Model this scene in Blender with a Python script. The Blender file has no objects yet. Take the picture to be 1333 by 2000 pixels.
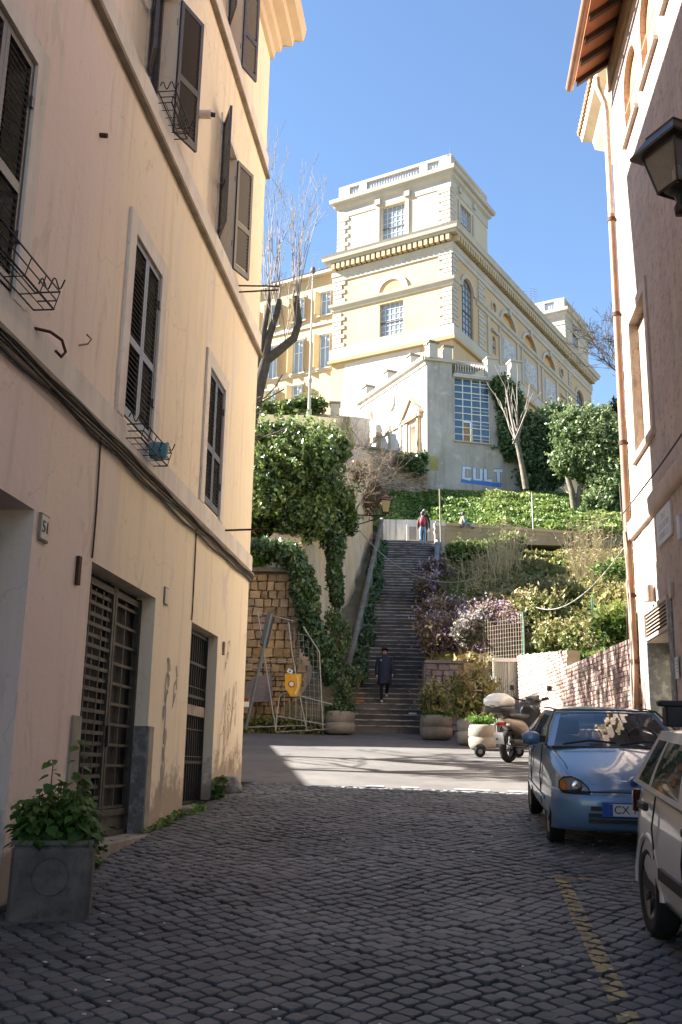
import bpy, bmesh, math, random
import numpy as np
from mathutils import Vector, Matrix, noise

random.seed(7)
rng = np.random.default_rng(7)
R_ = math.radians
scene = bpy.context.scene
col = scene.collection

# ------------------------------------------------------------------ camera
PITCH, ROLL, FPX = R_(14.04), R_(1.07), 2000.0
CAM = Vector((0, 0, 1.6))
FW = Vector((0, math.cos(PITCH), math.sin(PITCH)))
_r0 = Vector((1, 0, 0)); _u0 = _r0.cross(FW)
CR = _r0 * math.cos(ROLL) + _u0 * math.sin(ROLL)
CU = _u0 * math.cos(ROLL) - _r0 * math.sin(ROLL)
cd = bpy.data.cameras.new('camera'); cam = bpy.data.objects.new('camera', cd); col.objects.link(cam)
cam.matrix_world = Matrix(((CR.x, CU.x, -FW.x, CAM.x), (CR.y, CU.y, -FW.y, CAM.y), (CR.z, CU.z, -FW.z, CAM.z), (0, 0, 0, 1)))
cd.sensor_fit = 'VERTICAL'; cd.sensor_height = 36.0; cd.lens = 36.0
cd.clip_start = 0.05; cd.clip_end = 3000
scene.camera = cam

# ------------------------------------------------------------------ light
SUN_EL = R_(33.0)
SUN_AZ = math.atan2(-0.982, 0.19)            # compass angle from +Y towards +X
sdir = Vector((math.sin(SUN_AZ) * math.cos(SUN_EL), math.cos(SUN_AZ) * math.cos(SUN_EL), math.sin(SUN_EL)))
world = bpy.data.worlds.new('World'); scene.world = world; world.use_nodes = True
wn = world.node_tree.nodes; wl = world.node_tree.links
bg = wn['Background']
sky = wn.new('ShaderNodeTexSky'); sky.sky_type = 'NISHITA'; sky.sun_disc = False
sky.sun_elevation = SUN_EL; sky.sun_rotation = SUN_AZ
sky.air_density = 1.0; sky.dust_density = 0.0; sky.ozone_density = 3.0; sky.altitude = 30
wl.new(sky.outputs[0], bg.inputs[0]); bg.inputs[1].default_value = 0.052
sd = bpy.data.lights.new('sun', 'SUN'); sd.energy = 5.0; sd.angle = R_(0.55); sd.color = (1.0, 0.965, 0.91)
sun = bpy.data.objects.new('sun', sd); col.objects.link(sun)
sun.rotation_euler = sdir.to_track_quat('Z', 'Y').to_euler(); sun.location = (-20, 5, 40)
vs = scene.view_settings
vs.view_transform = 'Standard'; vs.look = 'None'; vs.exposure = 2.55; vs.gamma = 1.0; vs.use_curve_mapping = False
scene.cycles.max_bounces = 6; scene.cycles.diffuse_bounces = 4; scene.cycles.glossy_bounces = 3
scene.cycles.transmission_bounces = 4; scene.cycles.transparent_max_bounces = 8
scene.cycles.use_denoising = True
scene.cycles.sample_clamp_indirect = 6.0

# ------------------------------------------------------------------ measuring helpers
def at(px, py, Y):
    d = FW + CR * ((px - 666.5) / FPX) + CU * ((1000 - py) / FPX)
    return CAM + d * (Y / d.y)
SL = 0.087
def gz(y):
    return SL * y if y < 31 else SL * 31
def gp(px, py):
    d = FW + CR * ((px - 666.5) / FPX) + CU * ((1000 - py) / FPX)
    n = Vector((0, -SL, 1)); t = -(CAM.dot(n)) / d.dot(n)
    return CAM + d * t

# ------------------------------------------------------------------ object helpers
def tag(o, label=None, cat=None, group=None, kind=None):
    if label: o['label'] = label
    if cat: o['category'] = cat
    if group: o['group'] = group
    if kind: o['kind'] = kind
    return o
def thing(name, label, cat, loc=(0, 0, 0), rz=0.0, group=None, kind=None):
    o = bpy.data.objects.new(name, None); col.objects.link(o)
    o.location = loc; o.rotation_euler = (0, 0, rz); o.empty_display_size = 0.2
    return tag(o, label, cat, group, kind)
def link(name, me, parent=None, loc=None, rot=None, scale=None):
    o = bpy.data.objects.new(name, me); col.objects.link(o)
    if parent: o.parent = parent
    if loc is not None: o.location = loc
    if rot is not None: o.rotation_euler = rot
    if scale is not None: o.scale = scale
    return o
def copy_tree(o, parent=None):
    c = o.copy(); col.objects.link(c); c.parent = parent
    for ch in list(o.children): copy_tree(ch, c)
    return c

class MB:
    """collects simple solids and links them as one mesh"""
    def __init__(s): s.v = []; s.f = []; s.m = []; s.sm = []; s.mi = 0
    def add(s, vs, fs, smooth=False):
        b = len(s.v); s.v += [tuple(p) for p in vs]
        for f in fs: s.f.append([b + i for i in f]); s.m.append(s.mi); s.sm.append(smooth)
        return s
    def box(s, x0, x1, y0, y1, z0, z1):
        return s.add([(x0,y0,z0),(x1,y0,z0),(x1,y1,z0),(x0,y1,z0),(x0,y0,z1),(x1,y0,z1),(x1,y1,z1),(x0,y1,z1)],
            [(0,3,2,1),(4,5,6,7),(0,1,5,4),(1,2,6,5),(2,3,7,6),(3,0,4,7)])
    def obox(s, c, ax, ay, az):
        c, ax, ay, az = Vector(c), Vector(ax), Vector(ay), Vector(az)
        P = [c - ax - ay - az, c + ax - ay - az, c + ax + ay - az, c - ax + ay - az, c - ax - ay + az, c + ax - ay + az, c + ax + ay + az, c - ax + ay + az]
        return s.add(P, [(0,3,2,1),(4,5,6,7),(0,1,5,4),(1,2,6,5),(2,3,7,6),(3,0,4,7)])
    def quad(s, a, b, c, d): return s.add([a, b, c, d], [(0,1,2,3)])
    def prism(s, poly, p0, ex, ey, ez):
        """poly (2d) in the ex/ey plane from p0, extruded by ez"""
        p0, ex, ey, ez = Vector(p0), Vector(ex), Vector(ey), Vector(ez); n = len(poly)
        A = [p0 + ex * a + ey * b for a, b in poly]; B = [p + ez for p in A]
        return s.add(A + B, [tuple(range(n - 1, -1, -1)), tuple(range(n, 2 * n))] + [(i, (i + 1) % n, n + (i + 1) % n, n + i) for i in range(n)])
    def tube(s, pts, r, n=6, smooth=True, cap=True):
        pts = [Vector(p) for p in pts]; rs = r if isinstance(r, (list, tuple)) else [r] * len(pts)
        V = []; F = []; up = None
        for i, p in enumerate(pts):
            t = (pts[min(i + 1, len(pts) - 1)] - pts[max(i - 1, 0)])
            t = t.normalized() if t.length > 1e-9 else Vector((0, 0, 1))
            if up is None or abs(up.dot(t)) > 0.98: up = Vector((0, 0, 1)) if abs(t.z) < 0.9 else Vector((1, 0, 0))
            a = t.cross(up).normalized(); b = a.cross(t); up = b
            for k in range(n):
                g = 2 * math.pi * k / n; V.append(p + (a * math.cos(g) + b * math.sin(g)) * rs[i])
        for i in range(len(pts) - 1):
            for k in range(n):
                k2 = (k + 1) % n; F.append((i * n + k, i * n + k2, (i + 1) * n + k2, (i + 1) * n + k))
        s.add(V, F, smooth)
        if cap:
            m = len(pts) - 1
            s.add([V[k] for k in range(n)], [tuple(range(n))]); s.add([V[m * n + k] for k in range(n)], [tuple(range(n - 1, -1, -1))])
        return s
    def lathe(s, prof, n=24, c=(0, 0, 0), smooth=True):
        V = []; F = []
        for r, z in prof:
            for k in range(n):
                g = 2 * math.pi * k / n; V.append((c[0] + r * math.cos(g), c[1] + r * math.sin(g), c[2] + z))
        for i in range(len(prof) - 1):
            for k in range(n):
                k2 = (k + 1) % n; F.append((i * n + k, i * n + k2, (i + 1) * n + k2, (i + 1) * n + k))
        return s.add(V, F, smooth)
    def mesh(s, name, mats):
        me = bpy.data.meshes.new(name); me.from_pydata(s.v, [], s.f)
        for m in (mats if isinstance(mats, (list, tuple)) else [mats]): me.materials.append(m)
        me.polygons.foreach_set('material_index', s.m); me.polygons.foreach_set('use_smooth', s.sm); me.update(); return me
    def build(s, name, mats, parent=None, bevel=0.0, **kw):
        me = s.mesh(name, mats)
        if bevel > 0:
            bm = bmesh.new(); bm.from_mesh(me); bmesh.ops.remove_doubles(bm, verts=bm.verts, dist=1e-5)
            bmesh.ops.bevel(bm, geom=bm.edges[:], offset=bevel, segments=1, affect='EDGES', clamp_overlap=True)
            bm.to_mesh(me); bm.free()
        return link(name, me, parent, **kw)

def np_mesh(name, V, F, mat, parent=None, tone=None, smooth=False):
    """V (n,3); F (m,k) constant polygon size"""
    me = bpy.data.meshes.new(name); V = np.ascontiguousarray(V, dtype=np.float32); F = np.ascontiguousarray(F, dtype=np.int32)
    m, k = F.shape
    me.vertices.add(len(V)); me.vertices.foreach_set('co', V.ravel())
    me.loops.add(m * k); me.loops.foreach_set('vertex_index', F.ravel())
    me.polygons.add(m); me.polygons.foreach_set('loop_start', np.arange(0, m * k, k, dtype=np.int32))
    me.polygons.foreach_set('loop_total', np.full(m, k, dtype=np.int32))
    if smooth: me.polygons.foreach_set('use_smooth', np.ones(m, dtype=bool))
    if tone is not None:
        a = me.attributes.new('tone', 'FLOAT', 'POINT'); a.data.foreach_set('value', np.ascontiguousarray(tone, dtype=np.float32))
    me.materials.append(mat); me.update(calc_edges=True); me.validate()
    return link(name, me, parent)

# ------------------------------------------------------------------ materials
def _mix(nt, fac, a, b, mode='MIX'):
    n = nt.nodes.new('ShaderNodeMix'); n.data_type = 'RGBA'; n.blend_type = mode
    for k, v in ((0, fac), (6, a), (7, b)):
        if hasattr(v, 'is_linked') or hasattr(v, 'links'): nt.links.new(v, n.inputs[k])
        elif k == 0: n.inputs[0].default_value = v
        else: n.inputs[k].default_value = (*v[:3], 1)
    return n.outputs[2]
def _noise(nt, vec, scale, detail=5, rough=0.6, dist=0.0):
    n = nt.nodes.new('ShaderNodeTexNoise'); n.inputs['Scale'].default_value = scale; n.inputs['Detail'].default_value = detail
    n.inputs['Roughness'].default_value = rough; n.inputs['Distortion'].default_value = dist
    nt.links.new(vec, n.inputs['Vector']); return n.outputs['Fac']
def _ramp(nt, fac, a, b, ca=(0, 0, 0), cb=(1, 1, 1)):
    n = nt.nodes.new('ShaderNodeValToRGB'); e = n.color_ramp.elements
    e[0].position = a; e[1].position = b; e[0].color = (*ca, 1); e[1].color = (*cb, 1)
    nt.links.new(fac, n.inputs[0]); return n.outputs[0]
def _map(nt, vec, scale):
    n = nt.nodes.new('ShaderNodeMapping'); n.inputs['Scale'].default_value = scale; nt.links.new(vec, n.inputs['Vector']); return n.outputs[0]
def newmat(name):
    m = bpy.data.materials.new(name); m.use_nodes = True; nt = m.node_tree
    return m, nt, nt.nodes['Principled BSDF']
def objco(nt):
    return nt.nodes.new('ShaderNodeTexCoord').outputs['Object']
def worldco(nt):
    return nt.nodes.new('ShaderNodeNewGeometry').outputs['Position']
def bump(nt, b, h, strength=0.4, dist=0.01):
    n = nt.nodes.new('ShaderNodeBump'); n.inputs['Strength'].default_value = strength; n.inputs['Distance'].default_value = dist
    nt.links.new(h, n.inputs['Height']); nt.links.new(n.outputs[0], b.inputs['Normal'])

def pm(name, base, alt=None, scale=2.0, alt_lo=0.4, alt_hi=0.65, dirt=None, dscale=6.0, dlo=0.55, dhi=0.75, damt=0.7, streak=None,
       rough=0.85, bscale=60.0, bstr=0.3, bdist=0.008, metal=0.0, spec=0.3, perobj=0.0, attr=0.0, world=True):
    m, nt, b = newmat(name)
    co = worldco(nt) if world else objco(nt)
    c = None
    if alt:
        f = _ramp(nt, _noise(nt, co, scale, 6, 0.62), alt_lo, alt_hi); c = _mix(nt, f, base, alt)
    else:
        f = _noise(nt, co, scale, 5, 0.6); f2 = _ramp(nt, f, 0.25, 0.8, (0.82,) * 3, (1.15,) * 3); c = _mix(nt, 1.0, base, f2, 'MULTIPLY')
    if streak:
        f = _ramp(nt, _noise(nt, _map(nt, co, (2.2, 2.2, 0.16)), streak[1], 6, 0.65), 0.48, 0.72)
        f = _mix(nt, streak[2], (0, 0, 0), f); c = _mix(nt, f, c, streak[0])
    if dirt:
        f = _ramp(nt, _noise(nt, co, dscale, 8, 0.7), dlo, dhi, (0, 0, 0), (damt,) * 3); c = _mix(nt, f, c, dirt)
    if perobj > 0:
        oi = nt.nodes.new('ShaderNodeObjectInfo'); g = _ramp(nt, oi.outputs['Random'], 0, 1, (1 - perobj,) * 3, (1 + perobj,) * 3); c = _mix(nt, 1.0, c, g, 'MULTIPLY')
    if attr > 0:
        at_ = nt.nodes.new('ShaderNodeAttribute'); at_.attribute_name = 'tone'
        g = _ramp(nt, at_.outputs['Fac'], 0, 1, (1 - attr,) * 3, (1 + attr,) * 3); c = _mix(nt, 1.0, c, g, 'MULTIPLY')
    nt.links.new(c, b.inputs['Base Color'])
    b.inputs['Roughness'].default_value = rough; b.inputs['Metallic'].default_value = metal; b.inputs['Specular IOR Level'].default_value = spec
    if bstr > 0: bump(nt, b, _noise(nt, co, bscale, 6, 0.65), bstr, bdist)
    return m
def flat(name, base, rough=0.5, metal=0.0, spec=0.5, coat=0.0, var=0.08, scale=8.0):
    m, nt, b = newmat(name)
    f = _ramp(nt, _noise(nt, objco(nt), scale, 5), 0.3, 0.75, (1 - var,) * 3, (1 + var,) * 3)
    nt.links.new(_mix(nt, 1.0, base, f, 'MULTIPLY'), b.inputs['Base Color'])
    b.inputs['Roughness'].default_value = rough; b.inputs['Metallic'].default_value = metal; b.inputs['Specular IOR Level'].default_value = spec
    b.inputs['Coat Weight'].default_value = coat; b.inputs['Coat Roughness'].default_value = 0.06
    return m
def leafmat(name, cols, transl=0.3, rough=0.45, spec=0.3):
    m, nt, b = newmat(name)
    a = nt.nodes.new('ShaderNodeAttribute'); a.attribute_name = 'tone'
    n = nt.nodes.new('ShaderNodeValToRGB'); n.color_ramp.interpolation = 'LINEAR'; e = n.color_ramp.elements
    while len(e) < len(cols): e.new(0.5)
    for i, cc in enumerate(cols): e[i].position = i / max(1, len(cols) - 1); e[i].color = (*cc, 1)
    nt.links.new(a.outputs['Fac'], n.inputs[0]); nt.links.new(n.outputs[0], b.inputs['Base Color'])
    b.inputs['Roughness'].default_value = rough; b.inputs['Specular IOR Level'].default_value = spec
    t = nt.nodes.new('ShaderNodeBsdfTranslucent'); nt.links.new(n.outputs[0], t.inputs[0])
    mx = nt.nodes.new('ShaderNodeMixShader'); mx.inputs[0].default_value = transl
    nt.links.new(b.outputs[0], mx.inputs[1]); nt.links.new(t.outputs[0], mx.inputs[2])
    nt.links.new(mx.outputs[0], nt.nodes['Material Output'].inputs[0]); return m
def glassmat(name, tint=(0.02, 0.025, 0.03), rough=0.03, alpha=0.0):
    """window glass: dark behind, mirror-like sheen; alpha is how much shows through"""
    m, nt, b = newmat(name)
    b.inputs['Base Color'].default_value = (*tint, 1); b.inputs['Roughness'].default_value = rough; b.inputs['Specular IOR Level'].default_value = 0.8
    b.inputs['Coat Weight'].default_value = 0.3
    if alpha > 0:
        t = nt.nodes.new('ShaderNodeBsdfTransparent'); t.inputs[0].default_value = (0.85, 0.9, 0.9, 1)
        mx = nt.nodes.new('ShaderNodeMixShader'); fr = nt.nodes.new('ShaderNodeFresnel'); fr.inputs[0].default_value = 1.5
        g = nt.nodes.new('ShaderNodeBsdfGlossy'); g.inputs['Roughness'].default_value = rough
        nt.links.new(fr.outputs[0], mx.inputs[0]); nt.links.new(t.outputs[0], mx.inputs[1]); nt.links.new(g.outputs[0], mx.inputs[2])
        m2 = nt.nodes.new('ShaderNodeMixShader'); m2.inputs[0].default_value = alpha
        nt.links.new(b.outputs[0], m2.inputs[1]); nt.links.new(mx.outputs[0], m2.inputs[2]); nt.links.new(m2.outputs[0], nt.nodes['Material Output'].inputs[0])
    return m
# ================================================================== GROUND, STREET, STAIRS, HILL
M = {}
M['soil'] = pm('soil', (0.035, 0.03, 0.026), (0.10, 0.088, 0.072), scale=1.1, alt_lo=.5, alt_hi=.7, rough=0.95)
M['cobble'] = pm('cobble_stone', (0.122, 0.123, 0.129), (0.203, 0.202, 0.204), scale=0.7, alt_lo=0.38, alt_hi=0.64, dirt=(0.085, 0.082, 0.082), dscale=16, rough=0.55, spec=0.4, bscale=70, bstr=0.6, bdist=0.008, perobj=0.3, attr=0.3)
M['asphalt'] = pm('asphalt', (0.105, 0.097, 0.09), (0.145, 0.133, 0.122), scale=0.6, dirt=(0.07, 0.065, 0.06), dscale=2.2, dlo=0.5, dhi=0.72, rough=0.9, bscale=140, bstr=0.5, bdist=0.006)
M['paint_y'] = pm('worn_yellow_paint', (0.42, 0.34, 0.17), (0.16, 0.14, 0.12), scale=11, alt_lo=0.44, alt_hi=0.64, rough=0.8)
M['pale_w'] = pm('patchy_white', (0.55, 0.53, 0.5), (0.2, 0.19, 0.18), scale=9, alt_lo=0.45, alt_hi=0.7, rough=0.8)
M['riser'] = pm('dark_step_stone', (0.15, 0.13, 0.118), (0.085, 0.076, 0.072), scale=1.3, dirt=(0.26, 0.225, 0.2), dscale=9, dlo=0.55, dhi=0.75, damt=0.6, rough=0.9, bscale=40, bstr=0.5, perobj=0.25)
M['nosing'] = pm('worn_step_edge', (0.48, 0.45, 0.42), (0.17, 0.155, 0.145), scale=2.2, alt_lo=0.42, alt_hi=0.6, rough=0.85, bscale=40, perobj=0.2)
M['hillsoil'] = pm('hill_earth', (0.20, 0.155, 0.085), (0.17, 0.18, 0.06), scale=0.8, dirt=(0.26, 0.20, 0.11), dscale=3, rough=0.95, bscale=12, bstr=0.6, bdist=0.06)
M['tan'] = pm('tan_tuff_render', (0.74, 0.545, 0.36), (0.66, 0.42, 0.215), scale=0.5, alt_lo=0.38, alt_hi=0.7, streak=((0.34, 0.26, 0.18), 1.6, 0.7), dirt=(0.30, 0.22, 0.14), dscale=1.9, dlo=0.58, dhi=0.7, rough=0.95, bscale=5, bstr=0.8, bdist=0.06)
M['moss'] = pm('mossy_stone', (0.16, 0.14, 0.07), (0.24, 0.20, 0.14), scale=1.4, dirt=(0.08, 0.085, 0.03), dscale=4, rough=0.95, bscale=14, bstr=0.7, bdist=0.03)
M['coping'] = pm('grey_coping', (0.25, 0.225, 0.185), (0.15, 0.135, 0.10), scale=1.5, dirt=(0.13, 0.12, 0.07), dscale=5, rough=0.9)
M['tuff'] = pm('tuff_block', (0.44, 0.295, 0.14), (0.27, 0.195, 0.125), scale=.9, dirt=(0.14, 0.11, 0.085), dscale=5, dlo=0.52, dhi=0.68, rough=0.95, bscale=22, bstr=0.8, bdist=0.02, perobj=0.35)
M['tuffbed'] = pm('tuff_mortar', (0.20, 0.16, 0.11), (0.13, 0.10, 0.075), scale=2, rough=0.95, bscale=20, bstr=0.7, bdist=0.03)

# --- ground sheet reaching far behind everything
def sheet(name, xs, ys, fz, mat, kind='structure', parent=None, disp=0.0, dsc=1.0, smooth=True):
    V = []; n = len(xs[0]) if isinstance(xs[0], (list, tuple, np.ndarray)) else len(xs)
    for j, y in enumerate(ys):
        row = xs[j] if isinstance(xs[0], (list, tuple, np.ndarray)) else xs
        for x in row:
            z = fz(x, y)
            if disp: z += disp * (noise.noise((x * dsc, y * dsc, 1.7)) + 0.5 * noise.noise((x * dsc * 2.7, y * dsc * 2.7, 4.1)))
            V.append((x, y, z))
    F = [(j * n + i, j * n + i + 1, (j + 1) * n + i + 1, (j + 1) * n + i) for j in range(len(ys) - 1) for i in range(n - 1)]
    o = np_mesh(name, np.array(V), np.array(F), mat, parent, smooth=smooth)
    if kind: o['kind'] = kind
    return o
sheet('ground', list(np.linspace(-220, 220, 23)), [-150, -60, -20, 0, 20, 31, 60, 120, 400, 900], lambda x, y: gz(y) - 0.06, M['soil'])

EDGE0, EDGE1 = Vector((-1.4, 15.75)), Vector((4.75, 14.62))      # cobbles end, asphalt begins
def edge_y(x): return EDGE0.y + (EDGE1.y - EDGE0.y) * (x - EDGE0.x) / (EDGE1.x - EDGE0.x)
street = sheet('cobbled_street', list(np.linspace(-3.6, 5.2, 12)), list(np.linspace(-30, 15.9, 30)), lambda x, y: gz(y) - 0.016, M['soil'])
xs = list(np.linspace(-26, 6.5, 60)); ysr = np.linspace(0, 1, 26)
V = []; F = []
for t in ysr:
    for x in xs:
        y0 = edge_y(max(-1.4, min(4.75, x))) + 0.02 * math.sin(x * 3.1) + (0 if x > -1.4 else 0.0)
        y = y0 + (31 - y0) * t
        V.append((x, y, gz(y) + 0.012 * noise.noise((x * 0.5, y * 0.5, 0)) * (1 if t > 0 else 0)))
n = len(xs); F = [(j * n + i, j * n + i + 1, (j + 1) * n + i + 1, (j + 1) * n + i) for j in range(25) for i in range(n - 1)]
piazza = np_mesh('asphalt_piazza', np.array(V), np.array(F), M['asphalt'], smooth=True); piazza['kind'] = 'structure'
# darker repaired strip of asphalt in front of the stairs, and the pale line along the cobbles
mb = MB()
for i in range(24):
    x0 = -1.3 + i * 0.25; x1 = x0 + 0.25
    if random.random() < 0.16 or x0 < 0.05: continue
    a, b = edge_y(x0) + 0.02, edge_y(x1) + 0.02
    mb.quad((x0, a, gz(a) + 0.016), (x1, b, gz(b) + 0.016), (x1, b + 0.07, gz(b + 0.07) + 0.016), (x0, a + 0.07, gz(a + 0.07) + 0.016))
o = mb.build('edge_line', M['pale_w'], piazza)

# --- cobbles: eight-sided setts with a rounded top
def sett(seed):
    r = random.Random(seed); s = 0.053; pts = []
    sx, sy = s * r.uniform(0.84, 1.09), s * r.uniform(0.84, 1.09)
    for a, b in ((1, .7), (.7, 1), (-.7, 1), (-1, .7), (-1, -.7), (-.7, -1), (.7, -1), (1, -.7)):
        pts.append((a * sx * r.uniform(.93, 1.05), b * sy * r.uniform(.93, 1.05)))
    return pts
def sett_mesh_data(pts, h):
    V = [(x, y, -0.03) for x, y in pts] + [(x * 0.99, y * 0.99, h - 0.007) for x, y in pts] + [(x * .90, y * .90, h) for x, y in pts] + [(0, 0, h + 0.0015)]
    F = []
    for k in range(8):
        q = (k + 1) % 8
        F += [(k, q, 8 + q, 8 + k), (8 + k, 8 + q, 16 + q, 16 + k), (16 + k, 16 + q, 24, 24)]
    return V, F
VAR = [sett(i) for i in range(12)]
VH = [0.002 + 0.004 * (i % 4) / 3 for i in range(12)]
spots = []
A0 = R_(43); step_ = 0.1165
ca, sa = math.cos(A0), math.sin(A0)
for i in range(-150, 150):
    for j in range(-150, 150):
        u = i * step_ + .012 * (j % 2); v = j * step_
        w = 0.05 * math.sin(u * 2.3 + 0.6 * math.sin(v * 1.1)) + 0.09 * noise.noise((u * .8, v * .8, 3))
        v2 = v + w; u2 = u + 0.05 * math.sin(v * 2.0)
        x = u2 * ca - v2 * sa + 0.4; y = u2 * sa + v2 * ca + 8.5
        if y < 2.6 or y > edge_y(max(-1.4, min(4.75, x))) - 0.03 or x > 3.1 + 0.1 * y - 0.06: continue
        wall = -1.4 - 0.109 * (15.58 - y)
        if x < wall + 0.08: continue
        rot = A0 + math.atan(0.115 * math.cos(u * 2.3)) + random.uniform(-.14, .14)
        spots.append((x + random.uniform(-.008, .008), y + random.uniform(-.008, .008), rot, random.randrange(12), random.uniform(-.003, .004) + .011 * noise.noise((x * .8, y * .8, 2))))
def project(p):
    d = Vector(p) - CAM; z = d.dot(FW); return 666.5 + FPX * d.dot(CR) / z, 1000 - FPX * d.dot(CU) / z
def visible(s):
    px, py = project((s[0], s[1], gz(s[1]))); return -5 < px < 1338 and py < 2005 and not (px < 185 and py < 1810) and not (px > 1225 and py < 1850)
vis = sorted([s for s in spots if visible(s)], key=lambda s: s[0] ** 2 + s[1] ** 2)
near = set(map(id, vis[:295]))
vmesh = []
for k in range(12):
    Vv, Ff = sett_mesh_data(VAR[k], VH[k]); mb = MB(); mb.add(Vv, [f if f[2] != f[3] else f[:3] for f in Ff], False); vmesh.append(mb.mesh('cobble', M['cobble']))
TILT = math.atan(SL)
BV = []; BF = []; BR = []
paint = MB()
STRIPS = [[(1.79, 8.80), (1.90, 8.80), (1.14, 2.7), (1.03, 2.7)], [(1.80, 8.70), (1.80, 8.80), (2.75, 8.74), (2.75, 8.66)]]
def clip(poly, quad):
    c = sum((Vector(q) for q in quad), Vector((0, 0))) / len(quad)
    for k in range(len(quad)):
        a, b = Vector(quad[k]), Vector(quad[(k + 1) % len(quad)]); nrm = Vector((-(b - a).y, (b - a).x))
        if nrm.dot(c - a) < 0: nrm = -nrm
        out = []
        for i in range(len(poly)):
            p, q = poly[i], poly[(i + 1) % len(poly)]; dp, dq = nrm.dot(p - a), nrm.dot(q - a)
            if dp >= 0: out.append(p)
            if dp * dq < 0: out.append(p + (q - p) * (dp / (dp - dq)))
        poly = out
        if len(poly) < 3: return []
    return poly
for s in spots:
    x, y, rot, k, dz = s; z = gz(y) + dz
    if id(s) in near:
        o = link('cobble', vmesh[k], street); o.rotation_euler = (TILT + random.uniform(-.025, .025), random.uniform(-.025, .025), rot); o.rotation_mode = 'XYZ'
        o.matrix_local = Matrix.Translation((x, y, z)) @ Matrix.Rotation(TILT + random.uniform(-.03, .03), 4, 'X') @ Matrix.Rotation(random.uniform(-.03, .03), 4, 'Y') @ Matrix.Rotation(rot, 4, 'Z')
    else:
        Vv, Ff = sett_mesh_data(VAR[k], VH[k]); c, s_ = math.cos(rot), math.sin(rot); b = len(BV); tx, ty = random.uniform(-.03, .03), random.uniform(-.03, .03)
        for a, bb, h in Vv: BV.append((x + a * c - bb * s_, y + a * s_ + bb * c, z + h + SL * (a * s_ + bb * c) + tx * a + ty * bb))
        rv = random.random(); BR += [rv] * len(Vv)
        BF += [[b + q for q in (f if f[2] != f[3] else f[:3])] for f in Ff]
    # yellow bay line painted over the setts
    c, s_ = math.cos(rot), math.sin(rot)
    for q, strip in enumerate(STRIPS):
        if abs(x - 1.8) > 1.2: continue
        P = clip([Vector((x + a * .97 * c - b_ * .97 * s_, y + a * .97 * s_ + b_ * .97 * c)) for a, b_ in VAR[k]], strip)
        if len(P) >= 3 and random.random() < (0.94 if q == 0 else 0.6):
            paint.add([(p.x, p.y, gz(p.y) + dz + VH[k] + 0.0055) for p in P], [tuple(range(len(P)))])
me = bpy.data.meshes.new('far_cobbles'); me.from_pydata(BV, [], BF); me.materials.append(M['cobble'])
a = me.attributes.new('tone', 'FLOAT', 'POINT'); a.data.foreach_set('value', np.array(BR, dtype=np.float32))
o = link('cobble_mass', me, street); o['kind'] = 'stuff'
o = paint.build('parking_line', M['paint_y']); tag(o, 'worn yellow parking bay line painted across the cobbles', 'road marking', kind='stuff')

# --- staircase
SB0, SB1 = Vector((0.10, 29.6, 2.62)), Vector((2.06, 47.5, 12.08))     # left edge, foot and head
NST = 54; SW = 2.42
stair = thing('stone_staircase', 'long steep flight of dark stone steps climbing the hill', 'staircase', (0, 0, 0))
run = (SB1 - SB0) / NST
vm = []
for k in range(8):
    r = random.Random(100 + k); mb = MB(); N = 14; W = SW + 0.2
    # riser block with a wavy front, then the tread slab with its worn lip
    xs_ = [W * i / N for i in range(N + 1)]
    yo = [r.uniform(-.008, .008) for _ in xs_]; zo = [r.uniform(-.007, .005) for _ in xs_]
    rz = run.z; dep = run.y + 0.2
    for i in range(N):
        x0, x1 = xs_[i], xs_[i + 1]; y0, y1 = yo[i], yo[i + 1]; z0, z1 = zo[i], zo[i + 1]
        mb.mi = 0
        mb.quad((x0, y0 + .012, -0.06), (x1, y1 + .012, -0.06), (x1, y1 + .012, rz - .03 + z1), (x0, y0 + .012, rz - .03 + z0))
        mb.mi = 1
        mb.quad((x0, y0 - .012, rz - .03 + z0), (x1, y1 - .012, rz - .03 + z1), (x1, y1 - .006, rz + z1), (x0, y0 - .006, rz + z0))
        mb.quad((x0, y0 + .012, rz - .03 + z0), (x1, y1 + .012, rz - .03 + z1), (x1, y1 - .012, rz - .03 + z1), (x0, y0 - .012, rz - .03 + z0))
        mb.mi = 0
        mb.quad((x0, y0 - .006, rz + z0), (x1, y1 - .006, rz + z1), (x1, dep, rz), (x0, dep, rz))
    vm.append(mb.mesh('step', [M['riser'], M['nosing']]))
for i in range(NST):
    p = SB0 + run * i; o = link('step', vm[(i * 5 + i // 8) % 8], stair); o.location = (p.x - 0.1, p.y, p.z)
def sx_left(y): return SB0.x + (SB1.x - SB0.x) * (y - SB0.y) / (SB1.y - SB0.y)
def sz(y): return SB0.z + (SB1.z - SB0.z) * (max(29.6, min(47.5, y)) - SB0.y) / (SB1.y - SB0.y)
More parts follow.
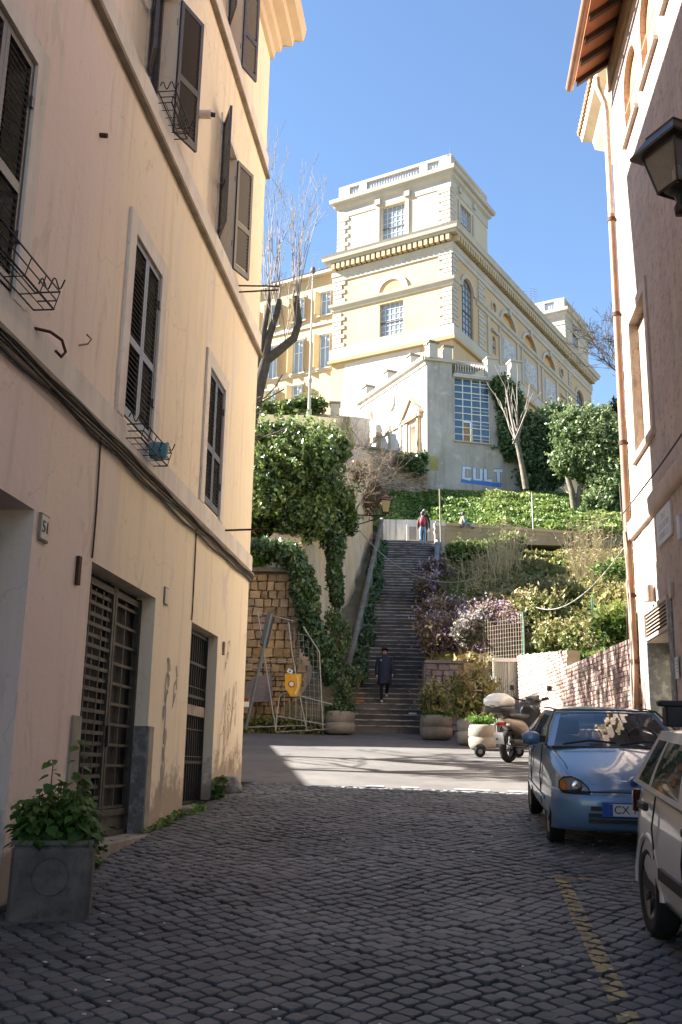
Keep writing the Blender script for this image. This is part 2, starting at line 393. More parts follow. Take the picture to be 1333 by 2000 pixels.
# sloping stone parapet down the left side
sp = thing('stair_parapet', 'sloping mossy stone parapet along the foot of the tan wall beside the steps', 'parapet', (0, 0, 0))
def sweep(name, rows, mats, parent, disp=0.0, dsc=1.0, smooth=False):
    V = []; n = len(rows[0])
    for r in rows:
        for p in r:
            p = Vector(p)
            if disp: p = p + Vector((noise.noise(p * dsc), noise.noise(p * dsc + Vector((9, 3, 1))), noise.noise(p * dsc + Vector((2, 7, 5))))) * disp
            V.append(p)
    F = [(j * n + i, j * n + i + 1, (j + 1) * n + i + 1, (j + 1) * n + i) for j in range(len(rows) - 1) for i in range(n - 1)]
    return np_mesh(name, np.array(V), np.array(F), mats, parent, smooth=smooth)
rows_f = []; rows_c = []
for k in range(61):
    y = 29.25 + (47.3 - 29.25) * k / 60; x = sx_left(y); z = sz(y); h = 0.5 + 0.65 * k / 60
    if y < 29.7: z = 2.55 + (y - 29.25)
    rows_f.append([(x - 0.02, y, z - 0.5), (x - 0.02, y, z + h * .5), (x - 0.04, y, z + h)])
    rows_c.append([(x + 0.0, y, z + h - .06), (x + 0.015, y, z + h), (x - 0.02, y, z + h + .05), (x - .15, y, z + h + .06), (x - .17, y, z + h), (x - .17, y, z + h - .7)])
sweep('flank', rows_f, M['moss'], sp, 0.04, 2.0)
sweep('coping', rows_c, M['coping'], sp, 0.015, 3.0)
fr = rows_c[0]; MB().box(-0.2, 0.10, 29.12, 29.28, 2.4, 3.12).build('end_post', M['moss'], sp)

# tall tan retaining wall left of the stairs
TW = [(-1.30, 29.5, 7.0), (-1.05, 30.4, 8.2), (-0.6, 33.2, 9.8), (0.0, 36.6, 11.7), (0.7, 40.2, 13.8), (1.15, 43.6, 15.5), (1.42, 45.4, 15.7)]
def tw(t):
    t = t * (len(TW) - 1); i = min(int(t), len(TW) - 2); f = t - i
    return Vector(TW[i]).lerp(Vector(TW[i + 1]), f)
rows = []
for k in range(91):
    p = tw(k / 90); zb = sz(p.y) - 0.8; r = []
    for q in range(29):
        f = q / 28; z = zb + (p.z - zb) * f; r.append((p.x - 0.25 * f * (1 - k / 140), p.y, z))
    r.append((p.x - 1.2, p.y, p.z + .1)); rows.append(r)
twl = thing('retaining_wall', 'tall weathered tan retaining wall rising left of the steps', 'wall', (0, 0, 0))
sweep('wall_face', rows, M['tan'], twl, 0.16, 0.7, True)
MB().box(0.2, 1.45, 45.3, 45.9, 9.0, 15.6).build('wall_end', M['tan'], twl)

# stone block wall facing the square, left
tfw = thing('tuff_block_wall', 'ochre tuff block garden wall behind the wire fence', 'wall', (0, 0, 0))
MB().box(-11, -1.2, 29.42, 30.2, 1.9, 7.1).build('core', M['tuffbed'], tfw)
bv = []
for k in range(10):
    r = random.Random(k); mb = MB(); mb.box(-.5, .5, 0, .12, 0, 1); me = mb.mesh('stone', M['tuff'])
    bm = bmesh.new(); bm.from_mesh(me); bmesh.ops.bevel(bm, geom=bm.edges[:], offset=.05, segments=1, affect='EDGES')
    for v in bm.verts: v.co += Vector((r.uniform(-.08, .08), r.uniform(-.02, .02), r.uniform(-.1, .1)))
    bm.to_mesh(me); bm.free(); bv.append(me)
z = 2.1
while z < 7.0:
    h = random.choice((.20, .24, .27)) if z > 4.6 else random.choice((.12, .17, .24)); x = -3.25 - random.random() * .3
    while x < -1.15:
        w = random.uniform(.20, .36) if z > 4.6 else random.uniform(.14, .34)
        o = link('stone', random.choice(bv), tfw); o.location = (x + w / 2, 29.31 + random.uniform(-.02, .03), z); o.scale = (w - .02, 1, h - .02); o.rotation_euler = (random.gauss(0, .03), random.gauss(0, .045), random.gauss(0, .05)); x += w
    z += h
MB().box(-11, -3.5, 29.3, 29.45, 1.9, 7.0).build('rendered_face', M['tuffbed'], tfw)
MB().box(-11, -1.15, 29.26, 29.8, 7.1, 7.22).build('coping', M['coping'], tfw)

# --- hill terrain in four sheets
def xr(y): return sx_left(y) + SW + 0.02
def hzr(x, y):
    b = 4.15 + max(0.0, y - 28.6) * 0.38 + 0.03 * max(0, x - 5) - 0.25 * math.exp(-max(0, x - xr(max(y, 29.6))) * 1.2)
    if y < 28.6: b = 3.0 + (4.15 - 3.0) * max(0, (y - 16)) / 12.6 + 0.25 * max(0, x - 5.1) * max(0, 1 - (28.6 - y) / 14)
    return b
ysA = list(np.linspace(28.55, 47.6, 60))
sheet('hillside_right', [[xr(max(29.6, y)) + 24 * (i / 55) ** 1.3 for i in range(56)] for y in ysA], ysA, hzr, M['hillsoil'], disp=0.28, dsc=0.9)
ysB = list(np.linspace(14, 28.6, 30))
sheet('bank_right', list(np.linspace(5.15, 28, 34)), ysB, hzr, M['hillsoil'], disp=0.12, dsc=0.9)
def hzu(x, y):
    if y < 49.7: return 12.0 if x < 14 else 12.0
    if y < 60: z = 12.9 + (y - 49.7) * 0.48
    elif y < 64: z = 17.85
    else: z = 17.8 + min(1, (y - 64) / 14) * 11
    if y > 95: z -= min(20, (y - 95) * .2)
    if x < 1.0: z = max(z, 13 + min(1, max(0, (y - 47)) / 15) * 10.5) if y < 64 else max(z, 24)
    if x > 16: z = min(z, max(8, 20 - (x - 16) * .3))
    return z
ysC = list(np.linspace(47.3, 64, 40)) + list(np.linspace(66, 130, 20))
sheet('hilltop', list(np.linspace(-40, 60, 90)), ysC, hzu, M['hillsoil'], disp=0.25, dsc=0.7)
ysD = list(np.linspace(29.9, 47.6, 40))
def twtop(y):
    for a, b in zip(TW, TW[1:]):
        if y <= b[1]: f = max(0, (y - a[1]) / (b[1] - a[1])); return a[0] + (b[0] - a[0]) * f, a[2] + (b[2] - a[2]) * f
    return TW[-1][0], TW[-1][2] - max(0, y - 45.4) * .9
sheet('hillside_left', [[twtop(y)[0] - .7 - 30 * (i / 40) ** 1.4 for i in range(41)][::-1] for y in ysD], ysD, lambda x, y: twtop(y)[1] - .1 - .02 * min(6, abs(x - twtop(y)[0])), M['hillsoil'], disp=0.2, dsc=.8)

# earth bank between the tan wall and the sloping parapet
ysE = list(np.linspace(29.35, 47.0, 50))
sheet('bank_left', [[twtop(max(29.5, y))[0] - .4 + (sx_left(y) - .1 - twtop(max(29.5, y))[0] + .4) * i / 6 for i in range(7)] for y in ysE], ysE, lambda x, y: sz(y) + .15 + .4 * (y - 29.35) / 18 + max(0, (sx_left(y) - .2 - x)) * .2, M['moss'], disp=.1, dsc=1.5)
MB().box(-1.5, -.1, 29.3, 29.5, 1.9, 3.3).build('bank_toe', M['moss'])['kind'] = 'structure'
# ================================================================== LEFT HOUSE
def leftwall_mat():
    m, nt, b = newmat('peach_plaster'); co = worldco(nt)
    sep = nt.nodes.new('ShaderNodeSeparateXYZ'); nt.links.new(co, sep.inputs[0])
    mr = nt.nodes.new('ShaderNodeMapRange'); mr.inputs[1].default_value = 6.6; mr.inputs[2].default_value = 12.0; mr.inputs[3].default_value = -0.25; mr.inputs[4].default_value = 0.35
    nt.links.new(sep.outputs[1], mr.inputs[0])
    ad = nt.nodes.new('ShaderNodeMath'); ad.operation = 'ADD'; nt.links.new(mr.outputs[0], ad.inputs[0]); nt.links.new(_noise(nt, _map(nt, co, (1, 1, .45)), 0.62, 4, .55), ad.inputs[1])
    c = _mix(nt, _ramp(nt, ad.outputs[0], 0.36, 0.66), (0.80, 0.665, 0.595), (0.87, 0.755, 0.57))
    f = _ramp(nt, _noise(nt, co, 1.1, 7, .65), 0.5, 0.72, (0, 0, 0), (.55,) * 3); c = _mix(nt, f, c, (0.84, 0.69, 0.52))
    f = _ramp(nt, _noise(nt, _map(nt, co, (3, 3, .2)), 1.7, 6, .66), 0.52, 0.75, (0, 0, 0), (.6,) * 3); c = _mix(nt, f, c, (0.58, 0.465, 0.38))
    f = _ramp(nt, _noise(nt, co, 9, 8, .7), 0.6, 0.72, (0, 0, 0), (.6,) * 3); c = _mix(nt, f, c, (0.55, 0.44, 0.35))
    # pale and grey patch repairs with ragged edges, and hairline cracks
    f = _ramp(nt, _noise(nt, _map(nt, co, (1, 1, .8)), 0.85, 3, .45, 1.2), 0.585, 0.60, (0, 0, 0), (.45,) * 3); c = _mix(nt, f, c, (0.78, 0.70, 0.61))
    f = _ramp(nt, _noise(nt, _map(nt, co, (1.3, 1.3, .6)), 1.6, 4, .5, .8), 0.64, 0.66, (0, 0, 0), (.4,) * 3); c = _mix(nt, f, c, (0.60, 0.50, 0.42))
    vo = nt.nodes.new('ShaderNodeTexVoronoi'); vo.feature = 'DISTANCE_TO_EDGE'; vo.inputs['Scale'].default_value = .75
    wv = nt.nodes.new('ShaderNodeVectorMath'); wv.operation = 'MULTIPLY_ADD'; nz = nt.nodes.new('ShaderNodeTexNoise'); nz.inputs['Scale'].default_value = 3.0; nz.inputs['Detail'].default_value = 6; nt.links.new(co, nz.inputs['Vector'])
    nt.links.new(nz.outputs['Color'], wv.inputs[0]); wv.inputs[1].default_value = (.35, .35, .35); nt.links.new(co, wv.inputs[2]); nt.links.new(wv.outputs[0], vo.inputs['Vector'])
    k1 = _ramp(nt, vo.outputs['Distance'], 0.0, 0.006, (1, 1, 1), (0, 0, 0)); k2 = _ramp(nt, _noise(nt, co, .5, 2), .5, .58); kk = _mix(nt, 1.0, k1, k2, 'MULTIPLY'); kk = _mix(nt, 1.0, kk, (.3, .3, .3), 'MULTIPLY'); c = _mix(nt, kk, c, (0.36, 0.28, 0.22))
    # rising damp: grey-brown wear with its own ragged shape along the foot of the wall
    mr2 = nt.nodes.new('ShaderNodeMath'); mr2.operation = 'MULTIPLY_ADD'; nt.links.new(sep.outputs[1], mr2.inputs[0]); mr2.inputs[1].default_value = -SL; nt.links.new(sep.outputs[2], mr2.inputs[2])
    mr3 = nt.nodes.new('ShaderNodeMapRange'); mr3.inputs[1].default_value = 0.0; mr3.inputs[2].default_value = 1.1; mr3.inputs[3].default_value = 0.42; mr3.inputs[4].default_value = -0.1; nt.links.new(mr2.outputs[0], mr3.inputs[0])
    ad2 = nt.nodes.new('ShaderNodeMath'); ad2.operation = 'ADD'; nt.links.new(mr3.outputs[0], ad2.inputs[0]); nt.links.new(_noise(nt, co, 2.6, 7, .68), ad2.inputs[1])
    c = _mix(nt, _ramp(nt, ad2.outputs[0], 0.66, 0.80, (0, 0, 0), (.75,) * 3), c, (0.30, 0.23, 0.18))
    nt.links.new(c, b.inputs['Base Color']); b.inputs['Roughness'].default_value = 0.9; b.inputs['Specular IOR Level'].default_value = 0.2
    bump(nt, b, _noise(nt, co, 7, 9, .7), 0.35, 0.02); return m
M['lwall'] = leftwall_mat()
M['trav'] = pm('travertine_trim', (0.76, 0.70, 0.62), (0.66, 0.60, 0.53), scale=2.2, streak=((0.48, 0.43, 0.37), 2.2, .5), dirt=(0.30, 0.26, 0.22), dscale=7, dlo=.6, dhi=.75, rough=.8, bscale=30, bstr=.3)
M['trimdark'] = pm('sooty_moulding', (0.30, 0.25, 0.19), (0.20, 0.17, 0.13), scale=4, rough=.9)
M['shut'] = flat('brown_shutter_paint', (0.078, 0.070, 0.071), rough=.4, var=.25, scale=14)
M['slat'] = flat('shutter_slat_paint', (0.060, 0.052, 0.050), rough=.4, var=.25, scale=14)
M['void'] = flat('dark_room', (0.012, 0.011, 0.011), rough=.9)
M['iron'] = flat('wrought_iron', (0.022, 0.02, 0.02), rough=.55, metal=.3, var=.3)
M['rust'] = pm('rusty_iron', (0.10, 0.045, 0.028), (0.055, 0.03, 0.024), scale=16, rough=.8, metal=.2)
M['cable'] = flat('black_cable', (0.035, 0.028, 0.024), rough=.7)
M['glass'] = glassmat('window_glass', (0.03, 0.035, 0.04))
M['marble'] = pm('grey_marble_slab', (0.16, 0.155, 0.15), (0.30, 0.29, 0.28), scale=9, alt_lo=.5, alt_hi=.62, dirt=(0.05, 0.05, 0.05), dscale=10, rough=.6, bscale=40, bstr=.2)
M['stonepale'] = pm('pale_threshold', (0.36, 0.32, 0.27), (0.24, 0.21, 0.18), scale=5, rough=.9)
M['gate'] = pm('weathered_gate_steel', (0.085, 0.076, 0.064), (0.045, 0.04, 0.035), scale=9, rough=.6, metal=.15, bstr=.1)
M['cornice'] = pm('cream_cornice', (0.60, 0.49, 0.34), (0.52, 0.42, 0.29), scale=2, rough=.85, bstr=.2)
M['tile'] = pm('terracotta_tile', (0.36, 0.17, 0.09), (0.26, 0.14, 0.085), scale=5, dirt=(0.16, 0.13, 0.10), dscale=9, rough=.9, perobj=.25)

d_ = Vector((0.109, 1, 0)).normalized()
LRZ = math.atan2(-d_.y, -d_.x)
LH = thing('peach_house', 'tall peach plastered house with brown louvred shutters along the alley', 'house', (-1.4, 15.58, 0), LRZ)
def lp(u, out, z):           # house point to world
    return Vector((-1.4, 15.58, 0)) - d_ * u + Vector((d_.y, -d_.x, 0)) * out + Vector((0, 0, z))

def holed_wall(mb, x0, x1, z0, z1, holes, y=0.0):
    """front face at y with rectangular holes (xa,xb,za,zb,depth) and their reveals"""
    xs = sorted({x0, x1, *[h[0] for h in holes], *[h[1] for h in holes]}); zs = sorted({z0, z1, *[h[2] for h in holes], *[h[3] for h in holes]})
    for i in range(len(xs) - 1):
        for j in range(len(zs) - 1):
            cx, cz = (xs[i] + xs[i + 1]) / 2, (zs[j] + zs[j + 1]) / 2
            if any(h[0] < cx < h[1] and h[2] < cz < h[3] for h in holes): continue
            mb.quad((xs[i + 1], y, zs[j]), (xs[i], y, zs[j]), (xs[i], y, zs[j + 1]), (xs[i + 1], y, zs[j + 1]))
    for xa, xb, za, zb, dp in holes:
        mb.quad((xa, y, za), (xa, y - dp, za), (xa, y - dp, zb), (xa, y, zb)); mb.quad((xb, y - dp, za), (xb, y, za), (xb, y, zb), (xb, y - dp, zb))
        mb.quad((xa, y, zb), (xa, y - dp, zb), (xb, y - dp, zb), (xb, y, zb)); mb.quad((xa, y - dp, za), (xa, y, za), (xb, y, za), (xb, y - dp, za))

W_ROW1 = [(8.95, 9.93, 4.82, 6.70), (5.50, 6.43, 4.82, 6.70), (2.27, 3.17, 4.82, 6.62), (12.3, 13.2, 4.82, 6.7)]
W_ROW2 = [(5.50, 6.42, 8.47, 10.25), (2.25, 3.12, 8.47, 10.25), (8.95, 9.87, 8.47, 10.25)]
W_ROW3 = [(2.30, 3.15, 11.77, 13.3), (5.5, 6.4, 11.77, 13.3)]
D1 = (4.92, 6.90, 0.70, 3.30); D2 = (1.93, 3.36, 0.95, 3.27); D0 = (8.20, 11.0, 0.3, 3.43)
holes = [(*w, .22) for w in W_ROW1 + W_ROW2 + W_ROW3] + [(*D1, .215), (*D2, .19), (*D0, .30)]
mb = MB(); holed_wall(mb, 0, 19, -1.5, 14.6, holes)
mb.quad((0, 0, -1.5), (0, -11, -1.5), (0, -11, 14.6), (0, 0, 14.6)); mb.quad((19, -11, -1.5), (19, 0, -1.5), (19, 0, 14.6), (19, -11, 14.6)); mb.quad((0, -11, -1.5), (19, -11, -1.5), (19, -11, 14.6), (0, -11, 14.6))
mb.build('wall', M['lwall'], LH)
mb = MB(); mb.add([(-.5, .5, 14.75), (19.5, .5, 14.75), (19.5, -11.5, 14.75), (-.5, -11.5, 14.75), (5.5, -5.5, 17), (13.5, -5.5, 17)], [(1, 0, 4, 5), (0, 3, 4), (3, 2, 5, 4), (2, 1, 5)])
mb.build('roof', M['tile'], LH)
# cornice, profile swept round the far corner
prof = [(0.0, 13.72), (.06, 13.74), (.08, 13.9), (.16, 13.96), (.18, 14.12), (.34, 14.2), (.36, 14.36), (.5, 14.42), (.53, 14.56), (.55, 14.72), (0, 14.76)]
mb = MB(); rows = [[(19, o, z) for o, z in prof], [(-o, o, z) for o, z in prof], [(-o, -11, z) for o, z in prof]]
for a, b in zip(rows, rows[1:]):
    for i in range(len(prof) - 1): mb.quad(a[i], a[i + 1], b[i + 1], b[i])
mb.build('cornice', M['cornice'], LH)
for z0, z1, dz in ((4.50, 4.76, .035), (8.14, 8.46, .04), (11.42, 11.76, .04)):
    mb = MB(); mb.box(-dz, 19, .0015, dz, z0, z1); mb.box(-dz, -.0015, -11, .0015, z0, z1); mb.build('string_course', M['trav'], LH)
    mb = MB(); mb.box(-dz - .03, 19, .002, dz + .03, z0 - .055, z0 - .001); mb.build('moulding', M['trimdark'], LH)
MB().box(-.022, -.0015, -11, .0005, .4, 1.75).build('plinth', M['lwall'], LH)

def leaf(parent, uh, z0, w, h, sign, ang, part_slats=True):
    """louvred shutter leaf hinged at uh; sign +1 opens towards larger u when closed"""
    t = .034; st = .055
    mb = MB(); mb.box(0, st, -t / 2, t / 2, 0, h); mb.box(w - st, w, -t / 2, t / 2, 0, h)
    for a, b in ((0, .09), (h * .40, h * .40 + .085), (h - .06, h)): mb.box(st + .0005, w - st - .0005, -t / 2 + .001, t / 2 - .001, a, b)
    mb.box(-.02, .03, t / 2, t / 2 + .02, h * .2, h * .2 + .09); mb.box(-.02, .03, t / 2, t / 2 + .02, h * .8, h * .8 + .09)
    o = mb.build('shutter', M['shut'], parent); o.location = (uh, .0, z0)
    o.rotation_euler = (0, 0, ang if sign > 0 else math.pi - ang)
    sm = MB(); sw = w - 2 * st - .004
    key = ('slat', round(sw, 3))
    if key not in M:
        m_ = MB(); cs, sn = math.cos(R_(52)), math.sin(R_(52)); m_.obox((0, 0, 0), (sw / 2, 0, 0), (0, .021 * cs, -.021 * sn), (0, .004 * sn, .004 * cs)); M[key] = m_.mesh('slat', M['slat'])
    zz = []; p = .052
    for a, b in ((.115, h * .40 - .02), (h * .40 + .11, h - .08)):
        k = int((b - a) / p); zz += [a + (b - a) * (i + .5) / k for i in range(k)]
    flip = 1 if sign > 0 else -1
    if part_slats:
        for z in zz:
            s = link('slat', M[key], o); s.location = (w / 2, 0, z)
            if flip < 0: s.rotation_euler = (0, 0, math.pi)
    else:
        m_ = MB()
        for z in zz: m_.obox((w / 2, 0, z), (sw / 2, 0, 0), (0, .013 * flip, -.0165), (0, .003 * flip, .0025))
        s = m_.build('louvres', M['slat'], o); s['kind'] = 'stuff'
    return o
for k, (a, b, z0, z1) in enumerate(W_ROW1):
    mb = MB(); f = .19
    mb.box(a - f, a - .001, .0015, .03, z0 - .04, z1 + f); mb.box(b + .001, b + f, .0015, .03, z0 - .04, z1 + f); mb.box(a - .0005, b + .0005, .0015, .03, z1 + .001, z1 + f)
    w = mb.build('window', M['trav'], LH)
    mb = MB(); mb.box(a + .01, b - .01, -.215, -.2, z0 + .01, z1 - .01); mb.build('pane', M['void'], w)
    if k < 3:
        lw = (b - a) / 2 - .006
        l1 = leaf(LH, a + .004, z0 + .02, lw, z1 - z0 - .03, 1, 0); l2 = leaf(LH, b - .004, z0 + .02, lw, z1 - z0 - .03, -1, 0)
        for l in (l1, l2): l.location.y = -.012
for k, (a, b, z0, z1) in enumerate(W_ROW2 + W_ROW3):
    mb = MB(); mb.box(a - .1, a - .001, .0015, .02, z0 - .001, z1 + .1); mb.box(b + .001, b + .1, .0015, .02, z0 - .001, z1 + .1); mb.box(a - .0005, b + .0005, .0015, .02, z1 + .001, z1 + .1)
    w = mb.build('window', M['trav'], LH)
    mb = MB(); mb.box(a + .01, b - .01, -.215, -.2, z0 + .01, z1 - .01); mb.build('pane', M['glass'], w)
    mb = MB(); c = (a + b) / 2
    for x in (a + .03, c - .02, b - .05): mb.box(x, x + .045, -.2, -.16, z0 + .02, z1 - .02)
    mb.box(a + .03, b - .03, -.198, -.162, z0 + .02, z0 + .1); mb.box(a + .03, b - .03, -.198, -.162, z1 - .1, z1 - .02)
    mb.build('sash', M['shut'], w)
    lw = (b - a) / 2 - .006
    ps = k < 2
    leaf(LH, a - .01, z0 + .03, lw, z1 - z0 - .05, 1, R_(160), ps).location.y = .03
    leaf(LH, b + .01, z0 + .03, lw, z1 - z0 - .05, -1, R_(156), ps).location.y = .03

# --- first door: woven steel gate
dg = MB(); a, b, z0, z1 = D1; y = -.19
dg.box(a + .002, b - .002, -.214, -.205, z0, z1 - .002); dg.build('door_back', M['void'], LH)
gate = MB(); mid = 5.78
for x0, x1 in ((mid + .01, mid + .06), (b - .07, b - .01), (a + .01, a + .07), (mid - .06, mid - .01)): gate.box(x0, x1, y, y + .05, .9, z1 - .03)
for z in (.92, 1.12, z1 - .12): gate.box(a + .07, b - .07, y + .003, y + .047, z, z + .06)
gate.box(mid + .06, b - .07, y + .005, y + .02, .92, 1.12); gate.box(a + .07, mid - .06, y + .005, y + .02, .92, 1.12)
gt = gate.build('gate', M['gate'], LH)
bar = MB().box(-.012, .012, 0, .006, 0, 1).mesh('bar', M['gate'])
for i in range(6):
    x = mid + .12 + (b - .12 - mid - .12) * i / 5; o = link('bar', bar, gt); o.location = (x, y + .012 + .014 * (i % 2), 1.13); o.scale = (1, 1, 2.05)
for x in np.linspace(a + .14, mid - .12, 3):
    o = link('bar', bar, gt); o.location = (x, y + .016, 1.13); o.scale = (1, 1, 2.05)
str_w = MB().box(0, 1, 0, .006, -.017, .017).mesh('strip', M['gate'])
for i in range(21):
    z = 1.2 + i * .096
    o = link('strip', str_w, gt); o.location = (mid + .06, y + .022 + .012 * (i % 2), z); o.scale = (b - .07 - mid - .06, 1, 1)
    if i % 2 == 0:
        o = link('strip', str_w, gt); o.location = (a + .07, y + .026, z); o.scale = (mid - .13 - a, 1, .8)
o = MB().box(mid - .02, mid + .02, y + .05, y + .075, 1.75, 1.95).build('lock', M['iron'], gt)
# marble jamb slabs, plaster line above, threshold
MB().box(a - .16, a - .001, .0015, .022, .6, 1.98).build('jamb_slab', M['stonepale'], LH)
MB().box(a + .0015, a + .02, -.185, .012, .6, 1.98).build('jamb_slab', M['marble'], LH)
MB().box(b + .001, b + .2, .0015, .02, .5, 1.98).build('jamb_slab', M['stonepale'], LH)
MB().box(a - .05, b + .05, -.20, .10, .55, .93).build('threshold', M['stonepale'], LH, bevel=.012)
# --- second door: dark grille with a wooden rail
a, b, z0, z1 = D2; y = -.165
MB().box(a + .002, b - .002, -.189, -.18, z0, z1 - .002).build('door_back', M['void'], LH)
gg = MB()
for x0, x1 in ((a + .01, a + .06), (b - .06, b - .01)): gg.box(x0, x1, y, y + .04, 1.14, z1 - .02)
for z in (1.14, 1.62, 2.2, 2.42, 2.83, z1 - .07): gg.box(a + .06, b - .06, y + .004, y + .036, z, z + .035)
gg.box(a + .06, b - .06, y + .01, y + .02, 2.2, 2.3)
g2 = gg.build('grille', M['iron'], LH)
for i in range(12):
    o = link('bar', MB().box(-.009, .009, 0, .014, 0, 1).mesh('bar', M['iron']) if i == 0 else o.data, g2); o.location = (a + .1 + (b - a - .2) * i / 11, y + .012, 1.16); o.scale = (1, 1, 2.05)
for z in (2.03, 2.02 - .32, 2.55):
    MB().box(a + .06, b - .06, y + .026, y + .034, z, z + .012).build('tie_bar', M['gate'], g2)
MB().box(a + .06, b - .06, y + .03, y + .045, 2.205, 2.33).build('rail', M['stonepale'], g2)
MB().box(b - .13, b - .05, y + .04, y + .07, 1.72, 1.86).build('lock', M['gate'], g2)
MB().box(a - .02, b + .02, -.17, .09, .8, 1.13).build('threshold', M['stonepale'], LH, bevel=.015)
mb = MB(); mb.prism([(0, 0), (.12, 0), (.12, .5), (.05, .62), (.02, .7), (0, .72)], (a - .0, -.2, 2.72), (1, 0, 0), (0, 0, 1), (0, -.2, 0)); 
# --- entrance at the frame edge
a, b, z0, z1 = D0
MB().box(a, b, -.32, -.302, .2, 3.43).build('door_back', pm('grey_blocked_door', (0.15, 0.13, 0.115), (0.20, 0.17, 0.15), scale=1.5, rough=.9), LH)
for z in (2.75, 3.2):
    pass
mb = MB(); mb.tube([(8.42, -.25, 2.95), (8.42, -.25, 3.25)], .035, 8); mb.box(8.37, 8.47, -.27, -.2, 3.22, 3.28); mb.box(8.37, 8.47, -.27, -.2, 2.9, 2.95)
mb.build('bracket', M['rust'], LH)
# --- small fittings on the house
def text_mesh(s, size, ext=.004, align='CENTER'):
    c = bpy.data.curves.new('lettering', 'FONT'); c.body = s; c.size = size; c.extrude = ext; c.align_x = align; c.align_y = 'CENTER'
    t = bpy.data.objects.new('lettering', c); col.objects.link(t); dg_ = bpy.context.evaluated_depsgraph_get()
    me = bpy.data.meshes.new_from_object(t.evaluated_get(dg_)); bpy.data.objects.remove(t); return me
# on this wall +u runs to the picture's left, so lettering is turned half round
def put_text(parent, s, size, pos, mat, name='lettering'):
    me = text_mesh(s, size); me.materials.clear(); me.materials.append(mat)
    o = link(name, me, parent); o.matrix_local = Matrix.Translation(pos) @ Matrix.Rotation(math.pi, 4, 'Z') @ Matrix.Rotation(math.pi / 2, 4, 'X'); return o
nt_ = thing('house_number_tile', 'small framed marble number tile beside the entrance at the picture edge', 'number tile', lp(8.03, 0, 3.33), LRZ, 'number tiles')
MB().box(-.085, .085, .001, .02, -.105, .105).build('frame', M['trimdark'], nt_); MB().box(-.07, .07, .002, .026, -.09, .09).build('tile', M['trav'], nt_)
put_text(nt_, '51', .13, (0, .027, 0), M['iron'])
nt2 = thing('house_number_tile', 'small carved marble number tile between the two gated doors', 'number tile', lp(4.57, 0, 3.38), LRZ, 'number tiles')
MB().box(-.07, .07, .001, .016, -.095, .095).build('frame', M['trimdark'], nt2); MB().box(-.058, .058, .002, .021, -.082, .082).build('tile', M['trav'], nt2)
o = MB().box(-.03, .03, .001, .03, -.12, .12).build('intercom_plate', M['rust'], None); o.location = lp(7.25, 0, 3.15); o.rotation_euler = (0, 0, LRZ); tag(o, 'narrow rusty metal plate left of the woven gate', 'plate')
o = MB().box(-.02, .02, .001, .03, -.09, .09).build('intercom_plate', M['trimdark'], None); o.location = lp(1.62, 0, 3.15); o.rotation_euler = (0, 0, LRZ); tag(o, 'tiny dull plate right of the narrow grille door', 'plate')
def rod(name, label, pts, r=.012, mat='rust', cat='rod'):
    o = MB().tube(pts, r, 6).build(name, M[mat]); return tag(o, label, cat)
rod('iron_rod', 'thin iron flag rod above the narrow grille door near the corner', [lp(1.95, .0, 4.72), lp(1.9, .62, 4.75)], .014)
rod('iron_rod', 'rusty iron awning rod below the upper shuttered window', [lp(1.85, 0, 8.42), lp(1.75, .62, 8.44), lp(1.75, .62, 8.38), lp(1.8, 0, 8.34)], .012)
rod('wall_hook', 'curled iron hook at the end of the empty flower basket', [lp(8.6, .02, 4.72), lp(8.45, .1, 4.75), lp(8.36, .16, 4.72), lp(8.32, .18, 4.64), lp(8.37, .17, 4.58), lp(8.44, .15, 4.6)], .012, 'rust', 'hook')
rod('wall_hook', 'small iron ring hook above the string course', [lp(7.62, 0, 5.0), lp(7.6, .07, 5.02), lp(7.58, .09, 5.07), lp(7.62, .06, 5.1)], .008, 'trimdark', 'hook')
rod('wall_hook', 'small rusty stub high on the pink plaster', [lp(7.55, 0, 7.05), lp(7.55, .07, 7.04)], .022, 'rust', 'hook')
t = thing('alarm_lamp', 'small pale cylinder lamp fixed between the upper windows', 'lamp', lp(4.35, 0, 9.52), LRZ)
MB().tube([(0, .002, 0), (0, .15, -.01)], .055, 12).build('housing', M['trav'], t); MB().tube([(0, .15, -.01), (-.02, .2, -.01)], .03, 10).build('lens', M['gate'], t)
for k, (dz, dy, rr) in enumerate(((-.085, .06, .012), (-.12, .05, .010), (-.15, .03, .014), (-.06, .075, .008))):
    pts = [lp(u, dy, 4.50 + dz + .012 * math.sin(u * (2.1 + k)) + .02 * math.sin(u * .7 + k)) for u in np.linspace(-.02, 14, 60)]
    o = MB().tube(pts, rr, 5).build('wall_cable', M['cable']); tag(o, ('middle thin black cable slung under the lowest string course of the peach house', 'second lowest black cable slung under the lowest string course of the peach house', 'thick lowest black cable slung under the string course of the peach house', 'topmost thin black cable tucked under the string course of the peach house')[k], 'cable', 'cables under the string course')
for u, z0, z1, wob, lab in ((6.95, 3.32, 4.42, .02, 'thin dark cable dropping to the woven gate'), (3.42, 3.28, 4.40, .012, 'thin dark cable dropping to the narrow grille door')):
    pts = [lp(u + wob * math.sin(z * 3), .012, z) for z in np.linspace(z0, z1, 14)]
    o = MB().tube(pts, .009, 5).build('drop_cable', M['cable']); tag(o, lab, 'cable')
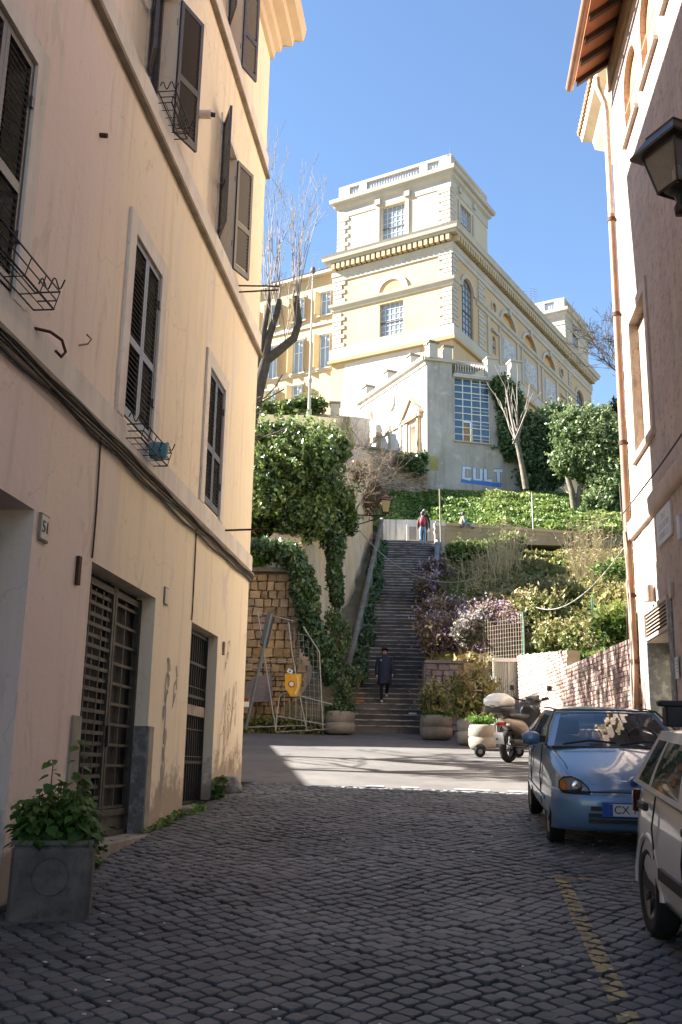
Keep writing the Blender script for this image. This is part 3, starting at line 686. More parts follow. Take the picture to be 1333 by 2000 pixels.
# flower baskets of iron wire
def basket(u0, u1, z, label):
    b_ = thing('flower_basket', label, 'flower basket', lp(u0, .03, z), LRZ, 'iron flower baskets'); L = u1 - u0; D = .19; H = .14
    rim = MB(); rim.tube([(0, 0, H), (0, D, H), (L, D, H), (L, 0, H), (0, 0, H)], .007, 5); rim.tube([(0, 0, .0), (0, D * .8, 0), (L, D * .8, 0), (L, 0, 0), (0, 0, 0)], .007, 5); rim.tube([(0, .02, H * .5), (0, D * .9, H * .5), (L, D * .9, H * .5), (L, .02, H * .5)], .006, 5)
    rim.build('rim', M['iron'], b_)
    for i in range(6):
        x = L * i / 5; MB().tube([(x, 0, 0), (x, D * .8, 0), (x, D, H)], .0045, 5).build('rib', M['iron'], b_)
    for y in (.08, .16): MB().tube([(0, y, 0), (L, y, 0)], .0045, 5).build('rib', M['iron'], b_)
    for x in (0, L):
        pts = [(x, .02 + .2 * i / 24 , H + .07 + .045 * math.sin(i * .55)) for i in range(25)]
        MB().tube(pts, .006, 5).build('scroll', M['iron'], b_)
    return b_
basket(8.62, 9.95, 4.85, 'empty black wire flower basket on the sill at the picture edge')
basket(5.42, 6.35, 4.60, 'black wire flower basket holding a light blue pot')
o = MB(); o.lathe([(0, 0), (.085, 0), (.105, .13), (.112, .14), (.098, .14), (.08, .03), (0, .03)], 20); o = o.build('flower_pot', flat('light_blue_plastic', (0.17, 0.42, 0.56), rough=.45)); o.location = lp(5.66, .15, 4.61); tag(o, 'light blue plastic flower pot standing in a wire basket', 'flower pot')
basket(5.45, 6.1, 8.42, 'thin wire basket under the open upper window')
# faint spray scribbles on the plaster by the doors
M['spray'] = flat('faded_grey_spray', (0.40, 0.365, 0.33), rough=.9)
M['spray2'] = flat('faded_brown_spray', (0.47, 0.34, 0.22), rough=.9)
def ribbon(mb, pts, w, nrm):
    nrm = Vector(nrm).normalized(); pts = [Vector(p) for p in pts]
    L, Rr = [], []
    for i, p in enumerate(pts):
        t = pts[min(i + 1, len(pts) - 1)] - pts[max(0, i - 1)]; s = t.cross(nrm)
        s = s.normalized() * (w / 2) if s.length > 1e-8 else Vector((0, 0, w / 2)); L.append(p + s); Rr.append(p - s)
    n = len(pts); mb.add(L + Rr, [(i, i + 1, n + i + 1, n + i) for i in range(n - 1)])
def scribble(seed, n, amp, sx, sz_):
    r = random.Random(seed); ph = [r.uniform(0, 6) for _ in range(6)]
    return [(sx * (i / n) + amp * math.sin(i * .42 + ph[0]) * .6, sz_ * (i / n) + amp * math.sin(i * .55 + ph[1]) + amp * .5 * math.sin(i * 1.1 + ph[2])) for i in range(n)]
mb = MB(); nL = Vector((d_.y, -d_.x, 0))
for seed, u, z, n, amp, sx, sz_, w in ((1, 4.35, 2.05, 46, .10, .1, .7, .05), (2, 4.0, 2.25, 34, .07, .1, .45, .035), (3, 4.3, 1.35, 40, .09, .05, .65, .05)):
    ribbon(mb, [lp(u - a, .003, z + b) for a, b in scribble(seed, n, amp, sx, sz_)], w, nL)
o = mb.build('graffiti', M['spray'], None); tag(o, 'faded grey spray scribble between the two gated doors', 'graffiti', kind='stuff')
mb = MB()
for seed, u, z, n, amp, sx, sz_, w in ((4, 1.4, 2.9, 30, .08, .2, .4, .022), (5, 1.5, 1.9, 60, .16, .9, .5, .016), (6, 1.45, 2.3, 54, .15, .8, .3, .014), (7, 1.4, 1.55, 50, .12, .9, .2, .014)):
    ribbon(mb, [lp(u - a, .003, z + b) for a, b in scribble(seed, n, amp, sx, sz_)], w, nL)
o = mb.build('graffiti', M['spray2'], None); tag(o, 'thin brown scrawl on the house corner beyond the grille door', 'graffiti', kind='stuff')
# ================================================================== RIGHT HOUSE
M['rwall'] = pm('rough_pink_render', (0.49, 0.385, 0.32), (0.41, 0.32, 0.265), scale=.9, streak=((0.32, 0.26, 0.215), 2.4, .6), dirt=(0.24, 0.185, 0.15), dscale=7, dlo=.53, dhi=.66, damt=.8, rough=.95, bscale=7, bstr=1.0, bdist=.06)
M['rtrim'] = pm('pale_worn_trim', (0.52, 0.42, 0.34), (0.43, 0.35, 0.29), scale=2, dirt=(0.30, 0.25, 0.20), dscale=9, rough=.95, bscale=14, bstr=.6, bdist=.02)
M['ochre'] = pm('ochre_infill', (0.50, 0.27, 0.11), (0.44, 0.24, 0.10), scale=2, rough=.9)
M['copper'] = pm('brown_copper_pipe', (0.30, 0.165, 0.10), (0.20, 0.125, 0.09), scale=3, rough=.55, metal=.3, bstr=.1)
M['eavewood'] = pm('rafter_wood', (0.045, 0.028, 0.02), (0.07, 0.04, 0.028), scale=6, rough=.8)
M['eaveplank'] = pm('terracotta_plank', (0.33, 0.13, 0.065), (0.27, 0.11, 0.06), scale=4, rough=.85)
M['olive'] = pm('olive_timber', (0.26, 0.19, 0.10), (0.20, 0.15, 0.09), scale=3, rough=.85)
M['lampmetal'] = flat('dark_lamp_metal', (0.045, 0.038, 0.03), rough=.45, metal=.6, var=.3)
M['lampglass'] = glassmat('lamp_glass', (0.30, 0.29, 0.27), rough=.15, alpha=.5)
M['plaque'] = pm('white_marble_plaque', (0.60, 0.60, 0.61), (0.52, 0.52, 0.53), scale=5, rough=.5, bstr=.05)
M['whiteiron'] = flat('white_painted_iron', (0.62, 0.64, 0.62), rough=.5, var=.15)
e_ = Vector((0.1, 1, 0)).normalized(); RRZ = math.atan2(e_.y, e_.x)
RO_ = Vector((3.1, 0, 0)); rn = Vector((-e_.y, e_.x, 0))
def rp(v, out, z): return RO_ + e_ * v + rn * out + Vector((0, 0, z))
def rmeas(px, py, out):
    d = FW + CR * ((px - 666.5) / FPX) + CU * ((1000 - py) / FPX); p0 = RO_ + rn * out
    t = (p0 - CAM).dot(rn) / d.dot(rn); p = CAM + d * t; return (p - p0).dot(e_), p.z
RH = thing('pink_house', 'rough pink brown rendered house with copper downpipe at its corner', 'house', RO_, RRZ)
VC = 16.1
WIN = (14.22, 15.42, 6.46, 8.66); DOOR = (13.9, 15.42, .8, 3.50); VENT = (13.88, 15.48, 3.55, 3.95)
AR = [(13.93, 14.95, 11.66, 13.0), (12.45, 13.5, 11.7, 13.1), (10.9, 11.95, 11.75, 13.15)]
holes = [(*WIN, .16), (*DOOR, .35), (*VENT, .10)] + [(a, b, z0, z1, .12) for a, b, z0, z1 in AR] + [(9.9, 11.1, 6.46, 8.66, .16)]
mb = MB(); holed_wall(mb, -3, VC, -1, 14.1, holes)
for q in range(len(mb.f)): pass
mb.quad((VC, 0, -1), (VC, -9, -1), (VC, -9, 14.1), (VC, 0, 14.1)); mb.quad((-3, -9, -1), (-3, 0, -1), (-3, 0, 14.1), (-3, -9, 14.1)); mb.quad((VC, -9, -1), (-3, -9, -1), (-3, -9, 14.1), (VC, -9, 14.1))
mb.build('wall', M['rwall'], RH)
# arched infill panels: square recess closed with round-headed spandrels
for a, b, z0, z1 in AR:
    c = (a + b) / 2; r = (b - a) / 2
    MB().box(a, b, -.12, -.10, z0, z1 + .2).build('arch_panel', M['ochre'], RH)
    mb = MB(); zs_ = z1 - r * .9
    for sgn in (-1, 1):
        pts = [(c + sgn * r, z1 + .001)] + [(c + sgn * r * math.cos(g), zs_ + r * .9 * math.sin(g)) for g in np.linspace(0, math.pi / 2, 10)] + [(c, z1 + .001)]
        if sgn > 0: pts = pts[::-1]
        mb.prism(pts, (0, -.11, 0), (1, 0, 0), (0, 0, 1), (0, .1115, 0))
    mb.build('arch_head', M['rwall'], RH)
    MB().box(a - .06, b + .06, .001, .07, z0 - .07, z0 - .001).build('sill', M['rtrim'], RH)
    zz = (z0 + z1) / 2 - .1; MB().tube([(a, -.02, zz), (b, -.02, zz)], .01, 6).build('tie_bar', M['rtrim'], RH)
# blind window
a, b, z0, z1 = WIN; f = .17
for nm, bx in (('surround', (a - f, a - .001, .0015, .035, z0 - .02, z1 + f)), ('surround', (b + .001, b + f, .0015, .035, z0 - .02, z1 + f)), ('surround', (a - .0005, b + .0005, .0015, .035, z1 + .001, z1 + f)), ('sill', (a - .2, b + .22, .0015, .06, z0 - .12, z0 - .021))):
    MB().box(*bx).build(nm, M['rtrim'], RH)
MB().box(a, b, -.159, -.14, z0, z1).build('blind_panel', M['ochre'], RH)
for i in range(4): MB().box(a + .05 + i * .29, a + .05 + i * .29 + .27, -.14, -.12, z0 + .03, z1 - .03).build('board', pm('grey_board_%d' % i, (0.34, 0.27, 0.19), (0.28, 0.22, 0.16), scale=3, rough=.9), RH)
MB().box(9.9, 11.1, -.159, -.14, 6.46, 8.66).build('blind_panel', M['ochre'], RH)
# worn ledge
mb = MB(); N = 70; rows = []
for i in range(N + 1):
    v = -3 + (VC + .05 + 3) * i / N
    if i > 20: pass
    rows.append([(v, .001, 5.54), (v, .07, 5.52), (v, .085, 5.48), (v, .08, 5.27), (v, .05, 5.23), (v, .001, 5.22)])
o = sweep('ledge', rows, M['rtrim'], RH, .02, 4.0)
MB().box(VC - .0, VC + .12, -.6, .08, 5.24, 5.53).build('ledge_return', M['rtrim'], RH)
# vent louvre and barred door
a, b, z0, z1 = VENT
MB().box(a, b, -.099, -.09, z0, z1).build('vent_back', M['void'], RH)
mb = MB(); mb.box(a, b, .001, .03, z1 - .03, z1 + .03); mb.box(a, b, .001, .03, z0 - .03, z0 + .02); mb.box(a - .03, a + .02, .001, .03, z0, z1); mb.box(b - .02, b + .03, .001, .03, z0, z1); vf = mb.build('vent_frame', M['rtrim'], RH)
for i in range(7):
    z = z0 + .045 + i * .052; m_ = MB(); m_.obox((0, 0, 0), ((b - a) / 2 - .02, 0, 0), (0, .03, -.018), (0, .004, .006)); s = m_.build('slat', M['rtrim'], vf); s.location = ((a + b) / 2, -.025, z)
a, b, z0, z1 = DOOR
MB().box(a, b, -.349, -.33, z0, z1).build('door_panel', flat('dull_cream_door', (0.30, 0.27, 0.20), rough=.7), RH)
MB().box(a + .15, b - .42, -.33, -.31, 2.0, z1 - .15).build('door_glass', M['glass'], RH)
gr = MB(); gr.box(a + .1, b - .4, -.30, -.29, 1.9, 1.93); gr.box(a + .1, b - .4, -.30, -.29, 3.3, 3.33); g = gr.build('window_grille', M['whiteiron'], RH)
for i in range(6): MB().tube([(a + .12 + i * .17, -.295, 1.9), (a + .12 + i * .17, -.295, 3.33)], .009, 6).build('bar', M['whiteiron'], g)
for i in range(4): MB().tube([(a + .1, -.285, 2.1 + i * .33), (b - .4, -.285, 2.1 + i * .33)], .008, 6).build('bar', M['whiteiron'], g)
MB().box(b - .002, b + .14, -.34, .015, .8, 3.5).build('door_jamb', M['marble'], RH)
MB().box(a - .25, a - .002, .001, .02, .8, 3.9).build('door_jamb', M['marble'], RH)
# eaves: planks, rafters, gutter
OV = .66; ev, ez = rmeas(1120, 172, OV)
EZ = ez; EV = ev
slope = .70
def ez_at(o): return EZ + .12 + (OV - o) * slope
mb = MB(); mb.add([(EV, OV - .03, ez_at(OV - .03)), (-3, OV - .03, ez_at(OV - .03)), (-3, -4.5, ez_at(-4.5)), (EV, -4.5, ez_at(-4.5)), (EV, OV - .03, ez_at(OV - .03) - .05), (-3, OV - .03, ez_at(OV - .03) - .05), (-3, -4.5, ez_at(-4.5) - .05), (EV, -4.5, ez_at(-4.5) - .05)], [(3, 2, 1, 0), (4, 5, 6, 7), (0, 1, 5, 4), (4, 7, 3, 0)])
mb.build('eave_boards', M['eaveplank'], RH)
mb = MB(); mb.add([(EV - .0, OV + .01, ez_at(OV + .01) + .07), (-3, OV + .01, ez_at(OV + .01) + .07), (-3, -4.5, ez_at(-4.5) + .1), (EV, -4.5, ez_at(-4.5) + .1)], [(3, 2, 1, 0)]); mb.build('roof', M['tile'], RH)
v = EV - .06
while v > 4:
    m_ = MB(); m_.add([(v - .045, OV - .06, ez_at(OV - .06) - .16), (v + .045, OV - .06, ez_at(OV - .06) - .16), (v + .045, -.3, ez_at(-.3) - .16), (v - .045, -.3, ez_at(-.3) - .16), (v - .045, OV - .06, ez_at(OV - .06) - .052), (v + .045, OV - .06, ez_at(OV - .06) - .052), (v + .045, -.3, ez_at(-.3) - .052), (v - .045, -.3, ez_at(-.3) - .052)], [(0, 3, 2, 1), (4, 5, 6, 7), (0, 1, 5, 4), (1, 2, 6, 5), (2, 3, 7, 6), (3, 0, 4, 7)])
    m_.build('rafter', M['eavewood'], RH); v -= .55
mb = MB(); mb.box(-3, VC + .01, .001, .05, 13.48, ez_at(.06) - .17); mb.build('wall_plate', M['olive'], RH)
mb = MB(); N = 9; prof = [(OV + .05 + .07 * math.cos(g), EZ + .08 + .08 * math.sin(g)) for g in np.linspace(math.pi, 2 * math.pi, N)]
for i in range(N - 1): mb.quad((EV + .1, *prof[i]), (-3, *prof[i]), (-3, *prof[i + 1]), (EV + .1, *prof[i + 1]))
mb.add([(EV + .1, *p) for p in prof], [tuple(range(N))]); mb.build('gutter', M['copper'], RH)
# antenna on the roof edge
mb = MB(); p0 = (EV - 1.2, .5, ez_at(.5)); mb.tube([p0, (p0[0], p0[1], p0[2] + 1.6)], .012, 5)
for k in range(4): mb.tube([(p0[0] - .4, p0[1] + .1, p0[2] + .7 + k * .22), (p0[0] + .4, p0[1] - .1, p0[2] + .7 + k * .22)], .006, 4)
mb.build('antenna', M['lampmetal'], RH)
# downpipe at the corner
pv = VC + .11
zt = ez_at(.3) - .5
mb = MB(); mb.tube([(pv, .20, EZ + .3), (pv, .19, EZ + .1), (pv, .09, EZ - .2), (pv, .07, EZ - .4), (pv, .07, 11.1)], .055, 10); mb.build('downpipe_head', M['rtrim'], RH)
mb = MB(); mb.tube([(pv, .07, 11.1), (pv, .07, 6.8), (pv, .07, 3.1), (pv, .07, 1.3)], .06, 12); dp = mb.build('downpipe', M['copper'], RH)
for z in (11.0, 9.2, 6.9, 4.35, 3.3):
    mb = MB(); mb.tube([(pv, .07, z - .035), (pv, .07, z + .035)], .073, 12); mb.box(pv - .02, pv + .02, -.02, .07, z - .02, z + .02); mb.build('pipe_clamp', M['rust'], dp)
for k, (off, col_) in enumerate(((.12, 'cable'), (-.09, 'rtrim'), (-.13, 'rtrim'))):
    pts = [rp(pv + off * .6 + .03 * math.sin(z * 2.2 + k), .09 + .05 * math.sin(z * 1.3 + k) ** 2, z) for z in np.linspace(1.6, 6.2 - k * .8, 26)]
    o = MB().tube(pts, .011, 5).build('loose_cable', M[col_]); tag(o, ('dark', 'pale grey', 'dirty white')[k] + ' loose cable hanging beside the corner downpipe', 'cable')
pts = [rp(-2.5 + 18.5 * t, .16 + .02 * math.sin(9 * t), 5.62 + .05 * math.sin(13 * t)) for t in np.linspace(0, 1, 40)]
o = MB().tube(pts, .012, 5).build('wall_cable', M['cable']); tag(o, 'black cable lying along the ledge of the pink house', 'cable')
# marble street sign (lettering too worn to read)
t = thing('street_plaque', 'white marble street name plaque under the ledge of the pink house', 'street sign', rp(13.74, 0, 4.93), RRZ)
MB().box(-.45, .45, .001, .035, -.235, .235).build('slab', M['plaque'], t, bevel=.004)
M['carve'] = flat('grey_carved_letters', (0.25, 0.26, 0.29), rough=.8)
r = random.Random(3)
for j, (n_, z) in enumerate(((4, .13), (9, .0), (8, -.13))):
    for i in range(n_):
        x = (i - (n_ - 1) / 2) * .075; m_ = MB(); k = r.randrange(4)
        m_.box(x - .022, x - .012, .0352, .037, z - .04, z + .04)
        if k != 1: m_.box(x - .012, x + .02, .0352, .037, z + .03, z + .04)
        if k in (0, 2): m_.box(x + .012, x + .022, .0352, .037, z - .04, z + .029)
        if k in (1, 3): m_.box(x - .012, x + .02, .0352, .037, z - .04, z - .03)
        m_.build('letter', M['carve'], t)
o = MB().tube([(0, 0, -.11), (0, .0, .12)], .075, 14).build('wall_lamp', M['rtrim']); o.location = rp(14.72, .09, 4.13); tag(o, 'small half cylinder wall lamp above the louvred vent', 'wall lamp')
o = MB().box(-.07, .07, .001, .05, -.16, .16).build('junction_box', M['plaque'], None, bevel=.008); o.location = rp(12.85, 0, 4.68); o.rotation_euler = (0, 0, RRZ); tag(o, 'white junction box beside the street plaque', 'box')
o = MB().box(-.06, .06, .001, .05, -.1, .1).build('bell_panel', M['rtrim'], None, bevel=.006); o.location = rp(13.55, 0, 3.98); o.rotation_euler = (0, 0, RRZ); tag(o, 'pale bell panel beside the louvred vent', 'box')
t = thing('notice', 'small white notice on the grey jamb beside the barred door', 'sign', rp(13.5, .021, 2.95), RRZ)
MB().box(-.1, .1, .0, .006, -.14, .14).build('sheet', M['plaque'], t)
for i in range(4): MB().box(-.07, .06 - .02 * (i % 2), .0065, .007, .08 - i * .045, .09 - i * .045).build('printed_line', M['carve'], t)
# far wing of the house: cream cornice with a tiled edge
WC = at(1197, 300, 22)
wg = thing('cream_wing', 'cream cornice and tiled roof edge of the house behind the downpipe', 'house', (WC.x, WC.y, 0), RRZ)
MB().box(-6, 0, -6, 0, 0, WC.z + .5).build('wall', M['cornice'], wg)
prof = [(0, WC.z - .3), (.12, WC.z - .1), (.14, WC.z + .15), (.35, WC.z + .35), (.4, WC.z + .6), (.62, WC.z + .75), (.66, WC.z + .95), (0, WC.z + 1.0)]
mb = MB(); rows = [[(-6, o, z) for o, z in prof], [(o, o, z) for o, z in prof], [(o, -6, z) for o, z in prof]]
for a, b in zip(rows, rows[1:]):
    for i in range(len(prof) - 1): mb.quad(a[i + 1], a[i], b[i], b[i + 1])
mb.build('cornice', M['cornice'], wg)
tl = None
for i in range(28):
    o = link('roof_tile', tl or MB().tube([(0, -.4, .1), (0, .06, 0)], .075, 8).mesh('roof_tile', M['tile']), wg); tl = o.data; o.location = (.6 - i * .16, .66, WC.z + 1.0)
for i in range(28):
    o = link('roof_tile', tl, wg); o.location = (.66, .6 - i * .16, WC.z + 1.0); o.rotation_euler = (0, 0, -math.pi / 2)

# --- big wall lantern
LY = 9.4
lc = at(1322, 316, LY)
LT = thing('wall_lantern', 'large dark metal street lantern on a bracket from the pink house', 'street lamp', (lc.x, lc.y, lc.z), R_(24))
b0, b1, h = .145, .235, .43      # half widths bottom / top
zb = -.33
def cor(k, hw, z): return Vector(((1, 1), (-1, 1), (-1, -1), (1, -1))[k][0:2] + (0,)) * hw + Vector((0, 0, z))
fr = MB()
for k in range(4): fr.tube([cor(k, b0, zb), cor(k, b1, zb + h)], .016, 4, smooth=False)
for k in range(4):
    fr.tube([cor(k, b0, zb), cor((k + 1) % 4, b0, zb)], .02, 4, smooth=False); fr.tube([cor(k, b1, zb + h), cor((k + 1) % 4, b1, zb + h)], .018, 4, smooth=False)
fr.build('frame', M['lampmetal'], LT)
for k in range(4):
    m_ = MB(); m_.quad(cor(k, b0, zb), cor((k + 1) % 4, b0, zb), cor((k + 1) % 4, b1, zb + h), cor(k, b1, zb + h)); m_.build('pane', M['lampglass'], LT)
rf = MB(); hs = [(.33, zb + h + .0), (.33, zb + h + .03), (.21, zb + h + .21), (.21, zb + h + .24), (.05, zb + h + .29)]
for (ra, za), (rb, zb2) in zip(hs, hs[1:]):
    for k in range(4): rf.quad(cor(k, ra, za), cor((k + 1) % 4, ra, za), cor((k + 1) % 4, rb, zb2), cor(k, rb, zb2))
rf.quad(*[cor(k, .33, zb + h) for k in (3, 2, 1, 0)]); rf.build('hood', M['lampmetal'], LT)
m_ = MB(); m_.lathe([(0, .0), (.06, .0), (.07, .04), (.05, .08), (0, .09)], 12, (0, 0, zb + h + .28)); m_.build('finial', M['lampmetal'], LT)
m_ = MB(); m_.lathe([(.0, -.28), (.05, -.28), (.06, -.2), (.03, -.14), (.05, -.06), (.1, -.02), (.15, 0)], 12, (0, 0, zb)); m_.build('socket', M['lampmetal'], LT)
m_ = MB(); m_.lathe([(0, 0), (.05, .02), (.055, .12), (.03, .18), (0, .19)], 12, (0, 0, zb + .1)); m_.build('bulb', flat('milky_bulb', (0.55, 0.52, 0.46), rough=.3), LT)
wl_ = rp(0, 0, 0); vv, zz = rmeas(1333, 330, 0)
ar = MB(); q = LT.matrix_basis.inverted()
import mathutils
LTm = Matrix.Translation(lc) @ Matrix.Rotation(R_(24), 4, 'Z'); inv = LTm.inverted()
v_at = (Vector((lc.x, lc.y, 0)) - RO_).dot(e_)
ar.tube([inv @ (lc + Vector((0, 0, zb - .22))), inv @ rp(v_at - .05, 0, lc.z + zb - .22)], .028, 8); ar.tube([inv @ (lc + Vector((.15, 0, zb - .24))), inv @ (lc + Vector((.4, 0, zb - .4))), inv @ rp(v_at - .05, 0, lc.z + zb - .75)], .018, 6)
ar.build('bracket_arm', M['lampmetal'], LT)
# ================================================================== PALACE ON THE HILL
M['pal'] = pm('cream_yellow_stucco', (0.52, 0.37, 0.21), (0.55, 0.41, 0.255), scale=.35, streak=((0.46, 0.335, 0.20), .8, .6), rough=.9, bscale=8, bstr=.15)
M['pal_up'] = pm('pale_cream_stucco', (0.53, 0.445, 0.32), (0.55, 0.47, 0.35), scale=.4, rough=.9, bscale=8, bstr=.15)
M['palst'] = pm('pale_palace_stone', (0.50, 0.45, 0.38), (0.43, 0.385, 0.32), scale=.6, streak=((0.44, 0.39, 0.32), 1.0, .5), dirt=(0.42, 0.36, 0.28), dscale=2.5, dlo=.6, dhi=.76, rough=.9, bscale=8, bstr=.2)
M['modil'] = pm('tan_modillion', (0.50, 0.38, 0.23), (0.42, 0.32, 0.19), scale=2, rough=.9, bstr=.1)
M['orange'] = pm('apricot_niche', (0.64, 0.40, 0.19), (0.60, 0.37, 0.17), scale=.7, rough=.9, bstr=.1)
M['relief'] = pm('bluish_relief', (0.40, 0.40, 0.42), (0.58, 0.56, 0.54), scale=3.0, alt_lo=.45, alt_hi=.55, rough=.9, bscale=3, bstr=1.0, bdist=.2)
M['palglass'] = glassmat('palace_glass', (0.24, 0.27, 0.30), rough=.12)
M['glaze'] = flat('white_glazing_bar', (0.66, 0.66, 0.63), rough=.5, var=.1)
M['lead'] = flat('lead_roofing', (0.12, 0.11, 0.10), rough=.7)
M['shw'] = flat('white_shutter', (0.62, 0.62, 0.58), rough=.6)
M['shy'] = flat('yellow_shutter', (0.58, 0.42, 0.20), rough=.6)
PC = at(884, 560, 78.8); PA = R_(-59); fx = Vector((math.sin(PA), math.cos(PA), 0)); PRZ = math.atan2(fx.y, fx.x)
PAL = thing('yellow_palace', 'large cream and yellow palace with a square tower on the hilltop', 'palace', (PC.x, PC.y, 0), PRZ)
# local axes: x = along the front to the left, y = out of the front; the long side runs along -y, its outside is -x
def S(b, out, z): return (-out, -b, z)
def sbox(mb, b0, b1, o0, o1, z0, z1): return mb.box(-o1, -o0, -b1, -b0, z0, z1)
FWD, SLN = 11.7, 38.3
def holed_side(mb, b0, b1, z0, z1, holes):
    t = MB(); holed_wall(t, b0, b1, z0, z1, holes)
    mb.add([S(x, y, z) for x, y, z in t.v], [f[::-1] for f in t.f])
# main block walls
fh = [(4.62, 6.95, 37.85, 40.92, .35)]
mb = MB(); holed_wall(mb, 0, FWD, 30, 46.2, fh)
sh = [(1.9, 4.32, 37.72, 42.95, .3), (8.55, 9.4, 38.25, 39.95, .2), (32.4, 35.1, 37.72, 42.95, .3), (27.3, 28.15, 38.25, 39.95, .2), (8.55, 9.45, 42.35, 43.25, .15), (27.3, 28.2, 42.6, 43.5, .15)]
niches = [(10.7, 14.4), (16.35, 20.0), (22.0, 25.65)]
sh += [(a, b, 41.95, 43.55, .3) for a, b in niches]
holed_side(mb, 0, SLN, 30, 46.2, sh)
mb.quad((0, -SLN, 30), (14, -SLN, 30), (14, -SLN, 46.2), (0, -SLN, 46.2)); mb.quad((FWD, 0, 30), (FWD, 0, 46.2), (FWD, -20, 46.2), (FWD, -20, 30))
mb.build('wall', M['pal'], PAL)
mb = MB(); mb.box(.2, 13, -SLN, -.2, 46.5, 46.75); mb.build('roof', M['lead'], PAL)
# tower: walls above the cornice
def tower(b0, b1, w, zt, holes_f, holes_s, name='tower_wall', front=True):
    t = MB(); holed_wall(t, .15, w, 46.4, zt, holes_f, 0); mb_ = MB(); mb_.add([(x, y - b0 - .15, z) for x, y, z in t.v], t.f)
    t = MB(); holed_wall(t, b0 + .15, b1, 46.4, zt, holes_s); mb_.add([(-y + .15, -x, z) for x, y, z in t.v], [f[::-1] for f in t.f])
    mb_.quad((w, -b0 - .15, 46.4), (w, -b0 - .15, zt), (w, -b1, zt), (w, -b1, 46.4)); mb_.quad((.15, -b1, 46.4), (w, -b1, 46.4), (w, -b1, zt), (.15, -b1, zt))
    return mb_.build(name, M['pal_up'], PAL)
tower(0, 8.2, 11.5, 51.5, [(4.6, 6.9, 46.75, 50.36, .3)], [(2.2, 4.45, 47.0, 50.0, .3)])
tower(29.8, 38.3, 11.5, 50.6, [], [(32.6, 34.6, 47.6, 50.0, .3)])
def ring(profile, x0, x1, b0, b1, mat, name, far=True):
    """moulding swept round the block: out along x<0 side, front y>0, back end"""
    rows = [[(x1 + o, -b1 - 0, z) for o, z in profile], [(x1 + o, -b0 + o, z) for o, z in profile], [(x0 - o, -b0 + o, z) for o, z in profile], [(x0 - o, -b1 - o, z) for o, z in profile], [(x1, -b1 - o, z) for o, z in profile]]
    m_ = MB()
    for a, b in zip(rows, rows[1:]):
        for i in range(len(profile) - 1): m_.quad(a[i + 1], a[i], b[i], b[i + 1])
    return m_.build(name, mat, PAL)
ring([(0, 45.78), (.55, 45.8), (.62, 45.98), (.8, 46.02), (.86, 46.3), (.95, 46.5), (0, 46.6)], 0, FWD, 0, SLN, M['palst'], 'main_cornice')
ring([(.0, 44.1), (.1, 44.12), (.1, 44.55), (.16, 44.6), (.16, 45.08), (.2, 45.1), (.0, 45.12)], 0, FWD, 0, SLN, M['palst'], 'frieze')
ring([(0, 41.18), (.12, 41.25), (.16, 41.5), (.3, 41.6), (.36, 41.85), (0, 41.95)], 0, FWD, 0, .8, M['palst'], 'ledge')
ring([(0, 36.5), (.2, 36.55), (.22, 37.4), (.08, 37.62), (0, 37.64)], 0, FWD, 0, SLN, M['palst'], 'base_band')
ring([(0, 36.2), (.3, 36.22), (.34, 36.45), (.0, 36.5)], 0, FWD, 0, SLN, M['modil'], 'base_moulding')
for b0, b1, w, zt in ((.15, 8.2, 11.5, 51.45), (29.95, 38.3, 11.5, 50.55)):
    ring([(0, zt - .95), (.06, zt - .93), (.06, zt - .1), (.15, zt), (.3, zt + .12), (.34, zt + .4), (.58, zt + .5), (.64, zt + .85), (0, zt + .95)], .15, w, b0, b1, M['palst'], 'tower_cornice')
    MB().box(.2, w, -b1, -b0 - .05, zt + .8, zt + .9).build('tower_roof', M['lead'], PAL)
# side ledge in pieces between bays
for a, b in ((4.9, 31.9),):
    m_ = MB(); pr = [(0, 41.35), (.14, 41.4), (.18, 41.65), (.34, 41.75), (.38, 41.98), (0, 42.02)]
    for i in range(len(pr) - 1): m_.quad(S(a, *pr[i]), S(a, *pr[i + 1]), S(b, *pr[i + 1]), S(b, *pr[i]))
    m_.add([S(a, *p) for p in pr], [tuple(range(6))]); m_.add([S(b, *p) for p in pr], [tuple(range(5, -1, -1))]); m_.build('ledge', M['palst'], PAL)
# modillions
mo = MB().box(-.16, .16, 0, .6, -.28, .28).mesh('modillion', M['modil'])
for i in range(23): o = link('modillion', mo, PAL); o.location = (.15 + i * .515, 0, 45.46)
for i in range(72): o = link('modillion', mo, PAL); o.location = (0, -.2 - i * .53, 45.46); o.rotation_euler = (0, 0, math.pi / 2)
# quoins
def quoin(x0, x1, z0, z1, y0=.0, side=False, hh=.42):
    z = z0; k = 0
    while z < z1 - .1:
        w = (x1 - x0) * (1 if k % 2 == 0 else .72); m_ = MB(); m_.box(0, w, .001, .09, 0, min(hh, z1 - z) - .05); o = m_.build('quoin', M['palst'], PAL, bevel=.02)
        if side: o.location = (-y0, -x0 , z); o.rotation_euler = (0, 0, -math.pi / 2); o.scale = (1, -1, 1)
        else: o.location = (x0, y0, z)
        z += hh; k += 1
def quoinL(x1, w0, z0, z1, y0=0, hh=.42):
    z = z0; k = 0
    while z < z1 - .1:
        w = w0 * (1 if k % 2 == 0 else .72); m_ = MB(); m_.box(-w, 0, .001, .09, 0, min(hh, z1 - z) - .05); o = m_.build('quoin', M['palst'], PAL, bevel=.02); o.location = (x1, y0, z); z += hh; k += 1
quoin(0, 1.25, 37.7, 41.15); quoin(0, 1.25, 42.0, 44.1); quoinL(FWD, 1.25, 37.7, 41.15); quoinL(FWD, 1.25, 42.0, 44.1)
quoin(.15, 1.35, 46.75, 50.5, -.15); quoinL(11.5, 1.2, 46.75, 50.5, -.15)
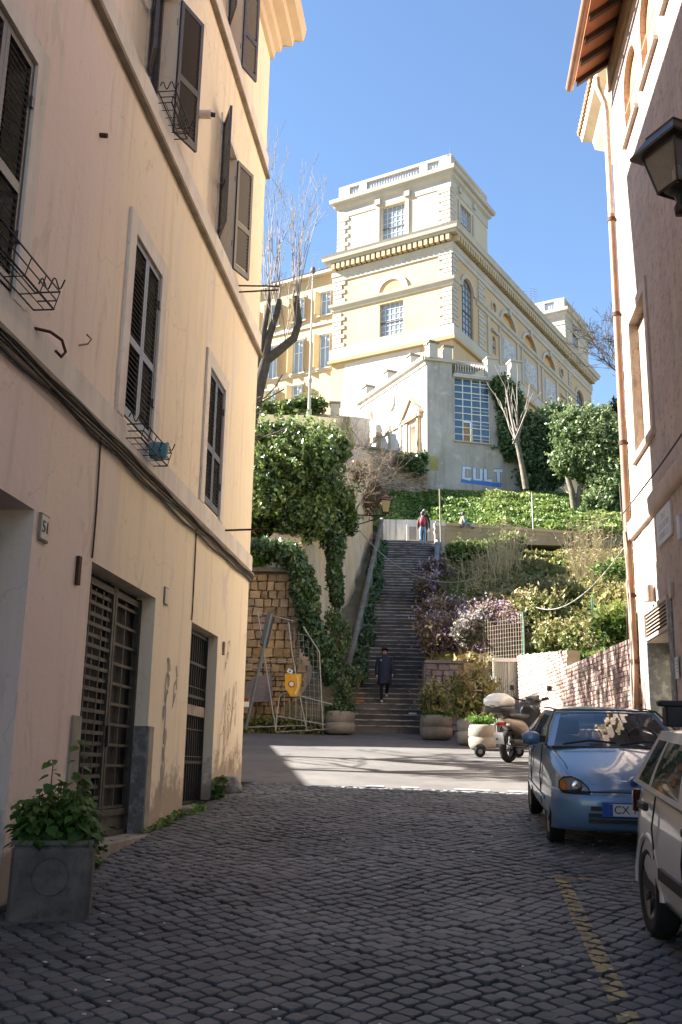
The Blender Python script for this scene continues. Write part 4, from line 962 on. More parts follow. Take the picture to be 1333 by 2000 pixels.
quoin(0, 1.0, 37.7, 41.3, 0, True); quoin(0, 1.0, 42.05, 44.1, 0, True); quoin(5.4, 6.9, 37.7, 41.3, 0, True); quoin(5.4, 6.9, 42.05, 44.1, 0, True); quoin(.15, 1.1, 46.75, 50.5, -.15, True)
quoin(30, 31.2, 37.7, 41.3, 0, True); quoin(30, 31.2, 42.05, 44.1, 0, True); quoin(29.95, 31, 46.75, 49.6, -.15, True)
# windows: glass, panes and bars
def pwindow(x0, x1, z0, z1, nx, nz, y, side=False, arch=False, dark=False):
    w = thing('window', None, None); w.parent = PAL
    def put(mbx): 
        if side: mbx.v = [S(*p) for p in mbx.v]; mbx.f = [f[::-1] for f in mbx.f]
        return mbx
    put(MB().box(x0, x1, y - .06, y - .04, z0, z1)).build('pane_back', M['palglass'] , w)
    dx, dz = (x1 - x0) / nx, (z1 - z0) / nz
    for i in range(nx):
        for j in range(nz):
            put(MB().box(x0 + i * dx + .02, x0 + (i + 1) * dx - .02, y - .04, y - .03 + .01 * random.random(), z0 + j * dz + .02, z0 + (j + 1) * dz - .02)).build('pane', M['palglass'], w)
    mb_ = MB()
    for i in range(nx + 1): mb_.box(x0 + i * dx - .016, x0 + i * dx + .016, y - .035, y + .02, z0, z1)
    for j in range(nz + 1): mb_.box(x0, x1, y - .033, y + .018, z0 + j * dz - .016, z0 + j * dz + .016)
    put(mb_).build('glazing_bars', M['glaze'] if not dark else M['lead'], w)
    m_ = put(MB().box(x0, x1, y - .02, y + .05, z0 + (z1 - z0) * .42, z0 + (z1 - z0) * .42 + .1)); m_.build('transom', M['lead'], w)
    return w
pwindow(4.62, 6.95, 37.85, 40.92, 5, 6, -.25); pwindow(4.6, 6.9, 46.75, 50.36, 5, 7, -.4)
pwindow(1.9, 4.32, 37.72, 42.95, 4, 9, -.2, True, dark=True); pwindow(2.2, 4.45, 47.0, 50.0, 4, 6, -.35, True); pwindow(32.4, 35.1, 37.72, 42.95, 4, 9, -.2, True, dark=True); pwindow(32.6, 34.6, 47.6, 50, 4, 5, -.35, True)
for b0, z0 in ((8.55, 38.25), (27.3, 38.25)): pwindow(b0, b0 + .85, z0, z0 + 1.7, 2, 4, -.15, True)
# round heads closing the square openings
def arch_head(b0, b1, z1, h, depth, side=True, mat='pal'):
    c = (b0 + b1) / 2; r = (b1 - b0) / 2; mb_ = MB()
    for sgn in (-1, 1):
        pts = [(c + sgn * r, z1 + .001)] + [(c + sgn * r * math.cos(g), z1 - h + h * math.sin(g)) for g in np.linspace(0, math.pi / 2, 12)] + [(c, z1 + .001)]
        mb_.prism(pts if sgn < 0 else pts[::-1], (0, -depth, 0), (1, 0, 0), (0, 0, 1), (0, depth + .0015, 0))
    if side: mb_.v = [S(*p) for p in mb_.v]; mb_.f = [f[::-1] for f in mb_.f]
    mb_.build('arch_spandrel', M[mat], PAL)
def arch_ring(c, z, r, w, side, zs=1.0, out=.12, name='arch_moulding', mat='palst'):
    mb_ = MB(); N = 18
    for i in range(N):
        g0, g1 = math.pi * i / N, math.pi * (i + 1) / N
        P = lambda rr, g, o: (c + rr * math.cos(g), o, z + rr * zs * math.sin(g))
        a0, a1, b0, b1 = P(r, g0, out), P(r, g1, out), P(r + w, g0, out), P(r + w, g1, out)
        mb_.quad(a0, b0, b1, a1); mb_.quad(P(r + w, g0, .001), P(r + w, g1, .001), b1, b0); mb_.quad(P(r, g1, .001), P(r, g0, .001), a0, a1)
    if side: mb_.v = [S(*p) for p in mb_.v]; mb_.f = [f[::-1] for f in mb_.f]
    mb_.build(name, M[mat], PAL)
arch_head(1.9, 4.32, 42.95, 1.1, .15); arch_head(32.4, 35.1, 42.95, 1.2, .15)
for a, b in ((8.55, 9.4), (27.3, 28.15)): arch_head(a, b, 39.95, .42, .15)
for a, b in niches:
    arch_head(a, b, 43.55, 1.5, .26); c = (a + b) / 2
    m_ = MB(); sbox(m_, a, b, -.3, -.27, 41.9, 43.6); m_.build('niche_panel', M['orange'], PAL)
    arch_ring(c, 42.03, (b - a) / 2 - .02, .38, True, .82)
    m_ = MB(); sbox(m_, c - .2, c + .2, .001, .3, 43.4, 44.05); m_.build('keystone', M['palst'], PAL)
    m_ = MB(); sbox(m_, a + .1, b - .1, .001, .06, 38.2, 40.9); m_.build('relief_frame', M['palst'], PAL)
    m_ = MB(); sbox(m_, a + .4, b - .4, .061, .10, 38.45, 40.65); o = m_.build('relief', M['relief'], PAL)
for c in (8.55 + .45, 27.75):
    z = 42.8 if c < 20 else 43.05
    for k in (0, 1): arch_ring(c, z, .45, .16, True, 1 if k == 0 else -1, name='oculus_ring')
    m_ = MB(); sbox(m_, c - .46, c + .46, -.15, -.12, z - .46, z + .46); m_.build('oculus_panel', M['orange'], PAL)
    m_ = MB(); sbox(m_, c - .7, c + .7, .001, .25, 40.25, 40.5); m_.build('hood', M['palst'], PAL)
arch_ring(3.11, 41.85, 1.21, .36, True, .95); arch_ring(33.75, 41.75, 1.35, .36, True, .95)
for b in (7.6, 10.3, 14.75, 15.95, 20.4, 21.6, 26.0, 29.2):
    m_ = MB(); sbox(m_, b - .22, b + .22, .001, .12, 37.65, 41.33); m_.build('pilaster', M['palst'], PAL)
arch_ring(5.8, 41.96, 1.15, .5, False, .93, .14)
m_ = MB(); pts = [(5.8 + 1.15 * math.cos(g), 41.96 + 1.07 * math.sin(g)) for g in np.linspace(0, math.pi, 16)]; m_.prism(pts[::-1], (0, .0, 0), (1, 0, 0), (0, 0, 1), (0, .03, 0)); m_.build('lunette_panel', M['orange'], PAL)
for x in (4.3, 7.25):
    MB().box(x - .16, x + .16, -.149, -.03, 46.7, 50.45).build('pilaster', M['palst'], PAL); MB().box(x - .26, x + .26, -.149, .1, 50.75, 51.25).build('console', M['palst'], PAL)
for b in (1.75, 4.9):
    m_ = MB(); sbox(m_, b - .16, b + .16, -.149, -.03, 46.7, 50.1); m_.build('pilaster', M['palst'], PAL); m_ = MB(); sbox(m_, b - .22, b + .22, -.149, .1, 50.75, 51.25); m_.build('console', M['palst'], PAL)
MB().box(4.45, 7.1, -.149, -.08, 50.4, 50.62).build('window_head', M['modil'], PAL)
# balustrades
bal = MB(); bal.lathe([(.07, 0), (.07, .08), (.045, .12), (.085, .3), (.1, .42), (.05, .7), (.075, .85), (.07, .95)], 8); bal = bal.mesh('baluster', M['palst'])
def balustrade(b0, b1, w, zb):
    y = -b0 - .1; x0 = .15
    for (xa, xb, sd) in ((x0, w, False), (b0 + .05, b1, True)):
        for za, zc, t in ((zb, zb + .22, .24), (zb + 1.15, zb + 1.42, .26)):
            m_ = MB()
            if sd: m_.box(x0 - .05, x0 + t * 1.4, -xb, -xa, za, zc)
            else: m_.box(xa, xb, y - t * 1.4, y + .05, za + .002, zc + .002)
            m_.build('rail', M['palst'], PAL)
        L = xb - xa; ped = [0, .17, .24, .78, .85, 1.0] if not sd else [0, .16, .3, .36, .86, 1.0]
        blocks = [(0, .1), (.2, .27), (.74, .81), (.9, 1.0)] if not sd else [(0, .1), (.88, 1.0)]
        for a, b in blocks:
            m_ = MB()
            if sd: m_.box(x0 - .03, x0 + .36, -(xa + b * L), -(xa + a * L), zb + .2, zb + 1.16)
            else: m_.box(xa + a * L, xa + b * L, y - .36, y + .03, zb + .2, zb + 1.16)
            m_.build('pedestal', M['palst'], PAL)
        n = int(L / .27)
        for i in range(n):
            f = (i + .5) / n
            if any(a - .005 < f < b + .005 for a, b in blocks): continue
            o = link('baluster', bal, PAL); o.location = (x0 + .17, -(xa + f * L), zb + .21) if sd else (xa + f * L, y - .17, zb + .21)
balustrade(0.15, 8.2, 11.5, 52.38); balustrade(29.95, 38.3, 11.5, 51.45)
MB().tube([(.3, -.4, 53.8), (.3, -.4, 54.5)], .02, 5).build('lightning_rod', M['lead'], PAL)
for dx in (0, 1.2):
    m_ = MB(); m_.tube([(4 + dx, -31, 52.5), (4 + dx, -31, 55.5)], .03, 5)
    for k in range(5): m_.tube([(4 + dx - .3, -31 - .4, 54 + k * .3), (4 + dx + .3, -31 + .4, 54 + k * .3)], .015, 4)
    m_.build('antenna', M['lead'], PAL)
# left wing, set back a little
WY = -.8
wh = []
for zA, zB in ((41.7, 43.95), (36.55, 39.75), (33.0, 35.35)):
    for x0 in (12.45, 15.3, 18.15, 21.0, 23.8): wh.append((x0, x0 + 1.15, zA, zB, .2))
wh = [h for h in wh if not (h[2] == 33.0 and h[0] < 13)] + [(10.4, 10.5, 33, 33.1, .02)]
mb = MB(); holed_wall(mb, FWD - .01, 30, 28, 45.6, [h for h in wh if h[0] > 11], WY); mb.quad((30, WY, 28), (30, WY, 45.6), (30, -15, 45.6), (30, -15, 28)); mb.build('wing_wall', M['pal'], PAL)
MB().box(FWD + .01, 30.5, -12, WY + .55, 45.61, 45.95).build('wing_cornice', M['palst'], PAL)
m_ = MB(); m_.add([(FWD, WY + .6, 45.96), (30.6, WY + .6, 45.96), (30.6, -8, 47.6), (FWD, -8, 47.6)], [(1, 0, 3, 2)]); m_.build('wing_roof', M['tile'], PAL)
for z in (40.7, 36.2): MB().box(FWD + .02, 30, WY + .001, WY + .12, z, z + .3).build('wing_band', M['palst'], PAL)
for x0, x1, z0, z1, dp in wh:
    if x0 < 11: continue
    w = thing('window', None, None); w.parent = PAL
    MB().box(x0, x1, WY - .19, WY - .15, z0, z1).build('pane', M['palglass'], w)
    m_ = MB(); c = (x0 + x1) / 2
    for x in (x0 + .04, c - .03, x1 - .1): m_.box(x, x + .07, WY - .15, WY - .1, z0, z1)
    for z in (z0, (z0 * .4 + z1 * .6), z1 - .07): m_.box(x0, x1, WY - .148, WY - .102, z, z + .07)
    m_.build('sash', M['glaze'], w)
    m_ = MB(); m_.box(x0 - .18, x0 - .001, WY + .001, WY + .06, z0 - .1, z1 + .18); m_.box(x1 + .001, x1 + .18, WY + .001, WY + .06, z0 - .1, z1 + .18); m_.box(x0, x1, WY + .001, WY + .06, z1 + .001, z1 + .18); m_.box(x0 - .25, x1 + .25, WY + .061, WY + .2, z0 - .2, z0 - .1); m_.build('window_frame', M['palst'], w)
    for xh, sg, mt in ((x0, -1, 'shw'), (x1, 1, 'shy')):
        m_ = MB(); a = R_(62); m_.obox((xh + sg * .28 * math.cos(a), WY + .06 + .28 * math.sin(a), (z0 + z1) / 2), (.28 * sg * math.cos(a), .28 * math.sin(a), 0), (-.02 * math.sin(a), .02 * sg * math.cos(a), 0), (0, 0, (z1 - z0) / 2)); m_.build('shutter', M['shw' if sg < 0 else 'shy'], w)
# bare plaster patch low on the tower front
m_ = MB(); m_.add([(3.2, .012, 30), (10.9, .012, 30), (10.4, .012, 36.0), (8.0, .012, 36.15), (3.0, .012, 36.1)], [(0, 1, 2, 3, 4)]); m_.build('bare_plaster', pm('peeled_plaster', (0.56, 0.47, 0.40), (0.62, 0.55, 0.49), scale=.8, dirt=(0.45, 0.33, 0.25), dscale=1.6, rough=.95, bscale=5, bstr=.4, bdist=.05), PAL)

# ================================================================== TERRACE BUILDING BELOW THE PALACE
M['whitefac'] = pm('white_stucco', (0.80, 0.77, 0.70), (0.76, 0.72, 0.65), scale=.9, streak=((0.52, 0.46, 0.38), 1.4, .4), rough=.9, bscale=10, bstr=.2)
M['greywall'] = pm('stained_grey_render', (0.46, 0.43, 0.39), (0.37, 0.345, 0.31), scale=.55, alt_lo=.4, alt_hi=.62, streak=((0.23, 0.205, 0.18), 1.1, .7), dirt=(0.55, 0.52, 0.47), dscale=1.4, dlo=.56, dhi=.66, rough=.95, bscale=9, bstr=.4, bdist=.03)
M['tanstone'] = pm('tan_door_stone', (0.52, 0.36, 0.22), (0.44, 0.30, 0.18), scale=2, rough=.9, bstr=.2)
M['winblue'] = glassmat('sky_glass', (0.05, 0.10, 0.17), rough=.05)
GC = at(834, 697, 60); ga = R_(-25.4); gd = Vector((math.sin(ga), math.cos(ga), 0)); GRZ = math.atan2(gd.y, gd.x)
TB = thing('terrace_building', 'white stucco terrace building with pedimented door below the palace', 'building', (GC.x, GC.y, 0), GRZ)
gn = Vector((gd.y, -gd.x, 0)) * -1      # outside of the white face (towards the left)
def fm(px, py):
    d = FW + CR * ((px - 666.5) / FPX) + CU * ((1000 - py) / FPX); t = (GC - CAM).dot(gn) / d.dot(gn); p = CAM + d * t; return (p - GC).dot(gd), p.z
# local x along gd; outside is +y when x cross y = z
ZT = GC.z
FL = fm(706, 790)[0]
dA, dZ0 = fm(814, 868); dB, _ = fm(803, 868); _, dZ1 = fm(808, 832)
wA, wz0 = fm(729, 820); wB, wz1 = fm(721, 806)
mb = MB(); holed_wall(mb, 0, FL, 17, ZT - .5, [(min(dA, dB), max(dA, dB), 17.5, dZ1, .4), (min(wA, wB), max(wA, wB), min(wz0, wz1), max(wz0, wz1), .25)])
mb.quad((FL, 0, 17), (FL, 0, ZT - .5), (FL, -5, ZT - .5), (FL, -5, 17))
mb.build('wall', M['whitefac'], TB)
MB().box(min(dA, dB), max(dA, dB), -.42, -.38, 17, dZ1).build('door', pm('orange_door', (0.42, 0.22, 0.10), (0.36, 0.19, 0.09), scale=2), TB)
MB().box(min(wA, wB), max(wA, wB), -.27, -.23, min(wz0, wz1), max(wz0, wz1)).build('window_panel', M['tanstone'], TB)
mb = MB(); pr = [(0, ZT - .55), (.1, ZT - .5), (.14, ZT - .3), (.3, ZT - .22), (.34, ZT + .0), (0, ZT + .05)]
rows = [[(-.0 , o, z) for o, z in pr], [(FL + .2, o, z) for o, z in pr]]
for i in range(5): mb.quad(rows[0][i], rows[1][i], rows[1][i + 1], rows[0][i + 1])
mb.add(rows[0], [tuple(range(6))]); mb.build('cornice', M['palst'], TB)
MB().box(-.3, FL, -4, -.001, ZT - .1, ZT + .02).build('terrace', M['palst'], TB)
for px, py in ((700, 690), (751, 745), (796, 712), (833, 680)):
    x, z = fm(px, py); x = max(.1, min(FL - .3, x)); MB().box(x - .28, x + .28, -.7, -.1, ZT, ZT + .95).build('pier', M['palst'], TB); MB().box(x - .36, x + .36, -.78, -.02, ZT + .95, ZT + 1.08).build('pier_cap', M['coping'], TB)
# pedimented doorway and stepped entablature with pilasters
xa, xb = min(dA, dB), max(dA, dB); c = (xa + xb) / 2; zt = dZ1
for x in (xa - .55, xb + .25): MB().box(x, x + .3, .001, .16, 17, zt + .35).build('pilaster', M['tanstone'], TB)
MB().box(xa - .2, xa - .001, .001, .08, 17, zt + .15).build('door_frame', M['tanstone'], TB); MB().box(xb + .001, xb + .2, .001, .08, 17, zt + .15).build('door_frame', M['tanstone'], TB)
MB().box(xa - .75, xb + .75, .001, .26, zt + .351, zt + .6).build('entablature', M['tanstone'], TB)
m_ = MB(); m_.prism([(xa - .8, 0), (xb + .8, 0), (c, 1.15)], (0, .02, zt + .6), (1, 0, 0), (0, 0, 1), (0, .16, 0)); m_.build('pediment', M['palst'], TB)
for sg in (-1, 1):
    m_ = MB(); w = (xb - xa) / 2 + .85; m_.obox((c + sg * w / 2, .16, zt + .6 + .62), (sg * w / 2, 0, -.60), (0, .16, 0), (0, 0, .07)); m_.build('pediment_moulding', M['tanstone'], TB)
L0 = xb + 1.0
for k in range(4):
    x0 = L0 + k * (FL - L0 - .3) / 4; x1 = x0 + (FL - L0 - .3) / 4
    MB().box(x0 + .05, x1 - .05, .001, .14, zt + .45, zt + .75).build('entablature', M['palst'], TB); MB().box(x0 + .1, x0 + .5, .001, .2, zt + .55, zt + .9).build('entablature_block', M['tanstone'], TB)
    MB().box(x0 + .15, x0 + .45, .001, .1, 17, zt + .45).build('pilaster', M['palst'], TB)
    if k < 3: MB().box(x0 + .8, x1 - .25, .001, .05, 17, zt - .5).build('panel', M['whitefac'], TB)
m_ = MB(); xo, zo = fm(766, 785); m_.prism([(.45 * math.cos(g), .6 * math.sin(g)) for g in np.linspace(0, 2 * math.pi, 20)[:-1]][::-1], (xo, .001, zo), (1, 0, 0), (0, 0, 1), (0, .14, 0)); m_.build('oval_medallion', M['palst'], TB)
# grey end wall with the tall window
wa = R_(76); wd = Vector((math.sin(wa), math.cos(wa), 0)); WRZ = math.atan2(wd.y, wd.x); wn_ = Vector((wd.y, -wd.x, 0))
GW = thing('grey_wall', 'stained grey garden front with a tall gridded window and spray lettering', 'wall', (GC.x, GC.y, 0), WRZ)
# local x along wd (to the picture's right), outside is -y
def gm(px, py, out=0.0):
    d = FW + CR * ((px - 666.5) / FPX) + CU * ((1000 - py) / FPX); p0 = GC + wn_ * out; t = (p0 - CAM).dot(wn_) / d.dot(wn_); p = CAM + d * t; return (p - p0).dot(wd), p.z
gx0, gz1 = gm(888, 736); gx1, gz0 = gm(959, 866)
GH = 6.3
def holed_neg(mb, *a):
    t = MB(); holed_wall(t, *a); mb.add([(x, -y, z) for x, y, z in t.v], [f[::-1] for f in t.f])
mb = MB(); holed_neg(mb, 0, GH, 16, ZT - 1.15, [(gx0, gx1, gz0, gz1, .3)]); holed_neg(mb, 0, gx0 - .15, ZT - 1.15, ZT - .25, [])
mb.quad((gx0 - .15, 0, ZT - 1.15), (gx0 - .15, 0, ZT - .25), (gx0 - .15, 1.0, ZT - .25), (gx0 - .15, 1.0, ZT - 1.15))
mb.build('wall', M['greywall'], GW)
MB().box(-.2, gx0 + .05, -.16, 1.0, ZT - .25, ZT - .02).build('coping', M['palst'], GW)
MB().box(.1, 1.7, -.06, 1.2, ZT - .02, ZT + .0).build('slab', M['palst'], GW)
for x in (.35, 1.45): MB().box(x - .28, x + .28, .05, .6, ZT - .02, ZT + .85).build('pier', M['palst'], GW); MB().box(x - .34, x + .34, -.01, .66, ZT + .85, ZT + .97).build('pier_cap', M['coping'], GW)
MB().box(gx0 - .1, GH, -.14, .4, ZT - 1.149, ZT - .98).build('coping', M['palst'], GW)
NX, NZ = 4, 9; dx, dz = (gx1 - gx0) / NX, (gz1 - gz0) / NZ
gwn = thing('tall_window', None, None); gwn.parent = GW
for i in range(NX):
    for j in range(NZ):
        dark = i == 1 and j < 3
        MB().box(gx0 + i * dx + .01, gx0 + (i + 1) * dx - .01, .2 + (.25 if dark else .006 * random.random()), .5 if dark else .24, gz0 + j * dz + .01, gz0 + (j + 1) * dz - .01).build('pane', M['tanstone'] if dark else M['winblue'], gwn)
m_ = MB()
for i in range(NX + 1): m_.box(gx0 + i * dx - .03, gx0 + i * dx + .03, .14, .22, gz0, gz1)
m_.build('mullions', M['glaze'], gwn); m_ = MB()
for j in range(NZ + 1): m_.box(gx0 + .03, gx1 - .03, .15, .215, gz0 + j * dz - .03, gz0 + j * dz + .03)
for j in range(NZ):
    if j % 2 == 0: m_.box(gx0 + dx * 2, gx1 - .03, .16, .213, gz0 + (j + .5) * dz - .015, gz0 + (j + .5) * dz + .015)
m_.build('transoms', M['glaze'], gwn)
MB().box(gx0 - .1, gx1 + .1, -.12, .2, gz0 - .12, gz0 - .031).build('sill', M['palst'], GW)
# iron railing on the terrace edge
rl = thing('terrace_railing', 'pale iron railing on the terrace above the gridded window', 'railing', (GC.x, GC.y, 0), WRZ)
for z in (ZT - .9, ZT - .05): MB().box(gx0, GH - .1, .02, .07, z, z + .05).build('rail', M['glaze'], rl)
bm_ = MB().tube([(-.06, 0, 0), (.06, 0, .8)], .013, 4).mesh('bar', M['glaze']); bm2 = MB().tube([(.06, 0, 0), (-.06, 0, .8)], .013, 4).mesh('bar', M['glaze'])
for i in range(int((GH - gx0) / .17)):
    for me_ in (bm_, bm2): o = link('bar', me_, rl); o.location = (gx0 + .1 + i * .17, .045, ZT - .87)
for px in (962, 1008):
    x, _ = gm(px, 715); MB().box(x - .35, x + .35, -.05, .55, ZT - 1.0, ZT + .35).build('pier', M['palst'], rl); MB().box(x - .42, x + .42, -.12, .62, ZT + .35, ZT + .47).build('pier_cap', M['palst'], rl)
# spray lettering CULT
M['blue'] = flat('blue_spray', (0.06, 0.20, 0.55), rough=.8, var=.15); M['whites'] = flat('white_spray', (0.62, 0.66, 0.70), rough=.8, var=.12)
cx0, cz1 = gm(902, 908); cx1, cz0 = gm(984, 946); cw = cx1 - cx0; chh = cz1 - cz0
gf = thing('spray_lettering', 'white letters CULT outlined in blue sprayed on the grey wall', 'graffiti', (GC.x, GC.y, 0), WRZ)
strokes = {'C': [[(.78, .86), (.74, .97), (.08, .98), (.02, .06), (.76, .02), (.80, .16)]], 'U': [[(.12, 1), (.1, .05), (.85, .05), (.88, 1)]], 'L': [[(.2, 1), (.18, .05), (.95, .06)]], 'T': [[(.0, .95), (1.0, 1.0)], [(.5, .95), (.52, .0)]]}
for k, ch in enumerate('CULT'):
    ox = cx0 + .1 + k * cw * .245; w = cw * .21
    for layer, (mt, ww, oy) in enumerate((('blue', .30, -.004), ('whites', .20, -.008))):
        m_ = MB()
        for st in strokes[ch]: ribbon(m_, [(ox + a * w, oy - .0015 * k, cz0 + .12 + b * (chh - .26)) for a, b in st], ww, (0, -1, 0))
        m_.build('letter_outline' if layer == 0 else 'letter', M[mt], gf)
m_ = MB(); m_.add([(cx0 - .05, -.002, cz0 - .12), (cx1 - .2, -.002, cz0 - .22), (cx1 - .1, -.002, cz0 + .05), (cx0 - .05, -.002, cz0 + .08)], [(0, 1, 2, 3)]); m_.build('underline', M['blue'], gf)
m_ = MB(); x, z = gm(848, 905); m_.box(x - .3, x + .3, -.004, -.001, z - .45, z + .45); o = m_.build('yellow_patch', flat('yellow_lichen_paint', (0.36, 0.31, 0.12), rough=.9, var=.3), GW)
# rubble wall under the white face
rw = thing('rubble_wall', 'rough rubble stone wall below the white terrace building', 'wall', (0, 0, 0))
p0 = at(700, 873, 57.4); p1 = at(836, 876, 59.2)
MB().obox(((p0.x + p1.x) / 2, (p0.y + p1.y) / 2 + .4, (p0.z + 15.5) / 2), ((p1.x - p0.x) / 2, (p1.y - p0.y) / 2, 0), (0, .36, 0), (0, 0, (p0.z - 15.5) / 2)).build('core', pm('rubble_mortar', (0.30, 0.25, 0.19), (0.24, 0.2, 0.15), scale=1.5, dirt=(0.16, 0.14, 0.09), dscale=2.5, rough=.95, bscale=6, bstr=.7, bdist=.05), rw)
M['rubst'] = pm('rubble_stone', (0.33, 0.27, 0.20), (0.25, 0.20, 0.145), scale=1.5, rough=.95, bscale=10, bstr=.6, perobj=.4)
rbv = []
for k in range(6):
    bm = bmesh.new(); bmesh.ops.create_icosphere(bm, subdivisions=1, radius=.5); r = random.Random(k)
    for v in bm.verts: v.co *= r.uniform(.8, 1.15)
    me = bpy.data.meshes.new('stone'); bm.to_mesh(me); bm.free(); me.materials.append(M['rubst']); rbv.append(me)
for i in range(210):
    f = random.random(); z = 17.6 + random.random() * (p0.z - 17.7); o = link('stone', random.choice(rbv), rw); o.location = (p0.x + (p1.x - p0.x) * f, p0.y + (p1.y - p0.y) * f + .03, z); o.scale = (random.uniform(.2, .42), .16, random.uniform(.12, .24))
MB().obox(((p0.x + p1.x) / 2, (p0.y + p1.y) / 2 + .35, p0.z + .06), ((p1.x - p0.x) / 2, (p1.y - p0.y) / 2, 0), (0, .42, 0), (0, 0, .07)).build('coping', M['coping'], rw)
# garden walls and hedge wall, upper left
ul = thing('garden_wall', 'grey garden wall with low piers beneath the yellow palace wing', 'wall', (0, 0, 0))
a, b = at(480, 815, 64), at(712, 785, 66)
MB().obox(((a.x + b.x) / 2, 65, 22.3), ((b.x - a.x) / 2 + .4, 1, 0), (0, .3, 0), (0, 0, 2.3)).build('wall_face', M['greywall'], ul)
for px in (598, 655):
    p = at(px, 785, 65); MB().box(p.x - .3, p.x + .3, 64.4, 65.2, 22, 25.15).build('pier', M['palst'], ul); MB().box(p.x - .38, p.x + .38, 64.3, 65.3, 25.15, 25.27).build('pier_cap', M['coping'], ul)
# parapet walk right of the stair head
M['parbrick'] = pm('tan_parapet_brick', (0.42, 0.30, 0.18), (0.36, 0.25, 0.145), scale=1.0, streak=((0.24, 0.17, 0.11), 1.5, .5), dirt=(0.18, 0.15, 0.08), dscale=2.5, dlo=.55, dhi=.7, rough=.95, bscale=9, bstr=.6, bdist=.03)
pw = thing('brick_parapet', 'long tan brick parapet wall running right from the stair head', 'wall', (0, 0, 0))
a, b = at(866, 1021, 47.2), at(1260, 1048, 51.5)
dv = (b - a); n = Vector((-dv.y, dv.x, 0)).normalized()
zt = (a.z + b.z) / 2 
for k, (zz0, zz1, th) in enumerate(((-3.2, -.34, .18), (-.34, -.12, .2), (-.12, 0.02, .25))):
    m_ = MB(); A = a + n * .2; B = b + n * .2
    m_.obox((A + B) / 2 + Vector((0, 0, (zz0 + zz1) / 2)), dv / 2 * .999, n * th, (0, 0, (zz1 - zz0) / 2)); m_.build(('wall_face', 'brick_course', 'coping')[k], M['parbrick'] if k < 2 else M['tanstone'], pw)
pil = thing('gate_pillar', 'pale stone pillar with banded cap at the stair head', 'pillar', at(859, 1080, 46.8))
MB().box(-.22, .22, -.22, .22, -1.2, 1.25).build('shaft', M['rtrim'], pil); MB().box(-.26, .26, -.26, .26, 1.25, 1.4).build('cap', M['whitefac'], pil); MB().box(-.25, .25, -.25, .25, .95, 1.05).build('band', M['rtrim'], pil); MB().box(-.2, .2, -.2, .2, 1.4, 1.48).build('top', M['rtrim'], pil)
bw = thing('end_wall', 'stained white wall closing the head of the steps', 'wall', (0, 0, 0))
a, b = at(745, 1014, 49.4), at(850, 1020, 49.6)
MB().box(a.x, b.x + .3, 49.4, 49.75, 11.8, a.z).build('wall_face', pm('stained_white_wall', (0.60, 0.57, 0.53), (0.52, 0.49, 0.45), scale=1, streak=((0.16, 0.15, 0.14), 2.4, .85), rough=.9), bw)
st = thing('marble_post', 'round headed white marble post at the head of the steps', 'post', at(806, 1058, 49.1))
m_ = MB(); m_.prism([(-.3, -.1), (.3, -.1), (.3, .75)] + [(.3 * math.cos(g), .75 + .3 * math.sin(g)) for g in np.linspace(0, math.pi, 10)[1:-1]] + [(-.3, .75)], (0, .0, 0), (1, 0, 0), (0, 0, 1), (0, -.22, 0)); m_.build('slab', M['whitefac'], st)
MB().box(-.17, .17, -.235, -.22, .05, .7).build('inset', M['greywall'], st)
# ================================================================== BRICK WALL, GATE AND LOW WALLS RIGHT OF THE STAIRS
M['brick'] = pm('faded_pink_brick', (0.50, 0.335, 0.28), (0.58, 0.44, 0.37), scale=2.2, dirt=(0.33, 0.22, 0.18), dscale=7, dlo=.55, dhi=.7, rough=.95, bscale=30, bstr=.5, perobj=.3, attr=.3)
M['mortar'] = pm('pale_mortar', (0.40, 0.32, 0.26), (0.32, 0.25, 0.20), scale=3, rough=.95, bscale=30, bstr=.5)
BW = thing('brick_wall', 'faded pink brick garden wall stepping down behind the scooter', 'wall', (4.72, 16.3, 0), math.pi / 2)
# local x runs up the street (+Y), outside (towards the square) is +y (=-X)
def bz(x):                 # top of the wall
    if x < 4.95: return 3.74
    return 4.08 + (x - 4.95) * (4.58 - 4.08) / 5.8
mb = MB(); mb.add([(0, 0, .9), (10.8, 0, .9), (10.8, 0, bz(10.8) - .03), (4.95, 0, bz(4.96) - .03), (4.95, 0, 3.71), (0, 0, 3.71), (0, -.28, .9), (10.8, -.28, .9), (10.8, -.28, bz(10.8) - .03), (4.95, -.28, bz(4.96) - .03), (4.95, -.28, 3.71), (0, -.28, 3.71)],
    [(0, 5, 4, 3, 2, 1), (6, 7, 8, 9, 10, 11), (1, 2, 8, 7), (2, 3, 9, 8), (3, 4, 10, 9), (4, 5, 11, 10)]); mb.build('mortar_bed', M['mortar'], BW)
BVm = []
for k in range(8):
    r = random.Random(k); m_ = MB().box(-.5, .5, -.1, .016, -.5, .5); me = m_.mesh('brick', M['brick']); bm = bmesh.new(); bm.from_mesh(me)
    for v in bm.verts: v.co += Vector((r.uniform(-.03, .03), r.uniform(-.004, .006), r.uniform(-.06, .06)))
    bm.to_mesh(me); bm.free(); BVm.append(me)
bricks = []
row = 0; z = 1.3
while z < 4.6:
    x = -.13 * (row % 2)
    while x < 10.75:
        w = .27 * random.uniform(.92, 1.06); xc = x + w / 2
        if 0 < xc < 10.7 and z + .04 < bz(xc) and not (xc < 5 and z > 3.74): bricks.append((xc, z, w - .018))
        x += w
    z += .082; row += 1
bricks.sort(key=lambda b: b[0] + (100 if b[1] < 1.45 + SL * b[0] + .25 else 0))
bmv = []; bmf = []; bmr = []
